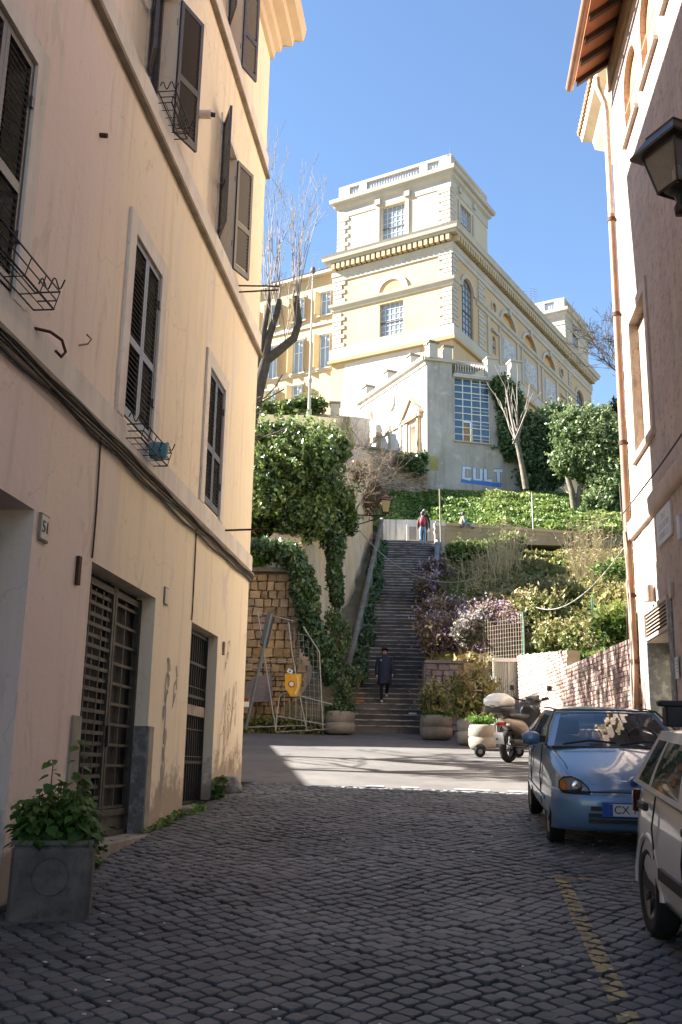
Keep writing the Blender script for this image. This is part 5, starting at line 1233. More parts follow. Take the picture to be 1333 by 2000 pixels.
for i, (xc, z, w) in enumerate(bricks):
    h = .068
    if i < 298:
        o = link('brick', BVm[i % 8], BW); o.location = (xc, random.uniform(-.004, .006), z); o.scale = (w, 1, h)
    else:
        b = len(bmv); y1 = .016 + random.uniform(-.004, .006)
        bmv += [(xc - w / 2, 0, z - h / 2), (xc + w / 2, 0, z - h / 2), (xc + w / 2, 0, z + h / 2), (xc - w / 2, 0, z + h / 2), (xc - w / 2 + .004, y1, z - h / 2 + .004), (xc + w / 2 - .004, y1, z - h / 2 + .004), (xc + w / 2 - .004, y1, z + h / 2 - .004), (xc - w / 2 + .004, y1, z + h / 2 - .004)]
        bmf += [(b + 5, b + 4, b + 7, b + 6), (b + 1, b, b + 4, b + 5), (b + 2, b + 1, b + 5, b + 6), (b + 3, b + 2, b + 6, b + 7), (b, b + 3, b + 7, b + 4)]; bmr += [random.random()] * 8
o = np_mesh('brick_mass', np.array(bmv), np.array(bmf), M['brick'], BW, tone=np.array(bmr)); o['kind'] = 'stuff'
# metal sheet gate between posts
M['sheet'] = pm('grey_green_sheet', (0.46, 0.48, 0.42), (0.37, 0.39, 0.345), scale=1.5, streak=((0.17, 0.18, 0.15), 2.5, .6), rough=.6, metal=.2, bstr=.1)
M['opost'] = pm('orange_rendered_post', (0.45, 0.27, 0.13), (0.36, 0.22, 0.12), scale=2, dirt=(0.22, 0.16, 0.1), dscale=5, rough=.95)
gp0, gp1 = at(968, 1290, 27.1), at(1018, 1283, 27.1)
GT = thing('sheet_gate', 'grey green sheet metal gate beside the brick wall', 'gate', (gp0.x, 27.1, gz(27.1)))
W_ = gp1.x - gp0.x; H_ = gp0.z - gz(27.1)
m_ = MB(); N = 26
for i in range(N):
    x0, x1 = W_ * i / N, W_ * (i + 1) / N; y0, y1 = (.012 if i % 2 else -.012), (-.012 if i % 2 else .012)
    m_.quad((x0, y0, .04), (x1, y1, .04), (x1, y1, H_), (x0, y0, H_))
m_.build('sheet', M['sheet'], GT)
MB().box(-.06, W_ + .05, -.035, .03, H_ - .03, H_ + .07).build('top_rail', M['glaze'], GT); MB().box(-.07, -.012, -.04, .03, 0, H_).build('post', M['sheet'], GT); MB().box(W_ * .48, W_ * .52, -.03, -.014, .05, H_).build('stile', M['sheet'], GT)
p = at(905, 1290, 28.2); q = at(932, 1290, 28.2)
o = MB().box(p.x, q.x, 28.1, 28.45, 2.2, at(915, 1296, 28.2).z).build('gate_post', M['opost'], None, bevel=.015); tag(o, 'orange rendered gate post between low wall and sheet gate', 'post')
pB = at(932, 1300, 28.0); fence_p = thing('board_fence', 'weathered plank fence behind the oleander pot', 'fence', (0, 0, 0))
xx = pB.x
M['plank'] = pm('grey_plank', (0.20, 0.16, 0.11), (0.27, 0.22, 0.15), scale=3, rough=.9, perobj=.3)
while xx < gp0.x - .08:
    MB().box(xx, xx + .095, 27.9, 27.93, 2.3, pB.z + random.uniform(-.05, .05)).build('plank', M['plank'], fence_p); xx += .105
# low purple-grey stone wall with spray scrawl
M['purp'] = pm('purple_grey_stone', (0.22, 0.185, 0.19), (0.16, 0.14, 0.145), scale=2, dirt=(0.30, 0.26, 0.25), dscale=6, rough=.95, bscale=18, bstr=.6, perobj=.3)
LW = thing('low_stone_wall', 'low purple grey stone wall with black spray scrawl beside the steps', 'wall', (0, 0, 0))
x0, x1 = at(830, 1300, 28.6).x, at(906, 1300, 28.6).x; zt = at(860, 1296, 28.6).z
MB().box(x0, x1, 28.5, 28.9, 2.0, zt - .02).build('core', M['mortar'], LW)
z = 2.3; k = 0
while z < zt - .05:
    x = x0 - .12 * (k % 2)
    while x < x1 - .05:
        w = random.uniform(.24, .36); xa, xb = max(x, x0), min(x + w, x1)
        if xb - xa > .06:
            o = link('stone', bv[random.randrange(10)].copy() if False else bv[random.randrange(10)], LW); o.location = ((xa + xb) / 2, 28.41, z); o.scale = (xb - xa - .015, 1, min(.16, zt - z) - .015)
            if not o.material_slots: pass
            o.material_slots[0].link = 'OBJECT'; o.material_slots[0].material = M['purp']
        x += w
    z += .165; k += 1
MB().box(x0 - .02, x1 + .02, 28.38, 28.95, zt - .01, zt + .07).build('coping', M['purp'], LW)
m_ = MB(); M['blacks'] = flat('black_spray', (0.015, 0.014, 0.02), rough=.8)
for pts, w in (([(.05, .2), (.1, .65), (.2, .6), (.1, .4), (.3, .15)], .05), ([(.42, .62), (.42, .1)], .05), ([(.5, .5), (.8, .62), (.55, .25), (.85, .1)], .11), ([(.75, .5), (.95, .55)], .05)):
    ribbon(m_, [(x0 + .1 + a * (x1 - x0 - .2), 28.395 - .002 * b, 3.55 + b * .9) for a, b in pts], w, (0, -1, 0))
m_.build('spray_scrawl', M['blacks'], LW)
# low side wall of the staircase on the right
sk = thing('stair_kerb', 'low stone kerb along the planted side of the steps', 'kerb', (0, 0, 0)); rows = []
for k in range(50):
    y = 29.3 + 17.6 * k / 49; x = xr(max(29.6, y)); zz = sz(y); h = .45 if y > 30 else 1.2
    rows.append([(x - .005, y, zz - .5), (x, y, zz + h), (x + .2, y, zz + h + .02), (x + .22, y, zz - .6)])
sweep('kerb_stone', rows, M['purp'], sk, .02, 2.5)
m_ = MB().tube([(x0 - .02, 28.9, 2.6), (x0 - .02, 28.9, 4.4)], .02, 6); o = m_.build('thin_post', M['plank']); tag(o, 'thin metal post at the foot of the steps right side', 'post')
# green posts with wire netting above the gate, tall thin poles on the slope
M['green'] = flat('green_post_paint', (0.05, 0.16, 0.11), rough=.5); M['wire'] = flat('galvanised_wire', (0.40, 0.39, 0.36), rough=.5, metal=.4)
M['net'] = flat('rusty_netting', (0.38, 0.30, 0.22), rough=.7)
nf = thing('wire_netting', 'square wire netting fence on green posts above the sheet gate', 'fence', (0, 0, 0))
A = at(945, 1292, 28.0); B = at(1025, 1285, 26.8); hN = 1.05
for i in range(17):
    p = A.lerp(B, i / 16); m_ = MB().tube([p, p + Vector((0, 0, hN * (1 + .1 * math.sin(i))))], .006, 4, cap=False); m_.build('wire', M['net'], nf)
for j in range(10):
    pts = [A.lerp(B, t) + Vector((0, .02 * math.sin(9 * t + j), j * hN / 9)) for t in np.linspace(0, 1, 9)]; MB().tube(pts, .003, 4, cap=False).build('wire', M['net'], nf)
p = at(1024, 1280, 26.9); MB().tube([p, p + Vector((0, 0, 1.15))], .03, 8).build('post', M['green'], nf)
for px, py0, py1, Y, r, mt, lab in ((1160, 1290, 1168, 21.6, .028, 'green', 'tall green metal fence post rising behind the brick wall'), (862, 1075, 955, 46.2, .035, 'plank', 'tall thin grey pole beside the stair head pillar'), (1042, 1035, 962, 48.5, .03, 'wire', 'thin pale pole standing among the plants above the parapet')):
    a = at(px, py0, Y); b = at(px - 3, py1, Y); o = MB().tube([a, b], r, 8).build('fence_post', M[mt]); tag(o, lab, 'post')
o = thing('meter_cabinet', 'small cream cabinet with dark opening behind the brick wall', 'cabinet', at(1182, 1300, 22.0)); MB().box(-.13, .13, -.1, .1, 0, .6).build('case', M['rtrim'], o, bevel=.01); MB().box(-.06, .05, -.108, -.1, .2, .48).build('opening', M['void'], o)
# ================================================================== VEGETATION
LM = {}; DENS = 2.1; LS = .70
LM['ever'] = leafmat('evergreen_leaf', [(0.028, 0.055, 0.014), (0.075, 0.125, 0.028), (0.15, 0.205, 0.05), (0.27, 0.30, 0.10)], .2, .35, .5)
LM['ivy'] = leafmat('ivy_leaf', [(0.022, 0.05, 0.018), (0.05, 0.10, 0.032), (0.095, 0.15, 0.055), (0.17, 0.21, 0.09)], .15, .35, .5)
LM['ivypale'] = leafmat('pale_ivy_leaf', [(0.045, 0.085, 0.025), (0.10, 0.155, 0.05), (0.19, 0.24, 0.10), (0.27, 0.30, 0.15)], .25, .45)
LM['ground'] = leafmat('ground_cover_leaf', [(0.03, 0.065, 0.015), (0.10, 0.175, 0.035), (0.20, 0.265, 0.065), (0.33, 0.35, 0.12)], .3, .5)
LM['slope'] = leafmat('slope_grass', [(0.085, 0.13, 0.025), (0.20, 0.205, 0.055), (0.32, 0.255, 0.10), (0.44, 0.34, 0.18)], .3, .6)
LM['straw'] = leafmat('dry_reed', [(0.36, 0.26, 0.13), (0.48, 0.38, 0.20), (0.58, 0.48, 0.29)], .25, .7)
LM['purple'] = leafmat('purple_blossom', [(0.30, 0.18, 0.28), (0.44, 0.29, 0.42), (0.56, 0.41, 0.52), (0.64, 0.52, 0.58)], .3, .7)
LM['purpleleaf'] = leafmat('dull_bush_leaf', [(0.07, 0.06, 0.035), (0.14, 0.11, 0.06), (0.21, 0.16, 0.09), (0.28, 0.18, 0.11)], .2, .6)
LM['silver'] = leafmat('silver_leaf', [(0.08, 0.09, 0.05), (0.20, 0.18, 0.15), (0.36, 0.32, 0.31)], .2, .6)
LM['olea'] = leafmat('oleander_leaf', [(0.06, 0.09, 0.03), (0.15, 0.17, 0.055), (0.27, 0.26, 0.10), (0.38, 0.28, 0.15)], .25, .5)
LM['nettle'] = leafmat('nettle_leaf', [(0.02, 0.055, 0.012), (0.045, 0.11, 0.022), (0.09, 0.18, 0.035), (0.16, 0.20, 0.04)], .25, .5)
LM['bright'] = leafmat('fresh_green_leaf', [(0.05, 0.13, 0.02), (0.10, 0.21, 0.03), (0.19, 0.28, 0.05)], .3, .5)
LM['cedar'] = leafmat('dark_conifer', [(0.006, 0.015, 0.010), (0.014, 0.03, 0.018), (0.03, 0.05, 0.03)], .1, .6)
M['bark'] = pm('grey_bark', (0.20, 0.165, 0.13), (0.12, 0.10, 0.08), scale=4, rough=.95, bscale=14, bstr=.7, bdist=.03)
M['darkbark'] = pm('dark_bark', (0.060, 0.048, 0.038), (0.10, 0.08, 0.06), scale=4, rough=.95, bscale=14, bstr=.7, bdist=.03)
M['twig'] = pm('pale_twig', (0.30, 0.255, 0.21), (0.23, 0.195, 0.16), scale=2, rough=.9, bstr=0)
M['twigd'] = pm('brown_twig', (0.22, 0.155, 0.11), (0.16, 0.11, 0.08), scale=2, rough=.9, bstr=0)

def leaves(name, P, size, mat, parent=None, nrm=None, ns=.7, elong=1.7, tone=None, droop=0.0, var=.62):
    P = np.asarray(P, dtype=np.float64); N = len(P)
    n = rng.normal(size=(N, 3)); n /= np.linalg.norm(n, axis=1)[:, None]
    if nrm is not None: n = n * ns + np.asarray(nrm) * (1 - ns) * 1.6; n /= np.linalg.norm(n, axis=1)[:, None] + 1e-9
    t = rng.normal(size=(N, 3)); t[:, 2] -= droop; t -= (t * n).sum(1)[:, None] * n; t /= np.linalg.norm(t, axis=1)[:, None] + 1e-9
    b = np.cross(n, t); s = size * LS * rng.uniform(1 - var, 1 + var, N)[:, None]
    L = t * s * .5 * elong; W = b * s * .5
    V = np.stack([P - L, P + W * .9 - L * .1 + n * s * .1, P + L - n * s * .08, P - W * .9 - L * .1 + n * s * .1], 1).reshape(-1, 3)
    F = np.arange(N * 4).reshape(N, 4); F = np.concatenate([F[:, [0, 1, 2]], F[:, [0, 2, 3]]])
    r = rng.random(N) if tone is None else tone
    return np_mesh(name, V, F, mat, parent, tone=np.repeat(r, 4))
def lump(D, seed, k=5):
    r = np.random.default_rng(seed); s = np.zeros(len(D))
    for i in range(k):
        w = r.normal(size=3) * (2.2 + i * 1.3); s += np.sin(D @ w + r.uniform(0, 6)) / (1.2 + i * .5)
    return s / 2.2
def blob_pts(c, rad, n, seed=0, shell=.75, rough=.5, zmin=None):
    n = int(n * DENS)
    c = np.array(c, dtype=float); rad = np.array(rad, dtype=float)
    D = rng.normal(size=(n, 3)); D /= np.linalg.norm(D, axis=1)[:, None]
    l = lump(D, seed); r = (1 - shell * rng.random(n) ** 1.6) * (1 + rough * l)
    P = c + D * rad * r[:, None]; br = .45 + .28 * l + .22 * D[:, 2] + rng.normal(size=n) * .17 - .25 * (1 - r).clip(0, 1)  # leaf tone lighter on top, darker inside: light and shade put into colour
    return P, D, br.clip(0, 1)
def foliage(name, parent, blobs, mat, size, seed=1, **kw):
    Ps, Ds, Bs = [], [], []
    for i, (c, rad, n) in enumerate(blobs):
        P, D, B = blob_pts(c, rad, n, seed * 31 + i); Ps.append(P); Ds.append(D); Bs.append(B)
        # loose sprays breaking the outline
        m = max(4, int(n * DENS / 55)); c_, r_ = np.array(c, float), np.array(rad, float)
        d0 = rng.normal(size=(m, 3)); d0 /= np.linalg.norm(d0, axis=1)[:, None]; L_ = rng.uniform(.12, .42, m) * r_.mean() + .06; g_ = d0 + rng.normal(size=(m, 3)) * .45 + np.array([0, 0, .35])
        for q in range(9):
            f_ = (q + rng.random(m)) / 9; Ps.append(c_ + d0 * r_ * .92 + g_ * (L_ * f_)[:, None] + rng.normal(size=(m, 3)) * size * .25); Ds.append(d0); Bs.append((.5 + .3 * d0[:, 2] + rng.normal(size=m) * .2).clip(0, 1))  # spray leaves also coloured lighter towards the top, as if lit from above
    P, D, B = np.concatenate(Ps), np.concatenate(Ds), np.concatenate(Bs)
    return leaves(name, P, size, mat, parent, nrm=D, tone=B, **kw)
def pb(px, py, Y, rx, ry, rz, n): c = at(px, py, Y); return ((c.x, c.y, c.z), (rx, ry, rz), n)

def branch_tree(mb, p, d, L, r, depth, spread, up=.0, kids=(2, 3), seed=None, shrink=.68, curv=.15, minr=.006, seg=3):
    """recursive branching tubes"""
    pts = [Vector(p)]; rs = [r]; d = Vector(d).normalized()
    for i in range(seg):
        d = (d + Vector((random.gauss(0, curv), random.gauss(0, curv), random.gauss(0, curv) + up))).normalized()
        pts.append(pts[-1] + d * (L / seg)); rs.append(max(minr, r * (1 - .35 * (i + 1) / seg)))
    mb.tube(pts, rs, 5 if r > .03 else 4 if r > .012 else 3, cap=False)
    if depth <= 0: return
    for k in range(random.randint(*kids)):
        f = random.uniform(.45, 1.0) if k else 1.0; i = min(seg, max(1, int(round(f * seg))))
        a = Vector((random.gauss(0, 1), random.gauss(0, 1), random.gauss(0, .6))); nd = (d + a.normalized() * spread).normalized()
        branch_tree(mb, pts[i], nd, L * shrink * random.uniform(.75, 1.2), rs[i] * .66, depth - 1, spread, up, kids, None, shrink, curv, minr, seg)

# --- dense evergreen over the tan wall
c = at(600, 1060, 31.5)
T = thing('evergreen_tree', 'large dense evergreen tree hanging over the tan retaining wall', 'tree', (0, 0, 0))
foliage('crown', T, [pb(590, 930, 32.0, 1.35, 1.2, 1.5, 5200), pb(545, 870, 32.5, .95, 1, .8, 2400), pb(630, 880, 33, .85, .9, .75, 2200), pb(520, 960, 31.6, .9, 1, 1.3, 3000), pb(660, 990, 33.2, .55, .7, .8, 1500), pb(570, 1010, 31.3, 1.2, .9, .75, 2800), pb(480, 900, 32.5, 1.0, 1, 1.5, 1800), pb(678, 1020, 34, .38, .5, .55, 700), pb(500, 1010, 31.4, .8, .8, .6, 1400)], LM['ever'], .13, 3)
m_ = MB(); q = at(590, 1080, 32.3); branch_tree(m_, q - Vector((0, 0, 1)), (0, 0, 1), 1.5, .13, 2, .5); m_.build('trunk', M['darkbark'], T)
# --- ivy cascades
def drape(name, label, path, wid, Yf, n0, mat, size, thick=.16, seed=1, droop=1.2, cat='ivy', group=None, end=None):
    """leaves spread along a picture-measured path at depth Yf(t), as a hanging mat with real thickness"""
    n = int(n0 * 2); T_ = thing(name, label, cat, (0, 0, 0), group=group); t = rng.random(n); k = len(path) - 1
    P = np.zeros((n, 3)); nn = np.zeros((n, 3)); base = [at(px, py, Yf(i / k)) for i, (px, py) in enumerate(path)]
    ws = [w for w in wid]
    for i in range(n):
        f = t[i] * k; j = min(int(f), k - 1); g = f - j; b = base[j].lerp(base[j + 1], g); w = ws[j] + (ws[j + 1] - ws[j]) * g
        w *= 1 + .35 * math.sin(f * 7 + seed) * math.sin(f * 3.1)
        th = thick * (1 + .8 * math.sin(f * 9 + seed * 2))
        u = random.uniform(-1, 1); o = random.random()
        P[i] = (b.x + u * w, b.y - o * th * (1.2 - u * u), b.z + random.gauss(0, .1)); nn[i] = (u * .5, -1, .35)
    l = lump(P * .9, seed); tone = (.45 + .3 * l + rng.normal(size=n) * .2).clip(0, 1)
    leaves('leaves', P, size, mat, T_, nrm=nn, tone=tone, droop=droop); 
    m_ = MB()
    for q in range(5):
        m_.tube([b + Vector((random.uniform(-.5, .5) * ws[min(i, len(ws) - 1)], -.03, 0)) for i, b in enumerate(base)], .012, 4, cap=False)
    m_.build('stems', M['twigd'], T_); return T_
drape('hanging_ivy', 'dark ivy cascading over the corner of the garden walls', [(505, 1070), (555, 1075), (590, 1120), (600, 1180), (610, 1240), (632, 1290), (650, 1330)], [.45, .4, .34, .32, .36, .36, .2], lambda t: 29.2 + .0 * t, 6500, LM['ivy'], .115, .35, 2)
drape('hanging_ivy', 'narrow ivy strand hanging on the tan retaining wall', [(648, 1040), (655, 1080), (652, 1120), (658, 1160), (660, 1180)], [.38, .3, .2, .24, .08], lambda t: 31.6 + .2 * t, 1600, LM['ivy'], .11, .25, 4)
drape('ivy_border', 'ivy strip growing along the left edge of the steps', [(690, 1330), (700, 1290), (712, 1230), (722, 1170), (732, 1110), (742, 1062)], [.3, .35, .4, .42, .4, .3], lambda t: 30.9 + 15 * t, 4200, LM['ivy'], .12, .4, 6)
drape('ivy_border', 'grassy tufts on top of the tuff block wall', [(490, 1100), (520, 1075), (560, 1080)], [.4, .5, .4], lambda t: 29.5, 1500, LM['bright'], .12, .3, 9)
drape('ivy_border', 'moss and creeper on the mossy bank beside the wire fence', [(650, 1200), (668, 1240), (650, 1330)], [.25, .3, .25], lambda t: 31.2 - 1.3 * t, 900, LM['ivypale'], .09, .12, 10)
# --- bare climber over the tan wall
T = thing('bare_climber', 'bare tangled climber over the top of the tan retaining wall', 'shrub', (0, 0, 0)); m_ = MB()
for px, py, Y in ((655, 1000, 34), (680, 960, 37), (700, 930, 40), (665, 930, 36), (690, 1000, 37), (715, 880, 43)):
    q = at(px, py, Y)
    for k in range(5): branch_tree(m_, q, (random.uniform(-.6, .9), random.uniform(-.5, .3), random.uniform(.3, 1)), random.uniform(.9, 1.5), .015, 3, .55, .0, (2, 3), curv=.2, minr=.006)
m_.build('branches', M['twigd'], T)['kind'] = 'stuff'
foliage('dry_leaves', T, [pb(720, 980, 43, .9, .6, .6, 500), pb(690, 930, 40, .8, .6, .6, 350), pb(735, 960, 44.5, .5, .4, .5, 350)], leafmat('dry_brown_leaf', [(0.14, 0.085, 0.045), (0.24, 0.15, 0.08), (0.30, 0.20, 0.11)], .2), .1, 8)
# --- pollarded tree, left sky
def shoots(mb, p, n, L, spread, r=.02, lean=(0, 0)):
    for k in range(n):
        d = Vector((random.gauss(lean[0], spread), random.gauss(lean[1], spread), 1)); branch_tree(mb, p + Vector((random.gauss(0, .12), random.gauss(0, .12), random.gauss(0, .1))), d, L * random.uniform(.5, .95), r, 2, .3, .06, (2, 4), shrink=.42, curv=.07, minr=.008, seg=4)
T = thing('pollarded_tree', 'bare pollarded tree with long upright shoots beside the peach house', 'tree', (0, 0, 0)); TY = 44.0
m_ = MB(); P_ = lambda px, py, dy=0: at(px, py, TY + dy)
m_.tube([P_(470, 900), P_(495, 800), P_(512, 730), P_(520, 700)], [.36, .33, .28, .26], 10); m_.tube([P_(518, 705), P_(545, 685), P_(575, 660), P_(584, 630), P_(578, 580)], [.24, .21, .19, .17, .15], 9); m_.tube([P_(516, 705), P_(525, 660), P_(540, 615), P_(546, 585)], [.22, .18, .15, .13], 9); m_.tube([P_(505, 720), P_(515, 650), P_(524, 600), P_(527, 570)], [.16, .14, .12, .1], 8)
m_.build('trunk', M['darkbark'], T)
m_ = MB()
for (px, py), n, L in (((578, 585), 10, 5.2), ((546, 590), 7, 5.4), ((527, 575), 9, 6.6), ((583, 640), 4, 3.8), ((560, 672), 3, 3.0), ((535, 640), 4, 3.5)): shoots(m_, P_(px, py), n, L * .95, .12, .022, (.0, 0))
m_.build('shoots', M['twig'], T)
# --- tall lamp post on the upper terrace
T = thing('lamp_post', 'tall slim lamp post in front of the palace wing', 'lamp post', at(604, 815, 62)); h = at(612, 535, 62).z - at(604, 815, 62).z
m_ = MB(); m_.lathe([(.16, 0), (.16, .5), (.10, .6), (.09, 2.3), (.15, 2.4), (.15, 2.6), (.085, 2.7), (.07, h * .5), (.1, h * .5 + .1), (.06, h * .5 + .2), (.045, h)], 10); m_.build('shaft', M['palst'], T); m_ = MB(); m_.lathe([(.05, h), (.16, h + .1), (.16, h + .4), (.05, h + .55), (0, h + .6)], 10); m_.build('head', M['lead'], T)
# --- hedge tufts behind the garden wall
for px, py, lab in ((535, 800, 'clipped hedge behind the garden wall near the peach house'), (600, 790, 'clipped hedge behind the garden wall by the lamp post')):
    T = thing('hedge', lab, 'hedge', (0, 0, 0)); foliage('foliage', T, [pb(px, py, 64.4, 1.3, .5, .5, 1300)], LM['ever'], .2, px)
# --- creeper on rubble wall
T = thing('wall_creeper', 'green creeper patches on the rubble wall under the white building', 'creeper', (0, 0, 0)); foliage('leaves', T, [pb(795, 895, 58.0, .6, .16, .35, 380), pb(815, 915, 58.2, .45, .16, .45, 260), pb(825, 895, 58.4, .35, .16, .4, 240), pb(785, 910, 58, .3, .16, .25, 130)], LM['ivy'], .16, 17)
# --- ground cover between rubble wall and parapet
def hz_any(x, y): return hzu(x, y)
n = 46000; X = rng.uniform(1.6, 19, n); Y = rng.uniform(49.8, 60.5, n); Z = np.array([hzu(a, b) for a, b in zip(X, Y)]); Pn = np.stack([X, Y, Z], 1)
l = lump(Pn * .55, 5); l2 = lump(Pn * .23 + 3, 6); fall = np.clip((60.5 - Y) / 3.0, .12, 1); Z2 = Z + .15 + fall * ((rng.random(n) ** .6) * (.35 + .35 * l.clip(-.6, 1)) + .25 * l2); P = np.stack([X, Y, Z2], 1)
shade_ = (.52 + .25 * l2 + .2 * l + rng.normal(size=n) * .17)
o = leaves('ground_cover', P, .2, LM['ground'], None, nrm=np.tile((0, -.35, 1), (n, 1)), tone=shade_.clip(0, 1), elong=1.4); tag(o, 'leafy green ground cover on the slope above the parapet', 'ground cover', kind='stuff')
# --- ivy on the grey wall and beyond
T = thing('wall_ivy', 'tall dark ivy column climbing the grey wall beside the gridded window', 'ivy', (0, 0, 0)); foliage('leaves', T, [pb(985, 780, 61.0, .75, .4, 1.4, 1700), pb(995, 850, 61.0, .75, .45, 1.6, 1700), pb(973, 755, 60.9, .45, .35, .6, 700), pb(1035, 900, 60.8, .75, .5, 1.5, 1500), pb(1040, 945, 60.3, .7, .4, .6, 800), pb(1005, 800, 61.2, .6, .4, 1.2, 900)], LM['ivy'], .19, 21)
T = thing('ivy_thicket', 'dark ivy thicket between the bare tree and the pale ivy tree', 'thicket', (0, 0, 0)); foliage('leaves', T, [pb(1040, 850, 61.4, 1.3, .8, 1.4, 2400), pb(1075, 870, 61.4, 1.3, .9, 1.8, 2500), pb(1090, 820, 63, 1.3, .8, .8, 1600), pb(1065, 935, 61.5, 1.2, .6, 1.0, 1500)], LM['ivy'], .2, 23)
T = thing('ivy_tree', 'pale leaved ivy covered tree above the parapet near the pink house', 'tree', (0, 0, 0))
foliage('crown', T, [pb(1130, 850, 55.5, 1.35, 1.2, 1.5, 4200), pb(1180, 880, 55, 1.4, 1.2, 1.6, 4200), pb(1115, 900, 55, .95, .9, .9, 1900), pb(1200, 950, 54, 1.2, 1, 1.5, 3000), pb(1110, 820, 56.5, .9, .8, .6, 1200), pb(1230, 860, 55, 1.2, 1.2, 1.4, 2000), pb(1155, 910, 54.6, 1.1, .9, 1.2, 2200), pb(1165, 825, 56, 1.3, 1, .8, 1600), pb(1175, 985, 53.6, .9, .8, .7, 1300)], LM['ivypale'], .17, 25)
m_ = MB(); q = at(1125, 990, 55)
for dx in (-.2, .25): m_.tube([q + Vector((dx * .3, 0, -.5)), q + Vector((dx, 0, .9)), q + Vector((dx * 2.2, .1, 2.0)), q + Vector((dx * 4, .2, 3.2))], [.2, .17, .13, .08], 7)
m_.build('trunk', M['bark'], T)
T = thing('pollarded_sapling', 'small bare pollarded tree in front of the dark ivy column', 'tree', (0, 0, 0)); q = [at(1028, 955, 58), at(1020, 910, 58), at(1013, 875, 58), at(1010, 865, 58)]
m_ = MB(); m_.tube(q, [.19, .16, .15, .16], 8); m_.build('trunk', M['bark'], T); m_ = MB()
for k in range(16): branch_tree(m_, q[3] + Vector((random.gauss(0, .12), 0, random.gauss(0, .15))), (random.gauss(0, .42), random.gauss(0, .2), 1), random.uniform(1.6, 3.6), .045, 1, .3, .06, (1, 2), shrink=.5, curv=.06, minr=.014, seg=4)
m_.build('shoots', M['twig'], T)
# --- far right winter tree and dark conifer
T = thing('winter_tree', 'fine branched bare tree against the sky by the pink house', 'tree', (0, 0, 0)); m_ = MB()
for px, py, d, L in ((1232, 830, (-.2, 0, 1), 3.0), (1245, 790, (-.2, 0, 1), 3.2), (1250, 720, (-.4, 0, .9), 2.2)): branch_tree(m_, at(px, py, 68), d, L, .13, 5, .55, .02, (2, 4), shrink=.68, curv=.12, minr=.014)
m_.build('branches', M['darkbark'], T)['kind'] = 'stuff'
T = thing('conifer', 'dark conifer crown just left of the downpipe', 'tree', (0, 0, 0)); foliage('crown', T, [pb(1200, 800, 66, .55, .6, .3, 500), pb(1195, 822, 66, .7, .6, .35, 600), pb(1208, 785, 66, .3, .4, .25, 250)], LM['cedar'], .2, 29)
m_ = MB(); q = at(1206, 860, 66.2); m_.tube([q, q + Vector((0, 0, 2.4))], [.15, .06], 6); m_.build('trunk', M['darkbark'], T)
# --- the slope right of the stairs: grasses, reeds, shrubs
n = 70000; Y = rng.uniform(28.6, 47.2, n); X = np.array([xr(max(29.6, y)) for y in Y]) + .05 + 15 * rng.random(n) ** 1.2; Z = np.array([hzr(a, b) for a, b in zip(X, Y)]); Pn = np.stack([X, Y, Z], 1); l = lump(Pn * .5, 41); l2 = lump(Pn * 1.5, 43)
P = np.stack([X, Y, Z + .08 + .34 * rng.random(n) ** 1.5 * (1 + .6 * l)], 1)
o = leaves('slope_growth', P, .19, LM['slope'], None, nrm=np.tile((0, -.6, .6), (n, 1)), tone=(.45 + .28 * l + .15 * l2 + rng.normal(size=n) * .16).clip(0, 1), elong=2.4); tag(o, 'rough mixed grass and weeds covering the slope beside the steps', 'grass', kind='stuff')
n = 12000; Y = rng.uniform(16.5, 28.6, n); X = 5.2 + 6 * rng.random(n) ** 1.4; Z = np.array([hzr(a, b) for a, b in zip(X, Y)]); P = np.stack([X, Y, Z + .5 * rng.random(n)], 1)
o = leaves('bank_growth', P, .15, LM['ground'], None, nrm=np.tile((0, -.6, .6), (n, 1)), elong=2.2); tag(o, 'bright green weeds growing behind the brick wall', 'grass', kind='stuff')
def reeds(label, spots_, n, h, spread):
    T_ = thing('dry_reeds', label, 'reeds', (0, 0, 0), group='clumps of dry reeds'); m_ = MB(); V = []; F = []; rr = []
    for i in range(n):
        px, py, Y = random.choice(spots_); b = at(px + random.gauss(0, spread), py, Y + random.gauss(0, .4)); b.z = hzr(b.x, b.y) + .1; d = Vector((random.gauss(0, .22), random.gauss(0, .15), 1)); hh = h * random.uniform(.5, 1.1); w = .012
        t_ = b + d * hh; k = len(V); V += [b + Vector((-w, 0, 0)), b + Vector((w, 0, 0)), t_ + Vector((w * .5, 0, 0)), t_ + Vector((-w * .5, 0, 0))]; F.append((k, k + 1, k + 2, k + 3)); r_ = random.random(); rr += [r_] * 4
        for q in range(5):
            f = random.uniform(.45, 1); c_ = b + d * hh * f; e = c_ + Vector((random.gauss(0, .12), random.gauss(0, .08), random.uniform(-.02, .16))); k = len(V); V += [c_, c_ + Vector((0, 0, .02)), e + Vector((0, 0, .02)), e]; F.append((k, k + 1, k + 2, k + 3)); rr += [r_] * 4
    np_mesh('stalks', np.array(V), np.array(F), LM['straw'], T_, tone=np.array(rr))['kind'] = 'stuff'; return T_
reeds('dry straw coloured reeds below the middle of the parapet', [(985, 1170, 42), (975, 1160, 41), (1000, 1165, 43)], 120, 2.4, 14)
reeds('dry straw coloured reeds below the parapet near the downpipe', [(1140, 1200, 40), (1160, 1190, 41), (1180, 1195, 41)], 150, 2.6, 16)
reeds('low dry reeds between the purple bush and green shrub', [(930, 1180, 38), (950, 1140, 41), (900, 1140, 42)], 50, 1.2, 20)
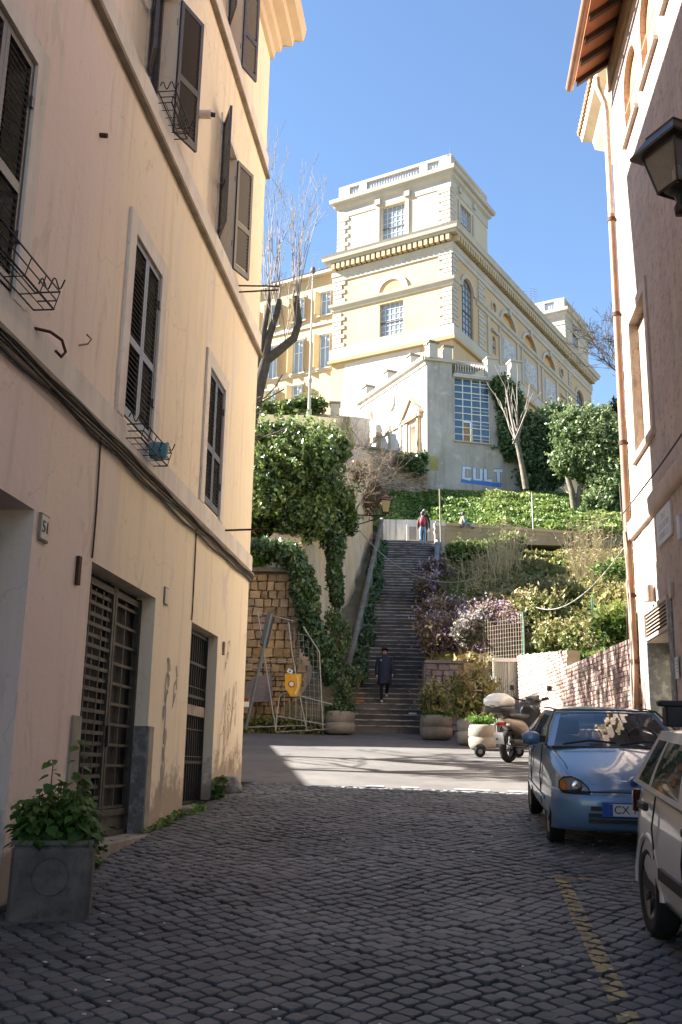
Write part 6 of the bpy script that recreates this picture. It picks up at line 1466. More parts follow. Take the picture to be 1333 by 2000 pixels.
def bush(name, label, blobs, mat, size, seed, cat='shrub', stem=None, group=None, mat2=None, f2=.3, **kw):
    T_ = thing(name, label, cat, (0, 0, 0), group=group); foliage('foliage', T_, blobs, LM[mat], size, seed, **kw)
    if mat2: foliage('blossom', T_, [(c, (r[0] * 1.05, r[1] * 1.05, r[2] * 1.05), int(n * f2)) for c, r, n in blobs], LM[mat2], size * .75, seed + 50, elong=1.2)
    m_ = MB()
    for c, r, n in blobs[:3]:
        q = Vector(c) - Vector((0, -.1, r[2] * 1.1))
        for k in range(4): branch_tree(m_, q, (random.gauss(0, .5), random.gauss(0, .4), 1), r[2] * 1.1, .03, 2, .6, 0, (2, 3), minr=.006)
    m_.build('stems', M['twigd'], T_); return T_
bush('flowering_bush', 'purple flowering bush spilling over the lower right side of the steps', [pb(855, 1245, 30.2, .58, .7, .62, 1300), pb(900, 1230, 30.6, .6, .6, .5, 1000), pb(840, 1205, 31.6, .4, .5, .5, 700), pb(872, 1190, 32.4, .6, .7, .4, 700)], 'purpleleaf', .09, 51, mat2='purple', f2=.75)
bush('flowering_bush', 'purple flowering bush above the wire netting', [pb(970, 1205, 29.2, .62, .5, .4, 1400), pb(940, 1230, 29.0, .5, .5, .5, 1300), pb(1000, 1220, 28.6, .4, .4, .4, 700)], 'purpleleaf', .08, 53, mat2='purple', f2=1.0)
bush('flowering_bush', 'lilac tinted brush high along the right edge of the steps', [pb(850, 1112, 43, .6, .8, .45, 600), pb(838, 1145, 38.5, .5, .9, .45, 550), pb(875, 1130, 42, .6, .6, .35, 400)], 'purpleleaf', .11, 55, mat2='purple', f2=.6)
bush('silver_shrub', 'silver grey leaved shrub beside the wire netting', [pb(915, 1235, 28.3, .38, .3, .38, 900), pb(940, 1215, 28.4, .3, .3, .3, 600)], 'silver', .085, 57)
bush('green_shrub', 'loose green shrub on the slope behind the brick wall', [pb(1060, 1195, 28.6, .8, .7, .6, 1500), pb(1100, 1160, 30.5, .7, .7, .45, 900)], 'olea', .10, 59)
bush('olive_shrub', 'low brown green shrub leaning over the brick wall', [pb(1080, 1245, 26.0, .5, .5, .38, 900), pb(1130, 1240, 24.5, .45, .5, .35, 600), pb(1190, 1240, 21.5, .45, .5, .35, 700)], 'olea', .085, 61)
bush('green_shrub', 'fresh green bush directly below the parapet near the pillar', [pb(905, 1080, 45.5, .8, .6, .5, 900), pb(960, 1075, 45.8, .8, .6, .4, 800), pb(1000, 1065, 46, .6, .5, .5, 600)], 'ground', .15, 63)
bush('green_shrub', 'yellow green bush behind the brick wall by the downpipe', [pb(1210, 1220, 20, .5, .5, .4, 800), pb(1215, 1110, 36, 1, .7, .4, 700)], 'ground', .09, 65)

# unseen evergreens added behind the tuff wall to shade the foot of the steps
for x, y, z, r, lab in ((-9.8, 30.1, 10.2, 1.9, 'tall evergreen garden tree deeper in the side street garden'), (-14, 30.5, 12.3, 2.2, 'tallest evergreen garden tree furthest along the side street')):
    T = thing('added_shade_tree', lab, 'tree', (0, 0, 0)); foliage('crown', T, [((x, y, z), (r, r * .7, r), 2200), ((x + 1, y - .3, z - 1.2), (r * .8, r * .6, r * .8), 1200), ((x - 1.2, y, z + .8), (r * .7, r * .6, r * .7), 1000)], LM['ever'], .2, int(-x * 7)); m_ = MB(); m_.tube([(x, y, 6.5), (x + .1, y, z)], [.2, .12], 7); m_.build('trunk', M['darkbark'], T)
# ================================================================== STREET OBJECTS
M['conc'] = pm('mossy_concrete', (0.155, 0.145, 0.13), (0.10, 0.094, 0.086), scale=3.2, alt_lo=.42, alt_hi=.6, dirt=(0.05, 0.048, 0.044), dscale=9, dlo=.52, dhi=.68, rough=.95, bscale=40, bstr=.6, world=False)
M['pot'] = pm('round_planter_concrete', (0.27, 0.235, 0.19), (0.19, 0.165, 0.135), scale=2.6, dirt=(0.16, 0.145, 0.12), dscale=6, rough=.9, bscale=40, bstr=.4)
M['potpale'] = pm('pale_planter_concrete', (0.42, 0.375, 0.315), (0.31, 0.28, 0.235), scale=2.6, dirt=(0.22, 0.2, 0.17), dscale=6, rough=.9, bscale=40, bstr=.4)
M['rubber'] = flat('tyre_rubber', (0.018, 0.018, 0.018), rough=.85, var=.2)
M['plastic'] = flat('black_plastic', (0.02, 0.02, 0.021), rough=.5, var=.15)
M['chrome'] = flat('chrome', (0.6, 0.6, 0.6), rough=.18, metal=1.0)
M['alloy'] = flat('grey_wheel_trim', (0.30, 0.30, 0.30), rough=.4, metal=.5)
M['carblue'] = flat('light_blue_car_paint', (0.15, 0.28, 0.44), rough=.34, metal=.2, coat=.8, var=.05, scale=3)
M['carsilver'] = flat('silver_car_paint', (0.76, 0.755, 0.74), rough=.34, metal=.05, coat=.8, var=.05, scale=3)
M['carglass'] = glassmat('car_glass', (0.02, 0.025, 0.03), rough=.02, alpha=.6)
M['privacy'] = glassmat('dark_car_glass', (0.012, 0.013, 0.014), rough=.03)
M['lens'] = glassmat('headlamp_lens', (0.16, 0.17, 0.18), rough=.08); M['amber'] = flat('amber_lens', (0.45, 0.16, 0.02), rough=.25); M['redlens'] = flat('red_lens', (0.20, 0.012, 0.010), rough=.25)
M['cloth'] = flat('grey_seat_cloth', (0.06, 0.065, 0.08), rough=.9)
M['platew'] = flat('number_plate_white', (0.68, 0.68, 0.66), rough=.4, var=.04); M['plateb'] = flat('number_plate_blue', (0.02, 0.09, 0.40), rough=.4, var=.05)

def tilted(o, x, y, ang, z=None):
    """stand a thing on the sloping street, turned by ang about its own up axis"""
    o.matrix_world = Matrix.Translation((x, y, gz(y) if z is None else z)) @ Matrix.Rotation(TILT, 4, 'X') @ Matrix.Rotation(ang, 4, 'Z')

def patch(a, b, c, d, nx, ny, bulge, out):
    """grid over corners a(bl) b(br) c(tr) d(tl) bulged along out"""
    a, b, c, d, out = map(Vector, (a, b, c, d, out)); G = []
    for j in range(ny + 1):
        r = []
        for i in range(nx + 1):
            u, v = i / nx, j / ny; p = a.lerp(b, u).lerp(d.lerp(c, u), v); p = p + out * bulge * (1 - (2 * u - 1) ** 2) * (1 - .35 * (2 * v - 1) ** 2); r.append(p)
        G.append(r)
    return G
def windowed(body, glass, G, il, ir, ib, it):
    ny, nx = len(G) - 1, len(G[0]) - 1
    for j in range(ny):
        for i in range(nx):
            q = (G[j][i], G[j][i + 1], G[j + 1][i + 1], G[j + 1][i]); g = il <= i < nx - ir and ib <= j < ny - it
            (glass if g else body).add(q, [(0, 1, 2, 3)], True)
def wheel(parent, x, y, r, w, sgn, spokes=7):
    t = MB(); prof = [(r * .62, -w / 2), (r * .9, -w / 2), (r * .98, -w / 2 + .02), (r, -w / 4), (r, w / 4), (r * .98, w / 2 - .02), (r * .9, w / 2), (r * .62, w / 2 - .01), (r * .6, w / 4)]
    t.lathe(prof, 28); t.v = [(p[2] * sgn, p[0], p[1]) for p in t.v]
    wh = t.build('wheel', M['rubber'], parent); wh.location = (x, y, r)
    t = MB(); t.lathe([(0, w / 2 - .035), (r * .2, w / 2 - .03), (r * .23, w / 2 - .045), (r * .56, w / 2 - .02), (r * .62, w / 2 - .008), (r * .64, w / 2 - .03)], 28); t.v = [(p[2] * sgn, p[0], p[1]) for p in t.v]; t.build('rim', M['alloy'], wh)
    for k in range(spokes):
        g = 2 * math.pi * k / spokes; m_ = MB(); rr = r * .42; m_.obox(((w / 2 - .027) * sgn, rr * math.cos(g), rr * math.sin(g)), (.008, 0, 0), (0, math.cos(g) * .055, math.sin(g) * .055), (0, -math.sin(g) * .016, math.cos(g) * .016)); m_.build('rim_slot', M['plastic'], wh)
    return wh
def loft(mb, secs, flip=False):
    """secs: list of rings (same length) along the car"""
    n = len(secs[0]); V = [p for s in secs for p in s]; F = [(j * n + i, j * n + i + 1, (j + 1) * n + i + 1, (j + 1) * n + i) for j in range(len(secs) - 1) for i in range(n - 1)]
    mb.add(V, F, True)
def make_car(name, label, paint, sp, x, y, ang):
    C = thing(name, label, 'car')
    # lower body: sections from nose to tail, half profile mirrored
    secs = []
    for (yy, w, zb, zm, zt, zc) in sp['secs']:
        half = [(0, zb), (w * .80, zb), (w * .95, zb + .05), (w, zb + (zm - zb) * .55), (w * 1.005, zm), (w * .985, zm + (zt - zm) * .6), (w * .955, zt - .015), (w * .9, zt + .008), (w * .5, zt + (zc - zt) * .75), (0, zc)]
        secs.append([(-a, yy, b) for a, b in half] + [(a, yy, b) for a, b in half[::-1][1:]])
    mb = MB(); loft(mb, secs)
    mb.add(secs[0], [tuple(range(len(secs[0])))], True); mb.add(secs[-1], [tuple(range(len(secs[-1]) - 1, -1, -1))], True)
    body = mb.build('body', paint, C); sub = body.modifiers.new('smooth', 'SUBSURF'); sub.levels = 1; sub.render_levels = 1
    wl_, wf, wr_ = sp['belt_w'], sp['belt_f'], sp['belt_r']; zb = sp['belt_z']; rw, rf, rr_, zr = sp['roof_w'], sp['roof_f'], sp['roof_r'], sp['roof_z']
    # greenhouse
    cab = MB(); ws = MB(); sws = {}; rwn = MB()
    zb2 = sp['belt_z2']
    A = {'fl': (-wl_ * .94, wf, zb), 'fr': (wl_ * .94, wf, zb), 'rl': (-wl_ * .93, wr_, zb2), 'rr': (wl_ * .93, wr_, zb2)}
    Rf = {'fl': (-rw, rf, zr - .03), 'fr': (rw, rf, zr - .03), 'rl': (-rw, rr_, zr - .05), 'rr': (rw, rr_, zr - .05)}
    windowed(cab, ws, patch(A['fr'], A['fl'], Rf['fl'], Rf['fr'], 20, 14, .10, (0, 1, .3)), 1, 1, 0, 1)
    windowed(cab, rwn, patch(A['rl'], A['rr'], Rf['rr'], Rf['rl'], 18, 12, .06, (0, -1, .1)), 2, 2, 2, 2)
    for s, (f, r) in ((-1, ('fl', 'rl')), (1, ('fr', 'rr'))):
        a, b, c, d = (A[f], A[r], Rf[r], Rf[f])
        G = patch(a, b, c, d, 36, 12, .045, (s, 0, .2)) if s < 0 else patch(b, a, d, c, 36, 12, .045, (s, 0, .2))
        for j in range(12):
            for i in range(36):
                k = i if s < 0 else 35 - i; q = (G[j][i], G[j][i + 1], G[j + 1][i + 1], G[j + 1][i])
                g = [n_ for n_, (lo, hi) in enumerate(sp['sidewin']) if lo <= k < hi and 1 <= j < 10]
                (sws.setdefault((s, g[0]), MB()) if g else cab).add(q, [(0, 1, 2, 3)], True)
    rfG = patch(Rf['fl'], Rf['fr'], Rf['rr'], Rf['rl'], 12, 12, .0, (0, 0, 1))
    for j, r in enumerate(rfG):
        for i, p in enumerate(r):
            u, v = i / 12, j / 12; p.z += .055 * (1 - (2 * u - 1) ** 4) * (1 - (2 * v - 1) ** 4) + .0
    for j in range(12):
        for i in range(12): cab.add((rfG[j][i], rfG[j][i + 1], rfG[j + 1][i + 1], rfG[j + 1][i]), [(3, 2, 1, 0)], True)
    cab.build('cabin', paint, C); ws.build('windscreen', M['carglass'], C); rwn.build('rear_window', M['carglass'], C)
    for key, w_ in sws.items(): w_.build('side_window', M['privacy'] if key[1] == 2 else M['carglass'], C)
    # inside
    for sx in (-.34, .34):
        for yy in (.0, -.85):
            s_ = MB(); s_.box(sx - .24, sx + .24, yy - .5, yy, .40, .55); s_.box(sx - .23, sx + .23, yy - .6, yy - .46, .5, .95); s_.box(sx - .13, sx + .13, yy - .62, yy - .52, .97, 1.13); s_.build('seat', M['cloth'], C, bevel=.03)
    MB().box(-.62, .62, wf - .42, wf - .08, zb - .12, zb - .02).build('dashboard', M['plastic'], C, bevel=.02)
    m_ = MB(); m_.tube([(-.34 + .17 * math.cos(g), wf - .5 - .05 * math.sin(g), zb + .02 + .17 * math.sin(g)) for g in np.linspace(0, 2 * math.pi, 20)], .014, 6); m_.build('steering_wheel', M['plastic'], C)
    MB().box(-.11, .11, rf - .1, rf - .07, zr - .14, zr - .06).build('rear_mirror', M['plastic'], C)
    # wheels and arches
    R = sp['R']; tw_ = sp['track']
    for yy in sp['axles']:
        for s in (-1, 1):
            m_ = MB(); N = 20; P = [(s * (tw_ + .105 + sp.get('arch', .0)), yy + (R + .055) * math.cos(g), R + (R + .055) * math.sin(g)) for g in np.linspace(0, math.pi, N)]
            m_.add(P, [tuple(range(N))] if s > 0 else [tuple(range(N - 1, -1, -1))]); m_.build('wheel_arch', M['plastic'], C)
            m_ = MB(); m_.tube([(p[0] - s * .005, yy + (p[1] - yy) * 1.03, R + (p[2] - R) * 1.03) for p in P], .022, 6); m_.build('arch_lip', paint, C)
            wheel(C, s * (tw_ + .06), yy, R, .15, s)
    # door seams, handles, mirrors
    for s in (-1, 1):
        for yy, z0, z1 in sp['seams']:
            w = sp['side_w']; MB().tube([(s * w * .992, yy, z0), (s * (w + .006), yy, (z0 + z1) / 2), (s * w * .97, yy - .0, z1)], .006, 4).build('door_seam', M['plastic'], C)
        for yy, zz in sp['handles']: MB().box(s * (sp['side_w'] - .01), s * (sp['side_w'] + .025), yy - .09, yy + .09, zz - .025, zz + .025).build('door_handle', sp['handle_mat'], C, bevel=.008)
        m_ = MB(); bm = None; m_.lathe([(0, -.1), (.06, -.09), (.085, -.03), (.085, .03), (.06, .09), (0, .1)], 12); m_.v = [(s * (sp['side_w'] + .09) + p[2] * .95 * s, sp['mirror_y'] + p[1] * .75, sp['mirror_z'] + p[0] * .85) for p in m_.v]; mr = m_.build('door_mirror', paint, C)
        MB().box(min(s * (sp['side_w'] - .06), s * (sp['side_w'] + .03)), max(s * (sp['side_w'] - .06), s * (sp['side_w'] + .03)), sp['mirror_y'] - .04, sp['mirror_y'] + .03, sp['mirror_z'] - .04, sp['mirror_z'] + .03).build('mirror_foot', M['plastic'], mr)
    tilted(C, x, y, ang); return C

blue = dict(secs=[(1.70, .40, .24, .40, .56, .60), (1.66, .60, .20, .42, .63, .67), (1.56, .69, .18, .44, .70, .735), (1.30, .735, .17, .45, .78, .825), (.95, .75, .17, .46, .87, .915), (.62, .755, .17, .47, .93, .965), (0, .757, .17, .48, .95, .95), (-.9, .755, .17, .48, .975, .97), (-1.4, .735, .18, .48, 1.0, .99), (-1.58, .69, .20, .48, .98, .97), (-1.64, .58, .24, .45, .9, .9)],
    belt_w=.755, belt_f=.80, belt_r=-1.60, belt_z=.915, belt_z2=.985, roof_w=.53, roof_f=.02, roof_r=-1.32, roof_z=1.275, sidewin=((5, 19), (21, 32)), R=.265, track=.60, axles=(1.05, -1.15), seams=((.58, .32, .92), (-.55, .3, .96)), handles=((-.40, .83),), handle_mat=M['carblue'], side_w=.757, mirror_y=.55, mirror_z=.98)
BC = make_car('blue_hatchback', 'small light blue hatchback parked facing downhill', M['carblue'], blue, 2.95, 11.6, math.pi - R_(5.9))
# front of the blue car
def bpart(nm, m_, mt, par=None, **k): return m_.build(nm, mt, par or BC, **k)
m_ = MB(); rows = []
for z, dy in ((.20, -.02), (.24, .045), (.34, .065), (.47, .07), (.55, .05), (.575, .0)):
    rows.append([(xx * .74, (1.50 + .22 * math.sqrt(max(0, 1 - abs(xx) ** 3.2))) + dy - .06, z) for xx in np.linspace(-1, 1, 33)])
loft(m_, [[Vector(p) for p in r] for r in rows]); bm_o = bpart('bumper', m_, M['carblue'])
def fy(xx, extra=0): return 1.50 + .22 * math.sqrt(max(0, 1 - abs(xx / .74) ** 3.2)) + extra
for z0, z1, w in ((.395, .435, .40), (.335, .372, .42), (.285, .32, .42)):
    m_ = MB(); n = 20; X = np.linspace(-w, w, n); V = [(a, fy(a, .018), z0) for a in X] + [(a, fy(a, .018), z1) for a in X]; m_.add(V, [(i + 1, i, n + i, n + i + 1) for i in range(n - 1)]); bpart('intake_slot', m_, M['plastic'], bm_o)
m_ = MB(); m_.box(-.30, .30, fy(0, .02), fy(0, .032), .345, .475); bpart('plate_holder', m_, M['plateb'], bm_o)
pl = MB().box(-.24, .24, fy(0, .034), fy(0, .04), .355, .465).build('number_plate', M['platew'], BC); MB().box(.205, .24, fy(0, .0405), fy(0, .042), .356, .464).build('plate_band', M['plateb'], pl)
me = text_mesh('CX 7', .10, .001); me.materials.clear(); me.materials.append(M['plastic']); o = link('lettering', me, pl); o.matrix_local = Matrix.Translation((.085, fy(0, .0425), .41)) @ Matrix.Rotation(math.pi, 4, 'Z') @ Matrix.Rotation(math.pi / 2, 4, 'X')
for s in (-1, 1):
    def hp(u, v):      # headlamp outline on the rounded nose corner
        xx = (.40 + .27 * u) ; return Vector((s * xx, fy(xx, .004 + .01 * math.sin(math.pi * v)) - .02 - .06 * v, .545 + .15 * v * (1 - .35 * u * (1 - u))))
    out = [(0, .02), (.5, 0), (.9, .02), (1.02, .25), (1.0, .7), (.85, .95), (.6, 1.05), (.3, .8), (.08, .4)]
    P = [hp(u, v) + Vector((0, .012, 0)) for u, v in out]; c_ = sum(P, Vector()) / len(P) + Vector((0, .02, .005)); m_ = MB(); n = len(P); m_.add(P + [c_], [((i + 1) % n, i, n) if s > 0 else (i, (i + 1) % n, n) for i in range(n)], True); hl = bpart('headlamp', m_, M['lens'])
    P2 = [hp(u, v) + Vector((0, .017, 0)) for u, v in ((.8, .06), (1.0, .3), (.97, .68), (.84, .88), (.74, .5))]; m_ = MB(); m_.add(P2, [tuple(range(5))] if s < 0 else [tuple(range(4, -1, -1))]); m_.build('indicator', M['amber'], hl)
    m_ = MB(); m_.lathe([(0, .004), (.045, .01), (.055, .004)], 16); pc = hp(.45, .42) + Vector((0, .026, 0)); m_.v = [(pc.x + p[0], pc.y + p[2], pc.z + p[1]) for p in m_.v]; m_.build('reflector', M['chrome'], hl)
    m_ = MB(); m_.tube([p + Vector((0, .004, 0)) for p in P + P[:1]], .008, 5); m_.build('lamp_rim', M['plastic'], hl)
    m_ = MB(); m_.tube([(s * .70, .78, .93), (s * .66, 1.1, .89), (s * .60, 1.42, .80), (s * .585, 1.52, .755)], .005, 4); bpart('bonnet_seam', m_, M['plastic'])
m_ = MB(); m_.tube([(a, fy(a, -.045), .615 + .02 * (a / .5) ** 2) for a in np.linspace(-.42, .42, 15)], .006, 4); bpart('bonnet_edge', m_, M['plastic'])
m_ = MB(); m_.lathe([(0, .012), (.04, .012), (.05, .004), (.05, 0)], 18); m_.v = [(p[0], fy(0, -.015) + p[2], .665 + p[1]) for p in m_.v]; em = bpart('badge', m_, M['chrome']); m_ = MB(); m_.lathe([(0, .014), (.036, .014), (.036, .0)], 18); m_.v = [(p[0], fy(0, -.013) + p[2], .665 + p[1]) for p in m_.v]; m_.build('badge_face', M['plateb'], em)
for s in (-1, 1): m_ = MB(); m_.tube([(s * .06, fy(.06, -.02), .665), (s * .2, fy(.2, -.03), .667)], [.011, .003], 6); m_.build('badge_wing', M['chrome'], em)
for x0, x1 in ((.55, .02), (-.02, -.5)): m_ = MB(); m_.tube([(x0, .86, .945), ((x0 + x1) / 2, .83, .985), (x1, .87, .965)], .011, 5); bpart('wiper', m_, M['plastic'])
MB().box(-.66, .66, .76, .86, .905, .925).build('cowl', M['plastic'], BC)
for s in (-1, 1):
    MB().box(min(s * .745, s * .766), max(s * .745, s * .766), -.9, .95, .40, .44).build('side_strip', M['carblue'], BC, bevel=.006)
    m_ = MB(); m_.lathe([(0, -.012), (.016, 0), (0, .012)], 8); m_.v = [(s * .757 + p[2] * .5, .78 + p[0], .70 + p[1] * .6) for p in m_.v]; m_.build('side_indicator', M['amber'], BC)
    MB().tube([(s * .715, .76, .93), (s * .655, .42, 1.10), (s * .545, .03, 1.262)], .011, 5).build('windscreen_seal', M['plastic'], BC)
    MB().tube([(s * .535, .02, 1.268), (s * .55, -.6, 1.272), (s * .535, -1.3, 1.25)], .009, 5).build('roof_gutter', M['plastic'], BC)
MB().tube([(-.535, .02, 1.262), (-.3, .09, 1.268), (0, .115, 1.272), (.3, .09, 1.268), (.535, .02, 1.262)], .010, 5).build('windscreen_seal', M['plastic'], BC)
m_ = MB(); m_.tube([(a_, fy(a_, .012), .565) for a_ in np.linspace(-.66, .66, 25)], .006, 4); m_.build('bumper_seam', M['plastic'], bm_o)

pan = dict(secs=[(1.66, .60, .24, .40, .58, .62), (1.5, .72, .20, .42, .70, .75), (1.0, .775, .18, .44, .80, .85), (.7, .785, .18, .46, .835, .86), (0, .79, .18, .46, .85, .85), (-.9, .79, .18, .47, .88, .87), (-1.5, .775, .2, .48, .915, .905), (-1.72, .735, .23, .49, .92, .915), (-1.79, .64, .27, .49, .86, .86)],
    belt_w=.80, belt_f=.95, belt_r=-1.74, belt_z=.84, belt_z2=.905, roof_w=.60, roof_f=.35, roof_r=-1.47, roof_z=1.315, sidewin=((5, 16), (18, 28), (29, 34)), R=.275, track=.65, axles=(1.12, -1.18), seams=((.62, .35, .83), (-.28, .32, .86), (-.98, .5, .88)), handles=((-.12, .77), (-1.2, .80)), handle_mat=M['plastic'], side_w=.79, mirror_y=.62, mirror_z=.92, arch=.02)
PCAR = make_car('silver_hatchback', 'silver hatchback with roof bars cut off by the picture edge', M['carsilver'], pan, 2.70, 5.70, math.pi - R_(4.0))
for s in (-1, 1):
    MB().box(min(s * .79, s * .812), max(s * .79, s * .812), -.78, .74, .42, .485).build('side_moulding', M['plastic'], PCAR)
    m_ = MB(); m_.box(min(s * .69, s * .752), max(s * .69, s * .752), -1.755, -1.70, .70, .85); m_.build('tail_lamp', flat('smoked_red_lens', (0.05, 0.008, 0.008), rough=.2), PCAR, bevel=.01)
    # black quarter panel between rear side glass and tailgate
for yy in (.0, -1.05):
    m_ = MB(); m_.box(-.72, .72, yy - .045, yy + .045, 1.435, 1.475); rb = m_.build('roof_bar', M['plastic'], PCAR, bevel=.01)
    for s in (-1, 1): MB().box(s * .6 - .08, s * .6 + .08, yy - .06, yy + .06, 1.31, 1.435).build('bar_foot', M['plastic'], rb, bevel=.01)

# --- round planters
def planter(label, x, y, r, mat, h=.62):
    t = thing('round_planter', label, 'planter', (x, y, gz(y)), group='round concrete planters'); m_ = MB()
    m_.lathe([(r * .62, 0), (r * .86, .03), (r * .985, h * .2), (r, h * .46), (r * .94, h * .49), (r * .94, h * .53), (r, h * .56), (r * .99, h * .82), (r * .93, h * .96), (r * .86, h), (r * .76, h * .97), (r * .72, h * .85), (0, h * .84)], 32); m_.build('bowl', mat, t)
    m_ = MB(); m_.lathe([(r * .73, h * .88), (0, h * .92)], 20); m_.build('earth', M['soil'], t); return t
q = gp(663, 1436); P1 = (q.x, q.y + .35); planter('round two part concrete planter left of the steps', *P1, .43, M['pot'])
q = gp(855, 1447); P2 = (q.x, q.y + .35); planter('round two part concrete planter right of the steps', *P2, .42, M['pot'])
q = gp(930, 1458); P3 = (q.x, q.y + .45); planter('pale round planter holding the oleander', *P3, .40, M['potpale'])
q = gp(950, 1467); P4 = (q.x - .04, q.y + .3); planter('grey round planter in front of the oleander planter', *P4, .31, M['pot'], .55)
def potplant(name, label, x, y, blobs, mat, size, n, seed, cat='plant', stems=7, h=.9, **kw):
    t = thing(name, label, cat, (0, 0, 0)); z0 = gz(y) + .55
    foliage('foliage', t, [((x + dx, y + dy, z0 + dz), (rx, ry, rz), int(n * w)) for dx, dy, dz, rx, ry, rz, w in blobs], LM[mat], size, seed, **kw); m_ = MB()
    for k in range(stems): branch_tree(m_, (x + random.gauss(0, .08), y + random.gauss(0, .08), z0 - .05), (random.gauss(0, .3), random.gauss(0, .3), 1), h * .7, .012, 2, .45, 0, (2, 3), minr=.004)
    m_.build('stems', M['twigd'], t); return t
potplant('leafy_plant', 'upright dark green plant in the planter left of the steps', *P1, [(.12, 0, .45, .2, .2, .5, 1), (.08, 0, .15, .3, .3, .18, .6), (-.15, -.1, .1, .25, .2, .12, .4)], 'ivy', .07, 900, 71)
potplant('leafy_plant', 'wispy grey green plant in the planter right of the steps', *P2, [(-.05, .1, .5, .38, .3, .5, 1), (.1, -.1, .12, .32, .28, .12, .5)], 'olea', .055, 700, 73, elong=3)
potplant('leafy_plant', 'bright low greens filling the planter right of the steps', *P2, [(0, -.08, .08, .34, .3, .1, 1)], 'bright', .05, 700, 74, stems=0)
potplant('oleander', 'tall thin leaved oleander with pinkish dry tips', *P3, [(.02, .1, .75, .48, .4, .5, 1), (.1, 0, .35, .5, .4, .4, .8), (-.2, 0, .55, .3, .3, .4, .5), (.35, 0, .6, .25, .3, .4, .4)], 'olea', .075, 1500, 75, cat='shrub', stems=10, h=1.3, elong=3.0)
potplant('leafy_plant', 'small green weeds in the grey planter behind the scooter', *P4, [(0, 0, .1, .3, .25, .12, 1)], 'bright', .05, 400, 77, stems=3, h=.3)

# --- square planter with round emblem
a = gp(10, 1803); b = gp(172, 1799); SPW = (b - a).length; ang = math.atan2(b.y - a.y, b.x - a.x)
zt = at(90, 1650, 7.0).z - gz(7.0)
SP = thing('square_planter', 'dark weathered square concrete planter with a round emblem', 'planter'); SP.matrix_world = Matrix.Translation((a.x, a.y, gz(a.y) + .0)) @ Matrix.Rotation(ang, 4, 'Z')
D_ = .52; HT = zt
m_ = MB(); tI = .045
m_.box(0, SPW, 0, D_, -.02, HT - .0); o = m_.build('box', M['conc'], SP, bevel=.022)
m_ = MB(); m_.box(tI, SPW - tI, tI, D_ - tI, HT - .03, HT + .004); m_.build('earth', M['soil'], SP)
m_ = MB(); 
for z0_, z1_, o_ in ((HT - .0, HT + .03, .0),):
    m_.box(0, SPW, 0, tI, z0_, z1_); m_.box(0, SPW, D_ - tI, D_, z0_ + .001, z1_ + .001); m_.box(0, tI, tI + .001, D_ - tI - .001, z0_, z1_); m_.box(SPW - tI, SPW, tI + .001, D_ - tI - .001, z0_, z1_)
m_.build('rim', M['conc'], SP)
cxp, czp, rr_ = SPW * .5, HT * .60, .115
m_ = MB(); m_.tube([(cxp + rr_ * math.cos(g), -.004, czp + rr_ * math.sin(g)) for g in np.linspace(0, 2 * math.pi, 40)], .009, 6); m_.build('emblem_ring', M['conc'], SP)
m_ = MB(); pts = [(rr_ * .93 * math.cos(g), rr_ * .93 * math.sin(g)) for g in np.linspace(0, 2 * math.pi, 33)[:-1]]; m_.prism(pts, (cxp, .001, czp), (1, 0, 0), (0, 0, 1), (0, -.004, 0)); m_.build('emblem_disc', M['conc'], SP)
m_ = MB(); m_.prism([(-.035, -.05), (.03, -.05), (.045, .0), (.02, .05), (-.03, .055), (-.045, .0)], (cxp, -.003, czp), (1, 0, 0), (0, 0, 1), (0, -.008, 0)); m_.build('emblem_shield', M['conc'], SP)
# big toothed leaves
def bigleaves(name, P, size, mat, parent, nrm, tip, tone):
    N = len(P); n = nrm / np.linalg.norm(nrm, axis=1)[:, None]; t = tip - (tip * n).sum(1)[:, None] * n; t /= np.linalg.norm(t, axis=1)[:, None]; b = np.cross(n, t); s = size[:, None]
    sh = [(-.5, 0, 0), (-.42, .3, .06), (-.1, .46, .1), (.2, .34, .06), (.42, .14, -.02), (.62, 0, -.1), (.42, -.14, -.02), (.2, -.34, .06), (-.1, -.46, .1), (-.42, -.3, .06)]
    V = np.stack([P + t * s * a + b * s * w + n * s * h for a, w, h in sh], 1).reshape(-1, 3); mid = [(-.5, 0), (.62, 0)]
    base = (np.arange(N) * 10)[:, None]
    F = np.concatenate([base + np.array([[0, 5, 4, 3]]), base + np.array([[0, 3, 2, 1]]), base + np.array([[0, 9, 8, 7]]), base + np.array([[0, 7, 6, 5]])])
    return np_mesh(name, V, F, mat, parent, tone=np.repeat(tone, 10))
NP = thing('nettle_plant', 'leafy green nettles growing out of the square planter', 'plant', (0, 0, 0)); W0 = SP.matrix_world
Pn_, Nn_, Tn_, Sn_, Rn_ = [], [], [], [], []; st = MB()
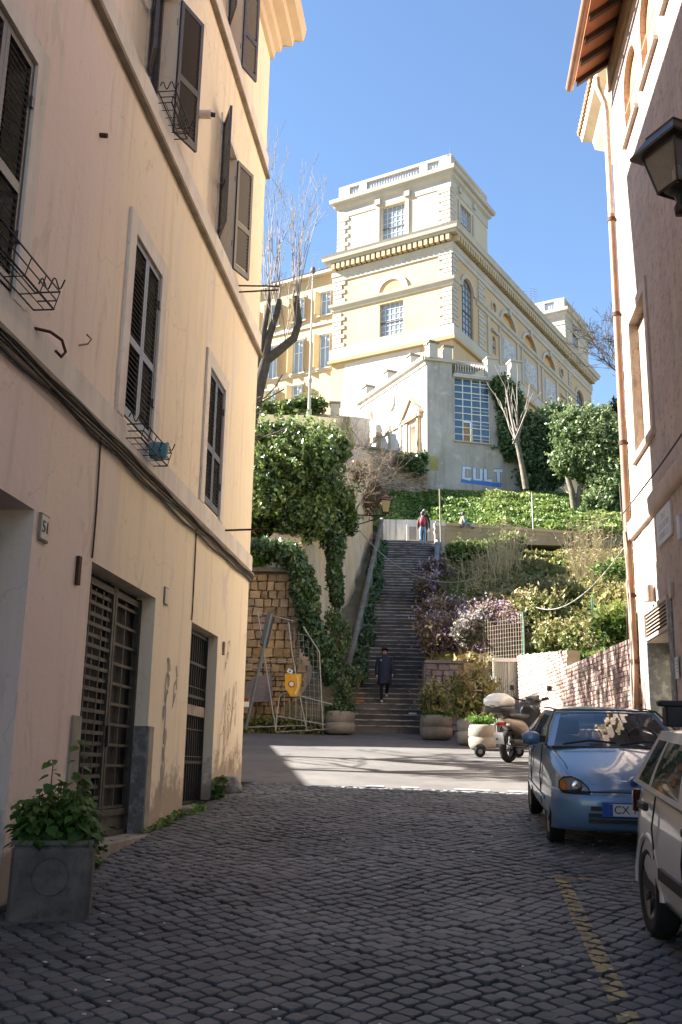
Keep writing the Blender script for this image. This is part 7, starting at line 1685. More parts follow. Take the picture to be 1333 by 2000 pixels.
for k in range(96):
    bx, by = random.uniform(.05, SPW - .05), random.uniform(.06, D_ - .06); hh = random.uniform(.1, .34) * (1.15 - abs(bx / SPW - .55))
    if k < 3: hh = (.66, .52, .42)[k]; bx = (SPW * .74, SPW * .42, SPW * .66)[k]
    lean = Vector((random.gauss(0, .1) + (bx - SPW / 2) * .4, random.gauss(-.05, .1), 1)); p0 = W0 @ Vector((bx, by, HT)); p1 = W0 @ Vector((bx + lean.x * hh, by + lean.y * hh, HT + hh)); st.tube([p0, p0.lerp(p1, .5) + Vector((random.gauss(0, .01), random.gauss(0, .01), 0)), p1], .004, 4, cap=False)
    nl = int(5 + hh * 26)
    for j in range(nl):
        f = (j + .6) / nl; g = j * 2.4 + k; p = p0.lerp(p1, f); r0 = .05 + .05 * (1 - f); d = Vector((math.cos(g), math.sin(g), random.uniform(-.35, .25)))
        Pn_.append(p + d * r0); Nn_.append((d.x * .4 + random.gauss(0, .25), d.y * .4 - .15 + random.gauss(0, .25), .9)); Tn_.append(d + Vector((0, 0, -.25))); Sn_.append(random.uniform(.055, .10) * (1.15 - .5 * f) * (1.25 if k < 3 else 1)); Rn_.append(min(1, max(0, .25 + .5 * f + random.gauss(0, .18))))
    for j in range(3):
        g = random.uniform(0, 6.28); d = Vector((math.cos(g), math.sin(g), .25)); Pn_.append(p1 + d * .03); Nn_.append((d.x, d.y, 1)); Tn_.append(d); Sn_.append(.045); Rn_.append(.8)
bigleaves('leaves', np.array([tuple(p) for p in Pn_]), np.array(Sn_), LM['nettle'], NP, np.array(Nn_), np.array([tuple(p) for p in Tn_]), np.array(Rn_)); st.build('stems', flat('green_stem', (0.06, 0.09, 0.03), rough=.7), NP)
# weeds at the wall foot
def weeds(label, u, out, n, spread, h, mat='bright', size=.045):
    t = thing('weeds', label, 'weeds', (0, 0, 0)); P = []; 
    for i in range(n): uu = u + random.gauss(0, spread); p = lp(uu, out + abs(random.gauss(0, .04)), 0); P.append((p.x, p.y, gz(p.y) + random.random() ** 1.3 * h))
    P = np.array(P); bigleaves('leaves', P, rng.uniform(size * .6, size * 1.3, n), LM[mat], t, rng.normal(size=(n, 3)) * .5 + np.array([.3, -.3, 1]), rng.normal(size=(n, 3)), rng.random(n)); return t
weeds('green weeds sprouting beside the grille door threshold', 1.85, .06, 120, .10, .26, 'nettle', .085)
weeds('small weeds along the foot of the wall between the doors', 4.2, .03, 160, .5, .07)
weeds('weeds hanging over the stone threshold of the woven gate', 6.75, .14, 90, .14, .3, 'nettle', .05)
weeds('small weeds in the joint below the narrow grille door', 3.2, .12, 90, .15, .09)
bm = bmesh.new(); bmesh.ops.create_icosphere(bm, subdivisions=2, radius=.14)
for v in bm.verts: v.co = Vector((v.co.x * 1.2, v.co.y * .9, v.co.z * .95)) * (1 + .35 * noise.noise(v.co * 9))
me = bpy.data.meshes.new('loose_stone'); bm.to_mesh(me); bm.free(); me.materials.append(pm('pale_and_dark_stone', (0.34, 0.33, 0.31), (0.08, 0.08, 0.085), scale=7, rough=.9)); o = link('loose_stone', me); p = lp(1.22, .12, 0); o.location = (p.x, p.y, gz(p.y) + .09); tag(o, 'loose grey stone lying against the house wall near the corner', 'stone')
# earth drift along the wall foot near the corner
# --- scooter
SC = thing('motor_scooter', 'cream and black motor scooter with a white top box', 'scooter')
q = gp(994, 1489); sc_ang = R_(56)
M['cream'] = flat('champagne_scooter_paint', (0.52, 0.45, 0.36), rough=.3, metal=.2, coat=.5); M['wbox'] = flat('white_top_box', (0.72, 0.71, 0.68), rough=.3); M['dgrey'] = flat('dark_grey_plastic', (0.06, 0.06, 0.062), rough=.45)
def swheel(x, r, w, par):
    t = MB(); t.lathe([(r * .7, -w * .4), (r * .92, -w / 2), (r, -w * .2), (r, w * .2), (r * .92, w / 2), (r * .7, w * .4)], 26); t.v = [(p[0], p[2], p[1]) for p in t.v]; wh = t.build('wheel', M['rubber'], par); wh.location = (x, 0, r)
    m_ = MB(); m_.tube([(r * .66 * math.cos(g), 0, r * .66 * math.sin(g)) for g in np.linspace(0, 2 * math.pi, 24)], .02, 6); m_.tube([(0, -.06, 0), (0, .06, 0)], .05, 10)
    for k in range(5): g = 2 * math.pi * k / 5; m_.tube([(0, 0, 0), (r * .66 * math.cos(g), 0, r * .66 * math.sin(g))], .016, 5)
    m_.build('rim', M['alloy'], wh); return wh
swheel(0, .28, .13, SC); swheel(1.38, .28, .11, SC)
def hull(name, secs, mat, par, n=14):
    """secs: (x, zc, half width, half height)"""
    m_ = MB(); R = []
    for x, zc, w, h in secs: R.append([(x, w * math.copysign(abs(math.cos(g)) ** .75, math.cos(g)), zc + h * math.copysign(abs(math.sin(g)) ** .75, math.sin(g))) for g in np.linspace(0, 2 * math.pi, n + 1)])
    loft(m_, R); m_.add(R[0], [tuple(range(n))], False); m_.add(R[-1], [tuple(range(n - 1, -1, -1))], False); return m_.build(name, mat, par)
hull('tail_fairing', [(-.30, .72, .05, .04), (-.18, .70, .13, .07), (.05, .66, .17, .10), (.32, .60, .18, .14), (.5, .52, .17, .16), (.6, .42, .15, .14)], M['cream'], SC)
hull('seat', [(-.12, .80, .10, .03), (.0, .80, .15, .05), (.3, .77, .16, .055), (.55, .78, .15, .05), (.72, .79, .09, .03)], M['dgrey'], SC)
hull('footboard', [(.52, .30, .14, .08), (.7, .27, .18, .06), (1.0, .27, .18, .06), (1.12, .32, .17, .08)], M['dgrey'], SC)
m_ = MB(); rows = []
for z, xx, w in ((.28, 1.06, .16), (.5, 1.12, .22), (.7, 1.10, .23), (.88, 1.05, .2), (.98, 1.0, .12)): rows.append([(xx - .10 * abs(t) ** 2 * 1.0, w * t, z) for t in np.linspace(-1, 1, 11)])
loft(m_, [[Vector(p) for p in r] for r in rows]); o = m_.build('leg_shield', M['dgrey'], SC); sol = o.modifiers.new('thick', 'SOLIDIFY'); sol.thickness = .05
hull('front_mudguard', [(1.14, .50, .07, .05), (1.3, .58, .085, .04), (1.5, .57, .08, .04), (1.64, .46, .05, .03)], M['cream'], SC)
m_ = MB(); m_.tube([(1.38, .075, .28), (1.28, .07, .58), (1.16, .04, .85)], .025, 6); m_.tube([(1.38, -.075, .28), (1.28, -.07, .58), (1.16, -.04, .85)], .025, 6); m_.build('fork', M['alloy'], SC)
m_ = MB(); m_.tube([(.92, .36, 1.10), (1.0, .2, 1.06), (1.08, 0, 1.03), (1.0, -.2, 1.06), (.92, -.36, 1.10)], .018, 7); hb = m_.build('handlebar', M['plastic'], SC); hull('instrument_pod', [(.95, 1.06, .08, .05), (1.05, 1.06, .14, .08), (1.18, 1.02, .12, .09), (1.24, .98, .06, .05)], M['dgrey'], hb)
for s in (-1, 1):
    m_ = MB(); m_.tube([(.93, s * .3, 1.1), (.98, s * .36, 1.26)], .008, 5); m_.tube([(.98, s * .37, 1.24), (.975, s * .37, 1.33)], [.05, .045], 10); m_.build('mirror', M['plastic'], SC); MB().tube([(.92, s * .25, 1.09), (.91, s * .38, 1.105)], .024, 7).build('grip', M['rubber'], hb)
hull('silencer', [(-.12, .36, .05, .05), (-.05, .36, .07, .065), (.3, .34, .065, .06), (.42, .32, .03, .03)], M['dgrey'], SC).location = (0, -.14, -.02)
MB().box(.1, .6, -.1, .1, .2, .42).build('engine', M['plastic'], SC, bevel=.04)
m_ = MB(); m_.tube([(-.22, .03, .62), (-.36, .03, .48), (-.42, .03, .40)], .014, 5); m_.build('plate_bracket', M['plastic'], SC); pq = MB(); pq.obox((-.40, .0, .43), (.004, 0, 0), (0, .09, 0), (-.03, 0, .1)); pq.build('number_plate', M['platew'], SC); MB().box(-.31, -.27, -.07, .07, .64, .70).build('tail_lamp', M['redlens'], SC)
for s in (-1, 1): m_ = MB(); m_.lathe([(0, -.03), (.03, -.02), (.035, .0), (.03, .02), (0, .03)], 8, (-.27, s * .12, .66)); m_.build('indicator', M['wbox'], SC)
MB().box(-.3, .05, -.06, .06, .83, .86).build('rack', M['plastic'], SC)
tb = hull('top_box_base', [(-.50, .95, .15, .05), (-.45, .93, .20, .07), (-.25, .92, .22, .08), (-.05, .93, .20, .07), (.0, .95, .15, .05)], M['dgrey'], SC, 20); tb.location.x = -.12
hull('top_box_lid', [(-.51, 1.02, .15, .05), (-.46, 1.05, .205, .09), (-.25, 1.08, .225, .12), (-.04, 1.05, .205, .09), (.01, 1.02, .15, .05)], M['wbox'], tb, 20); m_ = MB().box(-.525, -.505, -.04, .04, .955, 1.0); m_.build('latch', M['chrome'], tb)
tilted(SC, q.x, q.y, sc_ang); SC.matrix_world = SC.matrix_world @ Matrix.Scale(1.1, 4)
# --- electric kick scooter
KS = thing('kick_scooter', 'grey electric kick scooter standing behind the motor scooter', 'kick scooter'); q = gp(938, 1479)
for x in (0, .85):
    t = MB(); t.lathe([(.05, -.03), (.10, -.035), (.115, -.015), (.115, .015), (.10, .035), (.05, .03)], 20); t.v = [(p[0], p[2], p[1]) for p in t.v]; w_ = t.build('wheel', M['rubber'], KS); w_.location = (x, 0, .115); MB().tube([(0, -.03, 0), (0, .03, 0)], .05, 12).build('hub', M['alloy'], w_)
MB().box(.08, .68, -.08, .08, .13, .17).build('deck', M['dgrey'], KS, bevel=.01); m_ = MB(); m_.tube([(.13 * math.cos(g), 0, .115 + .14 * math.sin(g)) for g in np.linspace(.3, 2.4, 9)], .02, 6); m_.build('mudguard', M['dgrey'], KS)
m_ = MB(); m_.tube([(.85, 0, .12), (.78, 0, .4), (.62, 0, 1.14)], [.028, .026, .022], 8); m_.build('stem', M['alloy'], KS); m_ = MB(); m_.tube([(.60, .27, 1.17), (.62, 0, 1.16), (.60, -.27, 1.17)], .016, 7); m_.build('handlebar', M['plastic'], KS); MB().tube([(.66, .15, .18), (.4, .12, .15)], .02, 6).build('stand', M['alloy'], KS)
tilted(KS, q.x, q.y, R_(14))
# ================================================================== FENCE, SIGNS, LAMPS, CABLES
FY = 28.3
def fpt(px, py, dy=0): return at(px, py, FY + dy)
def bar(mb, *pts, r=.02): mb.tube([fpt(*p) for p in pts], r, 6)
M['galv'] = pm('galvanised_tube', (0.40, 0.39, 0.36), (0.30, 0.28, 0.25), scale=5, rough=.5, metal=.4, bstr=.1)
T = thing('site_fence', 'leaning galvanised site fence panel in front of the tuff wall', 'fence', (0, 0, 0), group='site fence panels')
for pts in (((504, 1195), (522, 1315), (539, 1426)), ((564, 1215), (570, 1270), (584, 1350), (600, 1429))): m_ = MB(); bar(m_, *pts); m_.build('post', M['galv'], T)
for pts in (((504, 1195), (573, 1213)), ((470, 1287), (576, 1293)), ((470, 1421), (597, 1417)), ((470, 1302), (530, 1305))): m_ = MB(); bar(m_, *pts, r=.016); m_.build('rail', M['galv'], T)
T = thing('site_fence', 'bent site fence post with wire mesh beside the ivy', 'fence', (0, 0, 0), group='site fence panels')
m_ = MB(); bar(m_, (593, 1224), (609, 1250), (624, 1273), (627, 1330), (631, 1426), r=.022); m_.build('post', M['galv'], T)
for j in range(15):
    y = 1240 + j * 12; m_ = MB(); bar(m_, (572 + j, y - 2), (598, y), (min(626, 600 + j * 6), y + 3), r=.005); m_.build('wire', M['galv'], T)
for i in range(6):
    x = 578 + i * 9; m_ = MB(); bar(m_, (x - 3, 1225 + i * 8), (x + 3, 1420), r=.005); m_.build('wire', M['galv'], T)
T = thing('crowd_barrier', 'low steel crowd barrier lying against the wire fence', 'barrier', (0, 0, 0))
m_ = MB(); bar(m_, (539, 1428), (541, 1399), (546, 1362), (552, 1354), (566, 1354), (600, 1363), (650, 1376), r=.02); m_.build('frame', M['galv'], T)
m_ = MB(); bar(m_, (541, 1399), (590, 1407), (636, 1416), r=.018); m_.build('rail', M['galv'], T)
for i in range(8): x = 556 + i * 11; m_ = MB(); bar(m_, (x, 1357 + i * 2.4), (x - 1, 1402 + i * 1.8), r=.008); m_.build('bar', M['galv'], T)
m_ = MB(); bar(m_, (540, 1430), (590, 1427), (640, 1424), r=.016); m_.build('foot', M['galv'], T)
T = thing('leaning_sign', 'dark grey street sign seen edge on leaning on its pole', 'sign', (0, 0, 0)); m_ = MB(); m_.tube([at(480, 1425, 26.9), at(530, 1198, 26.9)], .045, 8); m_.build('pole', flat('grey_green_pole', (0.12, 0.135, 0.13), rough=.5), T)
a, b = at(515, 1262, 27.5), at(529, 1203, 27.5); d = (b - a) / 2; m_ = MB(); m_.obox((a + b) / 2, d, Vector((.085, .02, 0)) - d * (Vector((.085, .02, 0)).dot(d) / d.dot(d)), (0, .30, 0)); m_.build('plate', flat('slate_sign_back', (0.055, 0.065, 0.075), rough=.5), T, bevel=.01)
T = thing('road_sign', 'small red and white road sign peeking out at the house corner', 'sign', at(482, 1372, 24)); MB().box(-.14, .06, 0, .02, -.1, .1).build('plate', M['platew'], T); MB().box(-.14, .055, -.004, -.001, .02, .1).build('red_field', M['redlens'], T); MB().tube([(-.1, .03, -1.2), (-.1, .03, .1)], .02, 6).build('pole', M['galv'], T)
T = thing('warning_banner', 'yellow orange banner with white emblem tied to the fence', 'banner', (0, 0, 0)); yb = -.12
cs = [(557, 1318), (589, 1316), (588, 1336), (582, 1359), (567, 1359), (557, 1341)]; P = [fpt(x, y, yb) for x, y in cs]; m_ = MB(); m_.add(P + [p + Vector((0, .012, 0)) for p in P], [tuple(range(6))[::-1], tuple(range(6, 12))] + [(i, (i + 1) % 6, 6 + (i + 1) % 6, 6 + i) for i in range(6)]); m_.build('cloth', flat('yellow_orange_banner', (0.72, 0.36, 0.015), rough=.6, var=.15, scale=5), T)
c = fpt(570, 1336, yb - .012); m_ = MB(); m_.lathe([(0, 0), (.10, 0)], 7); m_.v = [(c.x + p[0], c.y, c.z + p[1]) for p in m_.v]; m_.build('emblem_star', flat('rust_print', (0.40, 0.10, 0.01), rough=.6), T); m_ = MB(); m_.lathe([(0, 0), (.062, 0)], 9); m_.v = [(c.x + p[0], c.y - .004, c.z + p[1]) for p in m_.v]; m_.build('emblem', M['platew'], T)
m_ = MB(); ribbon(m_, [fpt(581, 1320, yb - .014), fpt(583, 1340, yb - .014), fpt(577, 1356, yb - .014)], .05, (0, -1, 0)); m_.build('stripe', flat('pale_orange_print', (0.75, 0.55, 0.25), rough=.6), T)
T = thing('sticker', 'small white notice above the orange banner', 'notice', fpt(567, 1311, yb)); m_ = MB(); m_.obox((0, 0, 0), (.07, 0, -.03), (0, .004, 0), (.02, 0, .05)); m_.build('sheet', M['platew'], T); MB().box(-.03, .02, -.008, -.005, -.02, .02).build('print', M['plateb'], T)
q = gp(636, 1432); o = MB().box(-.07, .07, -.07, .07, 0, .11).build('fence_block', M['potpale'], None, bevel=.01); o.location = (q.x, q.y, gz(q.y)); tag(o, 'small pale concrete block beside the left planter', 'block')
m_ = MB(); P = [fpt(500, 1322, .6), fpt(530, 1315, .6), fpt(532, 1370, .6), fpt(480, 1372, .6), fpt(480, 1335, .6)]; m_.add(P + [p + Vector((0, .05, 0)) for p in P], [(4, 3, 2, 1, 0), (5, 6, 7, 8, 9)] + [(i, (i + 1) % 5, 5 + (i + 1) % 5, 5 + i) for i in range(5)]); o = m_.build('stone_slab', M['purp']); tag(o, 'dull purple slab leaning on the tuff wall behind the fence', 'slab')
T = thing('fence_weeds', 'grass and fallen leaves at the foot of the tuff wall', 'weeds', (0, 0, 0)); n = 2200; X = rng.uniform(-3.2, -.3, n); Y = rng.uniform(28.5, 29.25, n); Z = np.array([gz(y) for y in Y]) + rng.random(n) ** 1.5 * .42; leaves('foliage', np.stack([X, Y, Z], 1), .10, LM['slope'], T, nrm=np.tile((0, -.5, .6), (n, 1)), tone=(rng.random(n) * .8 - .1 * 0).clip(0, 1), elong=2.2)
# brick on the steps
o = MB().box(-.18, .18, -.06, .06, 0, .09).build('loose_brick', pm('orange_brick', (0.42, 0.14, 0.06), (0.36, 0.12, 0.06), scale=6, rough=.9), None, bevel=.02); i_ = 4; o.location = (.62, SB0.y + run.y * i_ + .12, SB0.z + run.z * (i_ + 1)); tag(o, 'orange brick lying on the left side of the steps', 'brick')
o = MB().box(-.12, .12, -.03, .03, 0, .06).build('crumpled_litter', M['platew'], None, bevel=.02); i_ = 2; o.location = (2.2, SB0.y + run.y * i_ + .12, SB0.z + run.z * (i_ + 1)); tag(o, 'white scrap of litter on the right of the lower steps', 'litter')
# --- lantern on the tan wall
T = thing('wall_lantern', 'old street lantern on a bracket above the steps', 'street lamp', at(754, 1004, 37)); 
def cor2(k, hw, z): return Vector(((1, 1), (-1, 1), (-1, -1), (1, -1))[k] + (0,)) * hw + Vector((0, 0, z))
fr = MB()
for k in range(4):
    fr.tube([cor2(k, .11, .05), cor2(k, .19, .5)], .014, 4); fr.tube([cor2(k, .11, .05), cor2((k + 1) % 4, .11, .05)], .016, 4); fr.tube([cor2(k, .19, .5), cor2((k + 1) % 4, .19, .5)], .016, 4)
fr.build('frame', M['lampmetal'], T)
for k in range(4): m_ = MB(); m_.quad(cor2(k, .11, .05), cor2((k + 1) % 4, .11, .05), cor2((k + 1) % 4, .19, .5), cor2(k, .19, .5)); m_.build('pane', flat('yellowed_pane', (0.42, 0.30, 0.12), rough=.3) if k == 0 else M['pane_y'] if 'pane_y' in M else flat('yellowed_pane', (0.42, 0.30, 0.12), rough=.3), T)
m_ = MB()
for (ra, za), (rb, zb_) in zip([(.24, .5), (.15, .64), (.05, .70), (.0, .76)], [(.15, .64), (.05, .70), (.0, .76), (.0, .76)]):
    for k in range(4): m_.quad(cor2(k, ra, za), cor2((k + 1) % 4, ra, za), cor2((k + 1) % 4, rb, zb_), cor2(k, rb, zb_))
m_.build('hood', M['rust'], T)
w0 = at(698, 1006, 37) - at(754, 1004, 37); m_ = MB(); m_.tube([(0, 0, .04), (0, 0, -.06), w0 + Vector((-.2, 0, 0))], .028, 6); m_.tube([(-.15, 0, -.08), (-.6, 0, -.28), w0 + Vector((-.25, 0, -.45))], .02, 6); m_.tube([Vector((-.5 + .12 * math.cos(g), 0, -.16 + .1 * math.sin(g))) for g in np.linspace(0, 6.28, 12)], .012, 5); m_.build('bracket', M['lampmetal'], T)
# --- overhead cables
def sag(a, b, s, n=24): return [a.lerp(b, t) - Vector((0, 0, s * 4 * t * (1 - t))) for t in np.linspace(0, 1, n)]
o = MB().tube(sag(at(702, 1035, 37), at(930, 1131, 31), .75), .018, 5).build('overhead_cable', M['galv']); tag(o, 'pale cable drooping across the steps below the lantern', 'cable')
o = MB().tube(sag(at(1236, 1047, 16.1), at(1048, 1186, 27), .45), .012, 5).build('overhead_cable', M['galv']); tag(o, 'pale cable slanting from the downpipe to the green shrub', 'cable')
# --- litter on the cobbles
n = 150; m_ = MB()
for i in range(n):
    y = random.uniform(4.6, 14.2); x = random.uniform(-2.0, 3.0); s = random.uniform(.006, .016); g = random.uniform(0, 3.14); z = gz(y) + .014; m_.obox((x, y, z), (s * math.cos(g), s * math.sin(g), 0), (-s * .5 * math.sin(g), s * .5 * math.cos(g), 0), (0, 0, .003))
o = m_.build('street_litter', M['trav']); tag(o, 'tiny pale scraps scattered over the cobbles', 'litter', kind='stuff')
n = 500; u = rng.uniform(-.3, 9, n); P = np.array([tuple(lp(a, abs(random.gauss(.04, .09)), 0)) for a in u]); P[:, 2] = [gz(y) + .012 for y in P[:, 1]]
o = leaves('leaf_litter', P, .03, leafmat('litter_leaf', [(0.10, 0.06, 0.03), (0.2, 0.13, 0.07), (0.28, 0.2, 0.1)], .1), None, nrm=np.tile((0, 0, 1), (n, 1)), ns=.2); tag(o, 'dry leaf litter gathered along the house wall foot', 'leaf litter', kind='stuff')

# ================================================================== PEOPLE
M['skin'] = flat('skin', (0.42, 0.24, 0.16), rough=.6); M['navy'] = flat('navy_coat', (0.012, 0.02, 0.05), rough=.75, var=.2); M['blackcl'] = flat('black_trousers', (0.012, 0.012, 0.014), rough=.85); M['denim'] = flat('light_denim', (0.20, 0.34, 0.50), rough=.85, var=.2)
M['hairr'] = flat('dark_auburn_hair', (0.045, 0.016, 0.010), rough=.6); M['hairb'] = flat('dark_brown_hair', (0.03, 0.02, 0.015), rough=.6); M['oliv'] = flat('olive_jacket', (0.10, 0.085, 0.05), rough=.85, var=.2); M['red'] = flat('red_backpack', (0.55, 0.03, 0.07), rough=.6, var=.15); M['white'] = flat('white_shoe', (0.6, 0.6, 0.6), rough=.6); M['greycl'] = flat('grey_cap', (0.16, 0.15, 0.16), rough=.85); M['tan_top'] = flat('tan_jacket', (0.30, 0.24, 0.17), rough=.85)
def skin_body(name, verts, edges, radii, parent, regions, root=0):
    me = bpy.data.meshes.new(name); me.from_pydata(verts, edges, []); o = bpy.data.objects.new(name, me); col.objects.link(o)
    md = o.modifiers.new('skin', 'SKIN'); md.use_smooth_shade = True
    for i, sv in enumerate(me.skin_vertices[0].data): sv.radius = (radii[i][0], radii[i][1]) if isinstance(radii[i], tuple) else (radii[i], radii[i]); sv.use_root = (i == root)
    ss = o.modifiers.new('sub', 'SUBSURF'); ss.levels = 2
    dg_ = bpy.context.evaluated_depsgraph_get(); m2 = bpy.data.meshes.new_from_object(o.evaluated_get(dg_)); bpy.data.objects.remove(o)
    mats = []; m2.materials.clear()
    for fn, mt in regions:
        m2.materials.append(mt)
    for p in m2.polygons:
        c = p.center; p.use_smooth = True
        for k, (fn, mt) in enumerate(regions):
            if fn(c): p.material_index = k; break
    return link(name, m2, parent)
def person(label, loc, rz, pose, top, legs, shoes, hair, H=1.68, coat=False, cap=None, pack=False, seated=False):
    """pose: joint offsets; +Y is the way the person faces"""
    T_ = thing('person', label, 'person', loc, rz); k = H / 1.7
    J = dict(pel=(0, 0, .93), spi=(0, .0, 1.12), che=(0, .0, 1.32), nec=(0, .0, 1.46), hd0=(0, .015, 1.54), hd1=(0, .02, 1.66), shL=(-.17, 0, 1.40), elL=(-.24, -.03, 1.12), wrL=(-.25, .06, .88), haL=(-.245, .09, .79), shR=(.17, 0, 1.40), elR=(.24, -.03, 1.12), wrR=(.25, .06, .88), haR=(.245, .09, .79),
             hiL=(-.09, 0, .88), knL=(-.10, .03, .48), anL=(-.10, -.02, .08), toL=(-.10, .14, .04), hiR=(.09, 0, .88), knR=(.10, .03, .48), anR=(.10, -.02, .08), toR=(.10, .14, .04))
    J.update(pose); names = list(J); idx = {n_: i for i, n_ in enumerate(names)}; V = [Vector(J[n_]) * k for n_ in names]
    E_ = [('pel', 'spi'), ('spi', 'che'), ('che', 'nec'), ('nec', 'hd0'), ('hd0', 'hd1'), ('che', 'shL'), ('shL', 'elL'), ('elL', 'wrL'), ('wrL', 'haL'), ('che', 'shR'), ('shR', 'elR'), ('elR', 'wrR'), ('wrR', 'haR'), ('pel', 'hiL'), ('hiL', 'knL'), ('knL', 'anL'), ('anL', 'toL'), ('pel', 'hiR'), ('hiR', 'knR'), ('knR', 'anR'), ('anR', 'toR')]
    rad = dict(pel=.125, spi=.115, che=.135, nec=.055, hd0=.075, hd1=.085, shL=.065, shR=.065, elL=.048, elR=.048, wrL=.034, wrR=.034, haL=.036, haR=.036, hiL=.085, hiR=.085, knL=.06, knR=.06, anL=.045, anR=.045, toL=.038, toR=.038)
    zn = J['nec'][2] * k; hz = (Vector(J['hd0']) * k)
    wl, wr = Vector(J['wrL']) * k, Vector(J['wrR']) * k
    aL, aR = Vector(J['anL']) * k, Vector(J['anR']) * k
    reg = [(lambda c: (c - aL).length < .11 and c.z < aL.z + .02 or (c - Vector(J['toL']) * k).length < .08, shoes), (lambda c: (c - aR).length < .11 and c.z < aR.z + .02 or (c - Vector(J['toR']) * k).length < .08, shoes), (lambda c: c.z > zn + .01, M['skin']), (lambda c: min((c - Vector(J['haL']) * k).length, (c - Vector(J['haR']) * k).length) < .075, M['skin']),
           (lambda c: c.z < (J['pel'][2] + .02) * k and abs(c.x) < .2 * k or seated and c.y > .1, legs), (lambda c: True, top)]
    b = skin_body('body', [tuple(v) for v in V], [(idx[a], idx[b_]) for a, b_ in E_], [rad[n_] * k for n_ in names], T_, reg)
    # head: hair shell, nose, eyes, mouth, ears
    h1 = Vector(J['hd1']) * k; hc = (hz + h1) / 2 + Vector((0, 0, .02))
    m_ = MB(); NH = 16; rows = []
    for j in range(9):
        rows.append([hc + Vector((.102 * math.sin(g) * math.cos(a), -.018 + .115 * math.sin(g) * math.sin(a) * (1 if math.sin(a) < 0 else .78), .03 + .115 * math.cos(g) - (.05 if math.sin(a) < -.2 and j > 6 else 0))) * 1 for a in np.linspace(0, 2 * math.pi, NH + 1) for g in [math.pi * (.62 if math.sin(a) < .25 else .36) * j / 8]])
    loft(m_, rows); m_.build('hair' if not cap else 'cap', cap or hair, T_)
    for s in (-1, 1):
        m_ = MB(); m_.lathe([(0, -.008), (.010, 0), (0, .008)], 8, tuple(hc + Vector((s * .032, .088, -.005)))); m_.build('eye', M['plastic'], T_); m_ = MB(); m_.lathe([(0, -.025), (.014, 0), (0, .025)], 8, tuple(hc + Vector((s * .09, .0, -.015)))); m_.build('ear', M['skin'], T_)
    m_ = MB(); m_.tube([hc + Vector((0, .088, .0)), hc + Vector((0, .112, -.03)), hc + Vector((0, .09, -.036))], [.008, .014, .006], 6); m_.build('nose', M['skin'], T_); m_ = MB(); m_.tube([hc + Vector((-.022, .088, -.058)), hc + Vector((0, .095, -.06)), hc + Vector((.022, .088, -.058))], .006, 5); m_.build('mouth', M['red'], T_)
    for s, nm in ((-1, 'haL'), (1, 'haR')):       # fingers and thumb
        h = Vector(J[nm]) * k; m_ = MB()
        for f in range(4): m_.tube([h + Vector((s * .0, -.025 + f * .017, -.02)), h + Vector((s * .004, -.025 + f * .018, -.07 - .01 * (f in (1, 2)))), h + Vector((-s * .012, -.02 + f * .016, -.10 - .012 * (f in (1, 2))))], [.009, .008, .006], 5)
        m_.tube([h + Vector((0, .03, .01)), h + Vector((-s * .01, .05, -.03)), h + Vector((-s * .015, .05, -.055))], [.010, .009, .007], 5); m_.build('hand', M['skin'], T_)
    if coat:
        rows = []
        for z, w, d in ((.60, .235, .165), (.75, .232, .165), (.95, .215, .15), (1.15, .205, .145), (1.30, .215, .145), (1.40, .185, .125), (1.47, .10, .095), (1.53, .085, .09)):
            rows.append([Vector((w * k * math.copysign(abs(math.cos(g)) ** .8, math.cos(g)), d * k * math.sin(g) + .01, z * k + .004 * math.sin(5 * g))) for g in np.linspace(0, 2 * math.pi, 25)])
        m_ = MB(); loft(m_, rows); o = m_.build('coat', top, T_); sl = MB()
        for s in ('L', 'R'): sl.tube([Vector(J['sh' + s]) * k, Vector(J['el' + s]) * k, Vector(J['wr' + s]) * k], [.085 * k, .072 * k, .058 * k], 10)
        sl.build('sleeves', top, T_); m_ = MB(); ribbon(m_, [Vector((.10, .155, 1.33)) * k, Vector((.15, .145, 1.335)) * k], .018, (0, 1, 0)); m_.build('badge', M['platew'], T_)
        m_ = MB(); m_.tube([Vector((0, .155, .62)) * k, Vector((0, .165, .95)) * k, Vector((0, .155, 1.3)) * k], .006, 5); m_.build('zip', M['plastic'], T_)
    if pack:
        hu = MB(); R = []
        for z, w, d in ((1.02, .10, .05), (1.05, .135, .08), (1.2, .145, .09), (1.35, .12, .075), (1.41, .06, .04)): R.append([Vector((w * k * math.copysign(abs(math.cos(g)) ** .7, math.cos(g)), -.18 * k + d * k * math.sin(g) - .03, z * k)) for g in np.linspace(0, 2 * math.pi, 17)])
        loft(hu, R); hu.add(R[0], [tuple(range(16))]); hu.add(R[-1], [tuple(range(15, -1, -1))]); bp = hu.build('backpack', M['red'], T_)
        for s in (-1, 1): MB().tube([Vector((s * .09, -.12, 1.38)) * k, Vector((s * .11, 0, 1.44)) * k, Vector((s * .11, .12, 1.32)) * k, Vector((s * .12, .0, 1.1)) * k], .014, 5).build('strap', M['red'], bp)
    return T_
def tread(i): return SB0.y + run.y * (i + .45), SB0.z + run.z * (i + 1) + .004
y_, z_ = tread(4)
p = at(751, 1376, y_)
person('person in long navy coat and black trousers walking down the steps', (p.x, y_, z_), math.pi + .05, dict(knL=(-.09, .16, .62), anL=(-.09, -.26, .30), toL=(-.09, -.12, .22), anR=(.09, .03, .08), toR=(.09, .19, .04), wrL=(-.25, .10, .92), haL=(-.24, .14, .84)), M['navy'], M['blackcl'], M['white'], M['hairr'], H=1.62, coat=True)
y_, z_ = tread(51); p = at(826, 1075, y_)
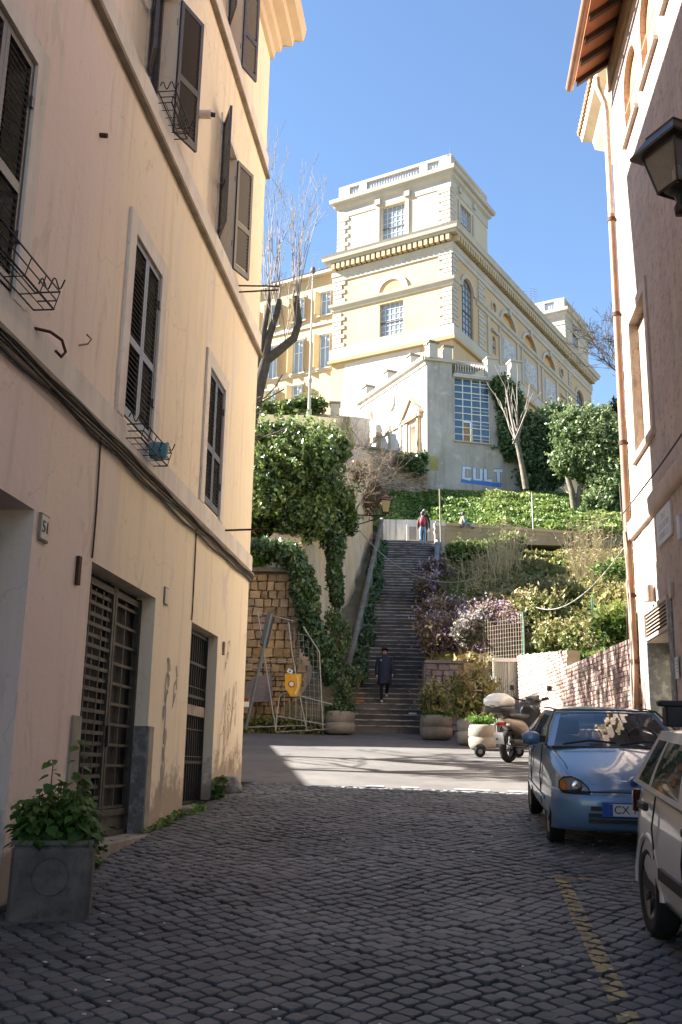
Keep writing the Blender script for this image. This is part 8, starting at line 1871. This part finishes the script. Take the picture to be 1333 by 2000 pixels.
person('person with red backpack and light blue jeans climbing the steps', (p.x, y_, z_), -.1, dict(hiR=(.1, 0, .88), knR=(.11, .08, .5), anR=(.11, .02, .10), toR=(.11, .17, .06)), M['oliv'], M['denim'], M['blackcl'], M['hairb'], H=1.58, pack=True)
p = at(829, 1050, 48.2)
person('person in dark top and grey cap just ahead of the red backpack', (p.x, 48.2, 12.09), 0, {}, M['blackcl'], M['blackcl'], M['blackcl'], M['hairb'], H=1.72, cap=M['greycl'])
p = at(903, 1024, 46.9)
person('person in tan jacket and blue jeans sitting on the parapet', (p.x, 47.55, p.z + .02 - .10), -R_(75), dict(pel=(0, 0, .13), spi=(0, .03, .32), che=(0, .09, .50), nec=(0, .15, .63), hd0=(0, .18, .70), hd1=(0, .2, .82), shL=(-.17, .1, .57), elL=(-.22, .16, .32), wrL=(-.14, .33, .30), haL=(-.1, .38, .3), shR=(.17, .1, .57), elR=(.22, .16, .32), wrR=(.14, .33, .30), haR=(.1, .38, .3), hiL=(-.09, .04, .12), knL=(-.11, .40, .36), anL=(-.1, .56, .10), toL=(-.1, .70, .08), hiR=(.09, .04, .12), knR=(.11, .40, .34), anR=(.1, .58, .10), toR=(.1, .72, .08)), M['tan_top'], M['denim'], M['blackcl'], M['hairb'], H=1.62, seated=True)

# ================================================================== UNSEEN THINGS ROUND THE CORNER that shade the square
sh = thing('added_shade_house', 'low plastered house in the side street beyond the peach house', 'house', (-9.2, 17.0, 0)); MB().box(-9, 0, 0, 11.5, 0, 6.9).build('wall', M['lwall'], sh)  # unseen house added so that its shadow covers the left of the square
MB().box(-9, -.01, 9.9, 16, 0, 12.6).build('added_shade_wing', M['lwall'], sh)  # unseen higher block added to carry the shade to the planters
m_ = MB(); m_.add([(.4, -.4, 6.9), (.4, 11.9, 6.9), (-9.4, 11.9, 6.9), (-9.4, -.4, 6.9), (-4.5, 3, 8.5), (-4.5, 8.5, 8.5)], [(0, 1, 5, 4), (1, 2, 5), (2, 3, 4, 5), (3, 0, 4)]); m_.build('roof', M['tile'], sh)
for (x, y, h) in ((-6.3, 19.0, 4.4), (-6.9, 21.8, 4.9)):
    t = thing('street_tree', ('first' if y < 20 else 'second') + ' bare street tree standing in the side street', 'tree', (0, 0, 0)); m_ = MB(); b = Vector((x, y, gz(y))); m_.tube([b, b + Vector((.05, 0, h * .5)), b + Vector((0, .1, h))], [.17, .14, .12], 8); m_.build('trunk', M['darkbark'], t); m_ = MB()
    for k in range(9): branch_tree(m_, b + Vector((0, .1, h)), (random.gauss(0, .5), random.gauss(0, .5), 1), random.uniform(1.6, 2.6), .09, 4, .5, .03, (2, 4), shrink=.72, curv=.12, minr=.02)
    m_.build('branches', M['darkbark'], t)['kind'] = 'stuff'
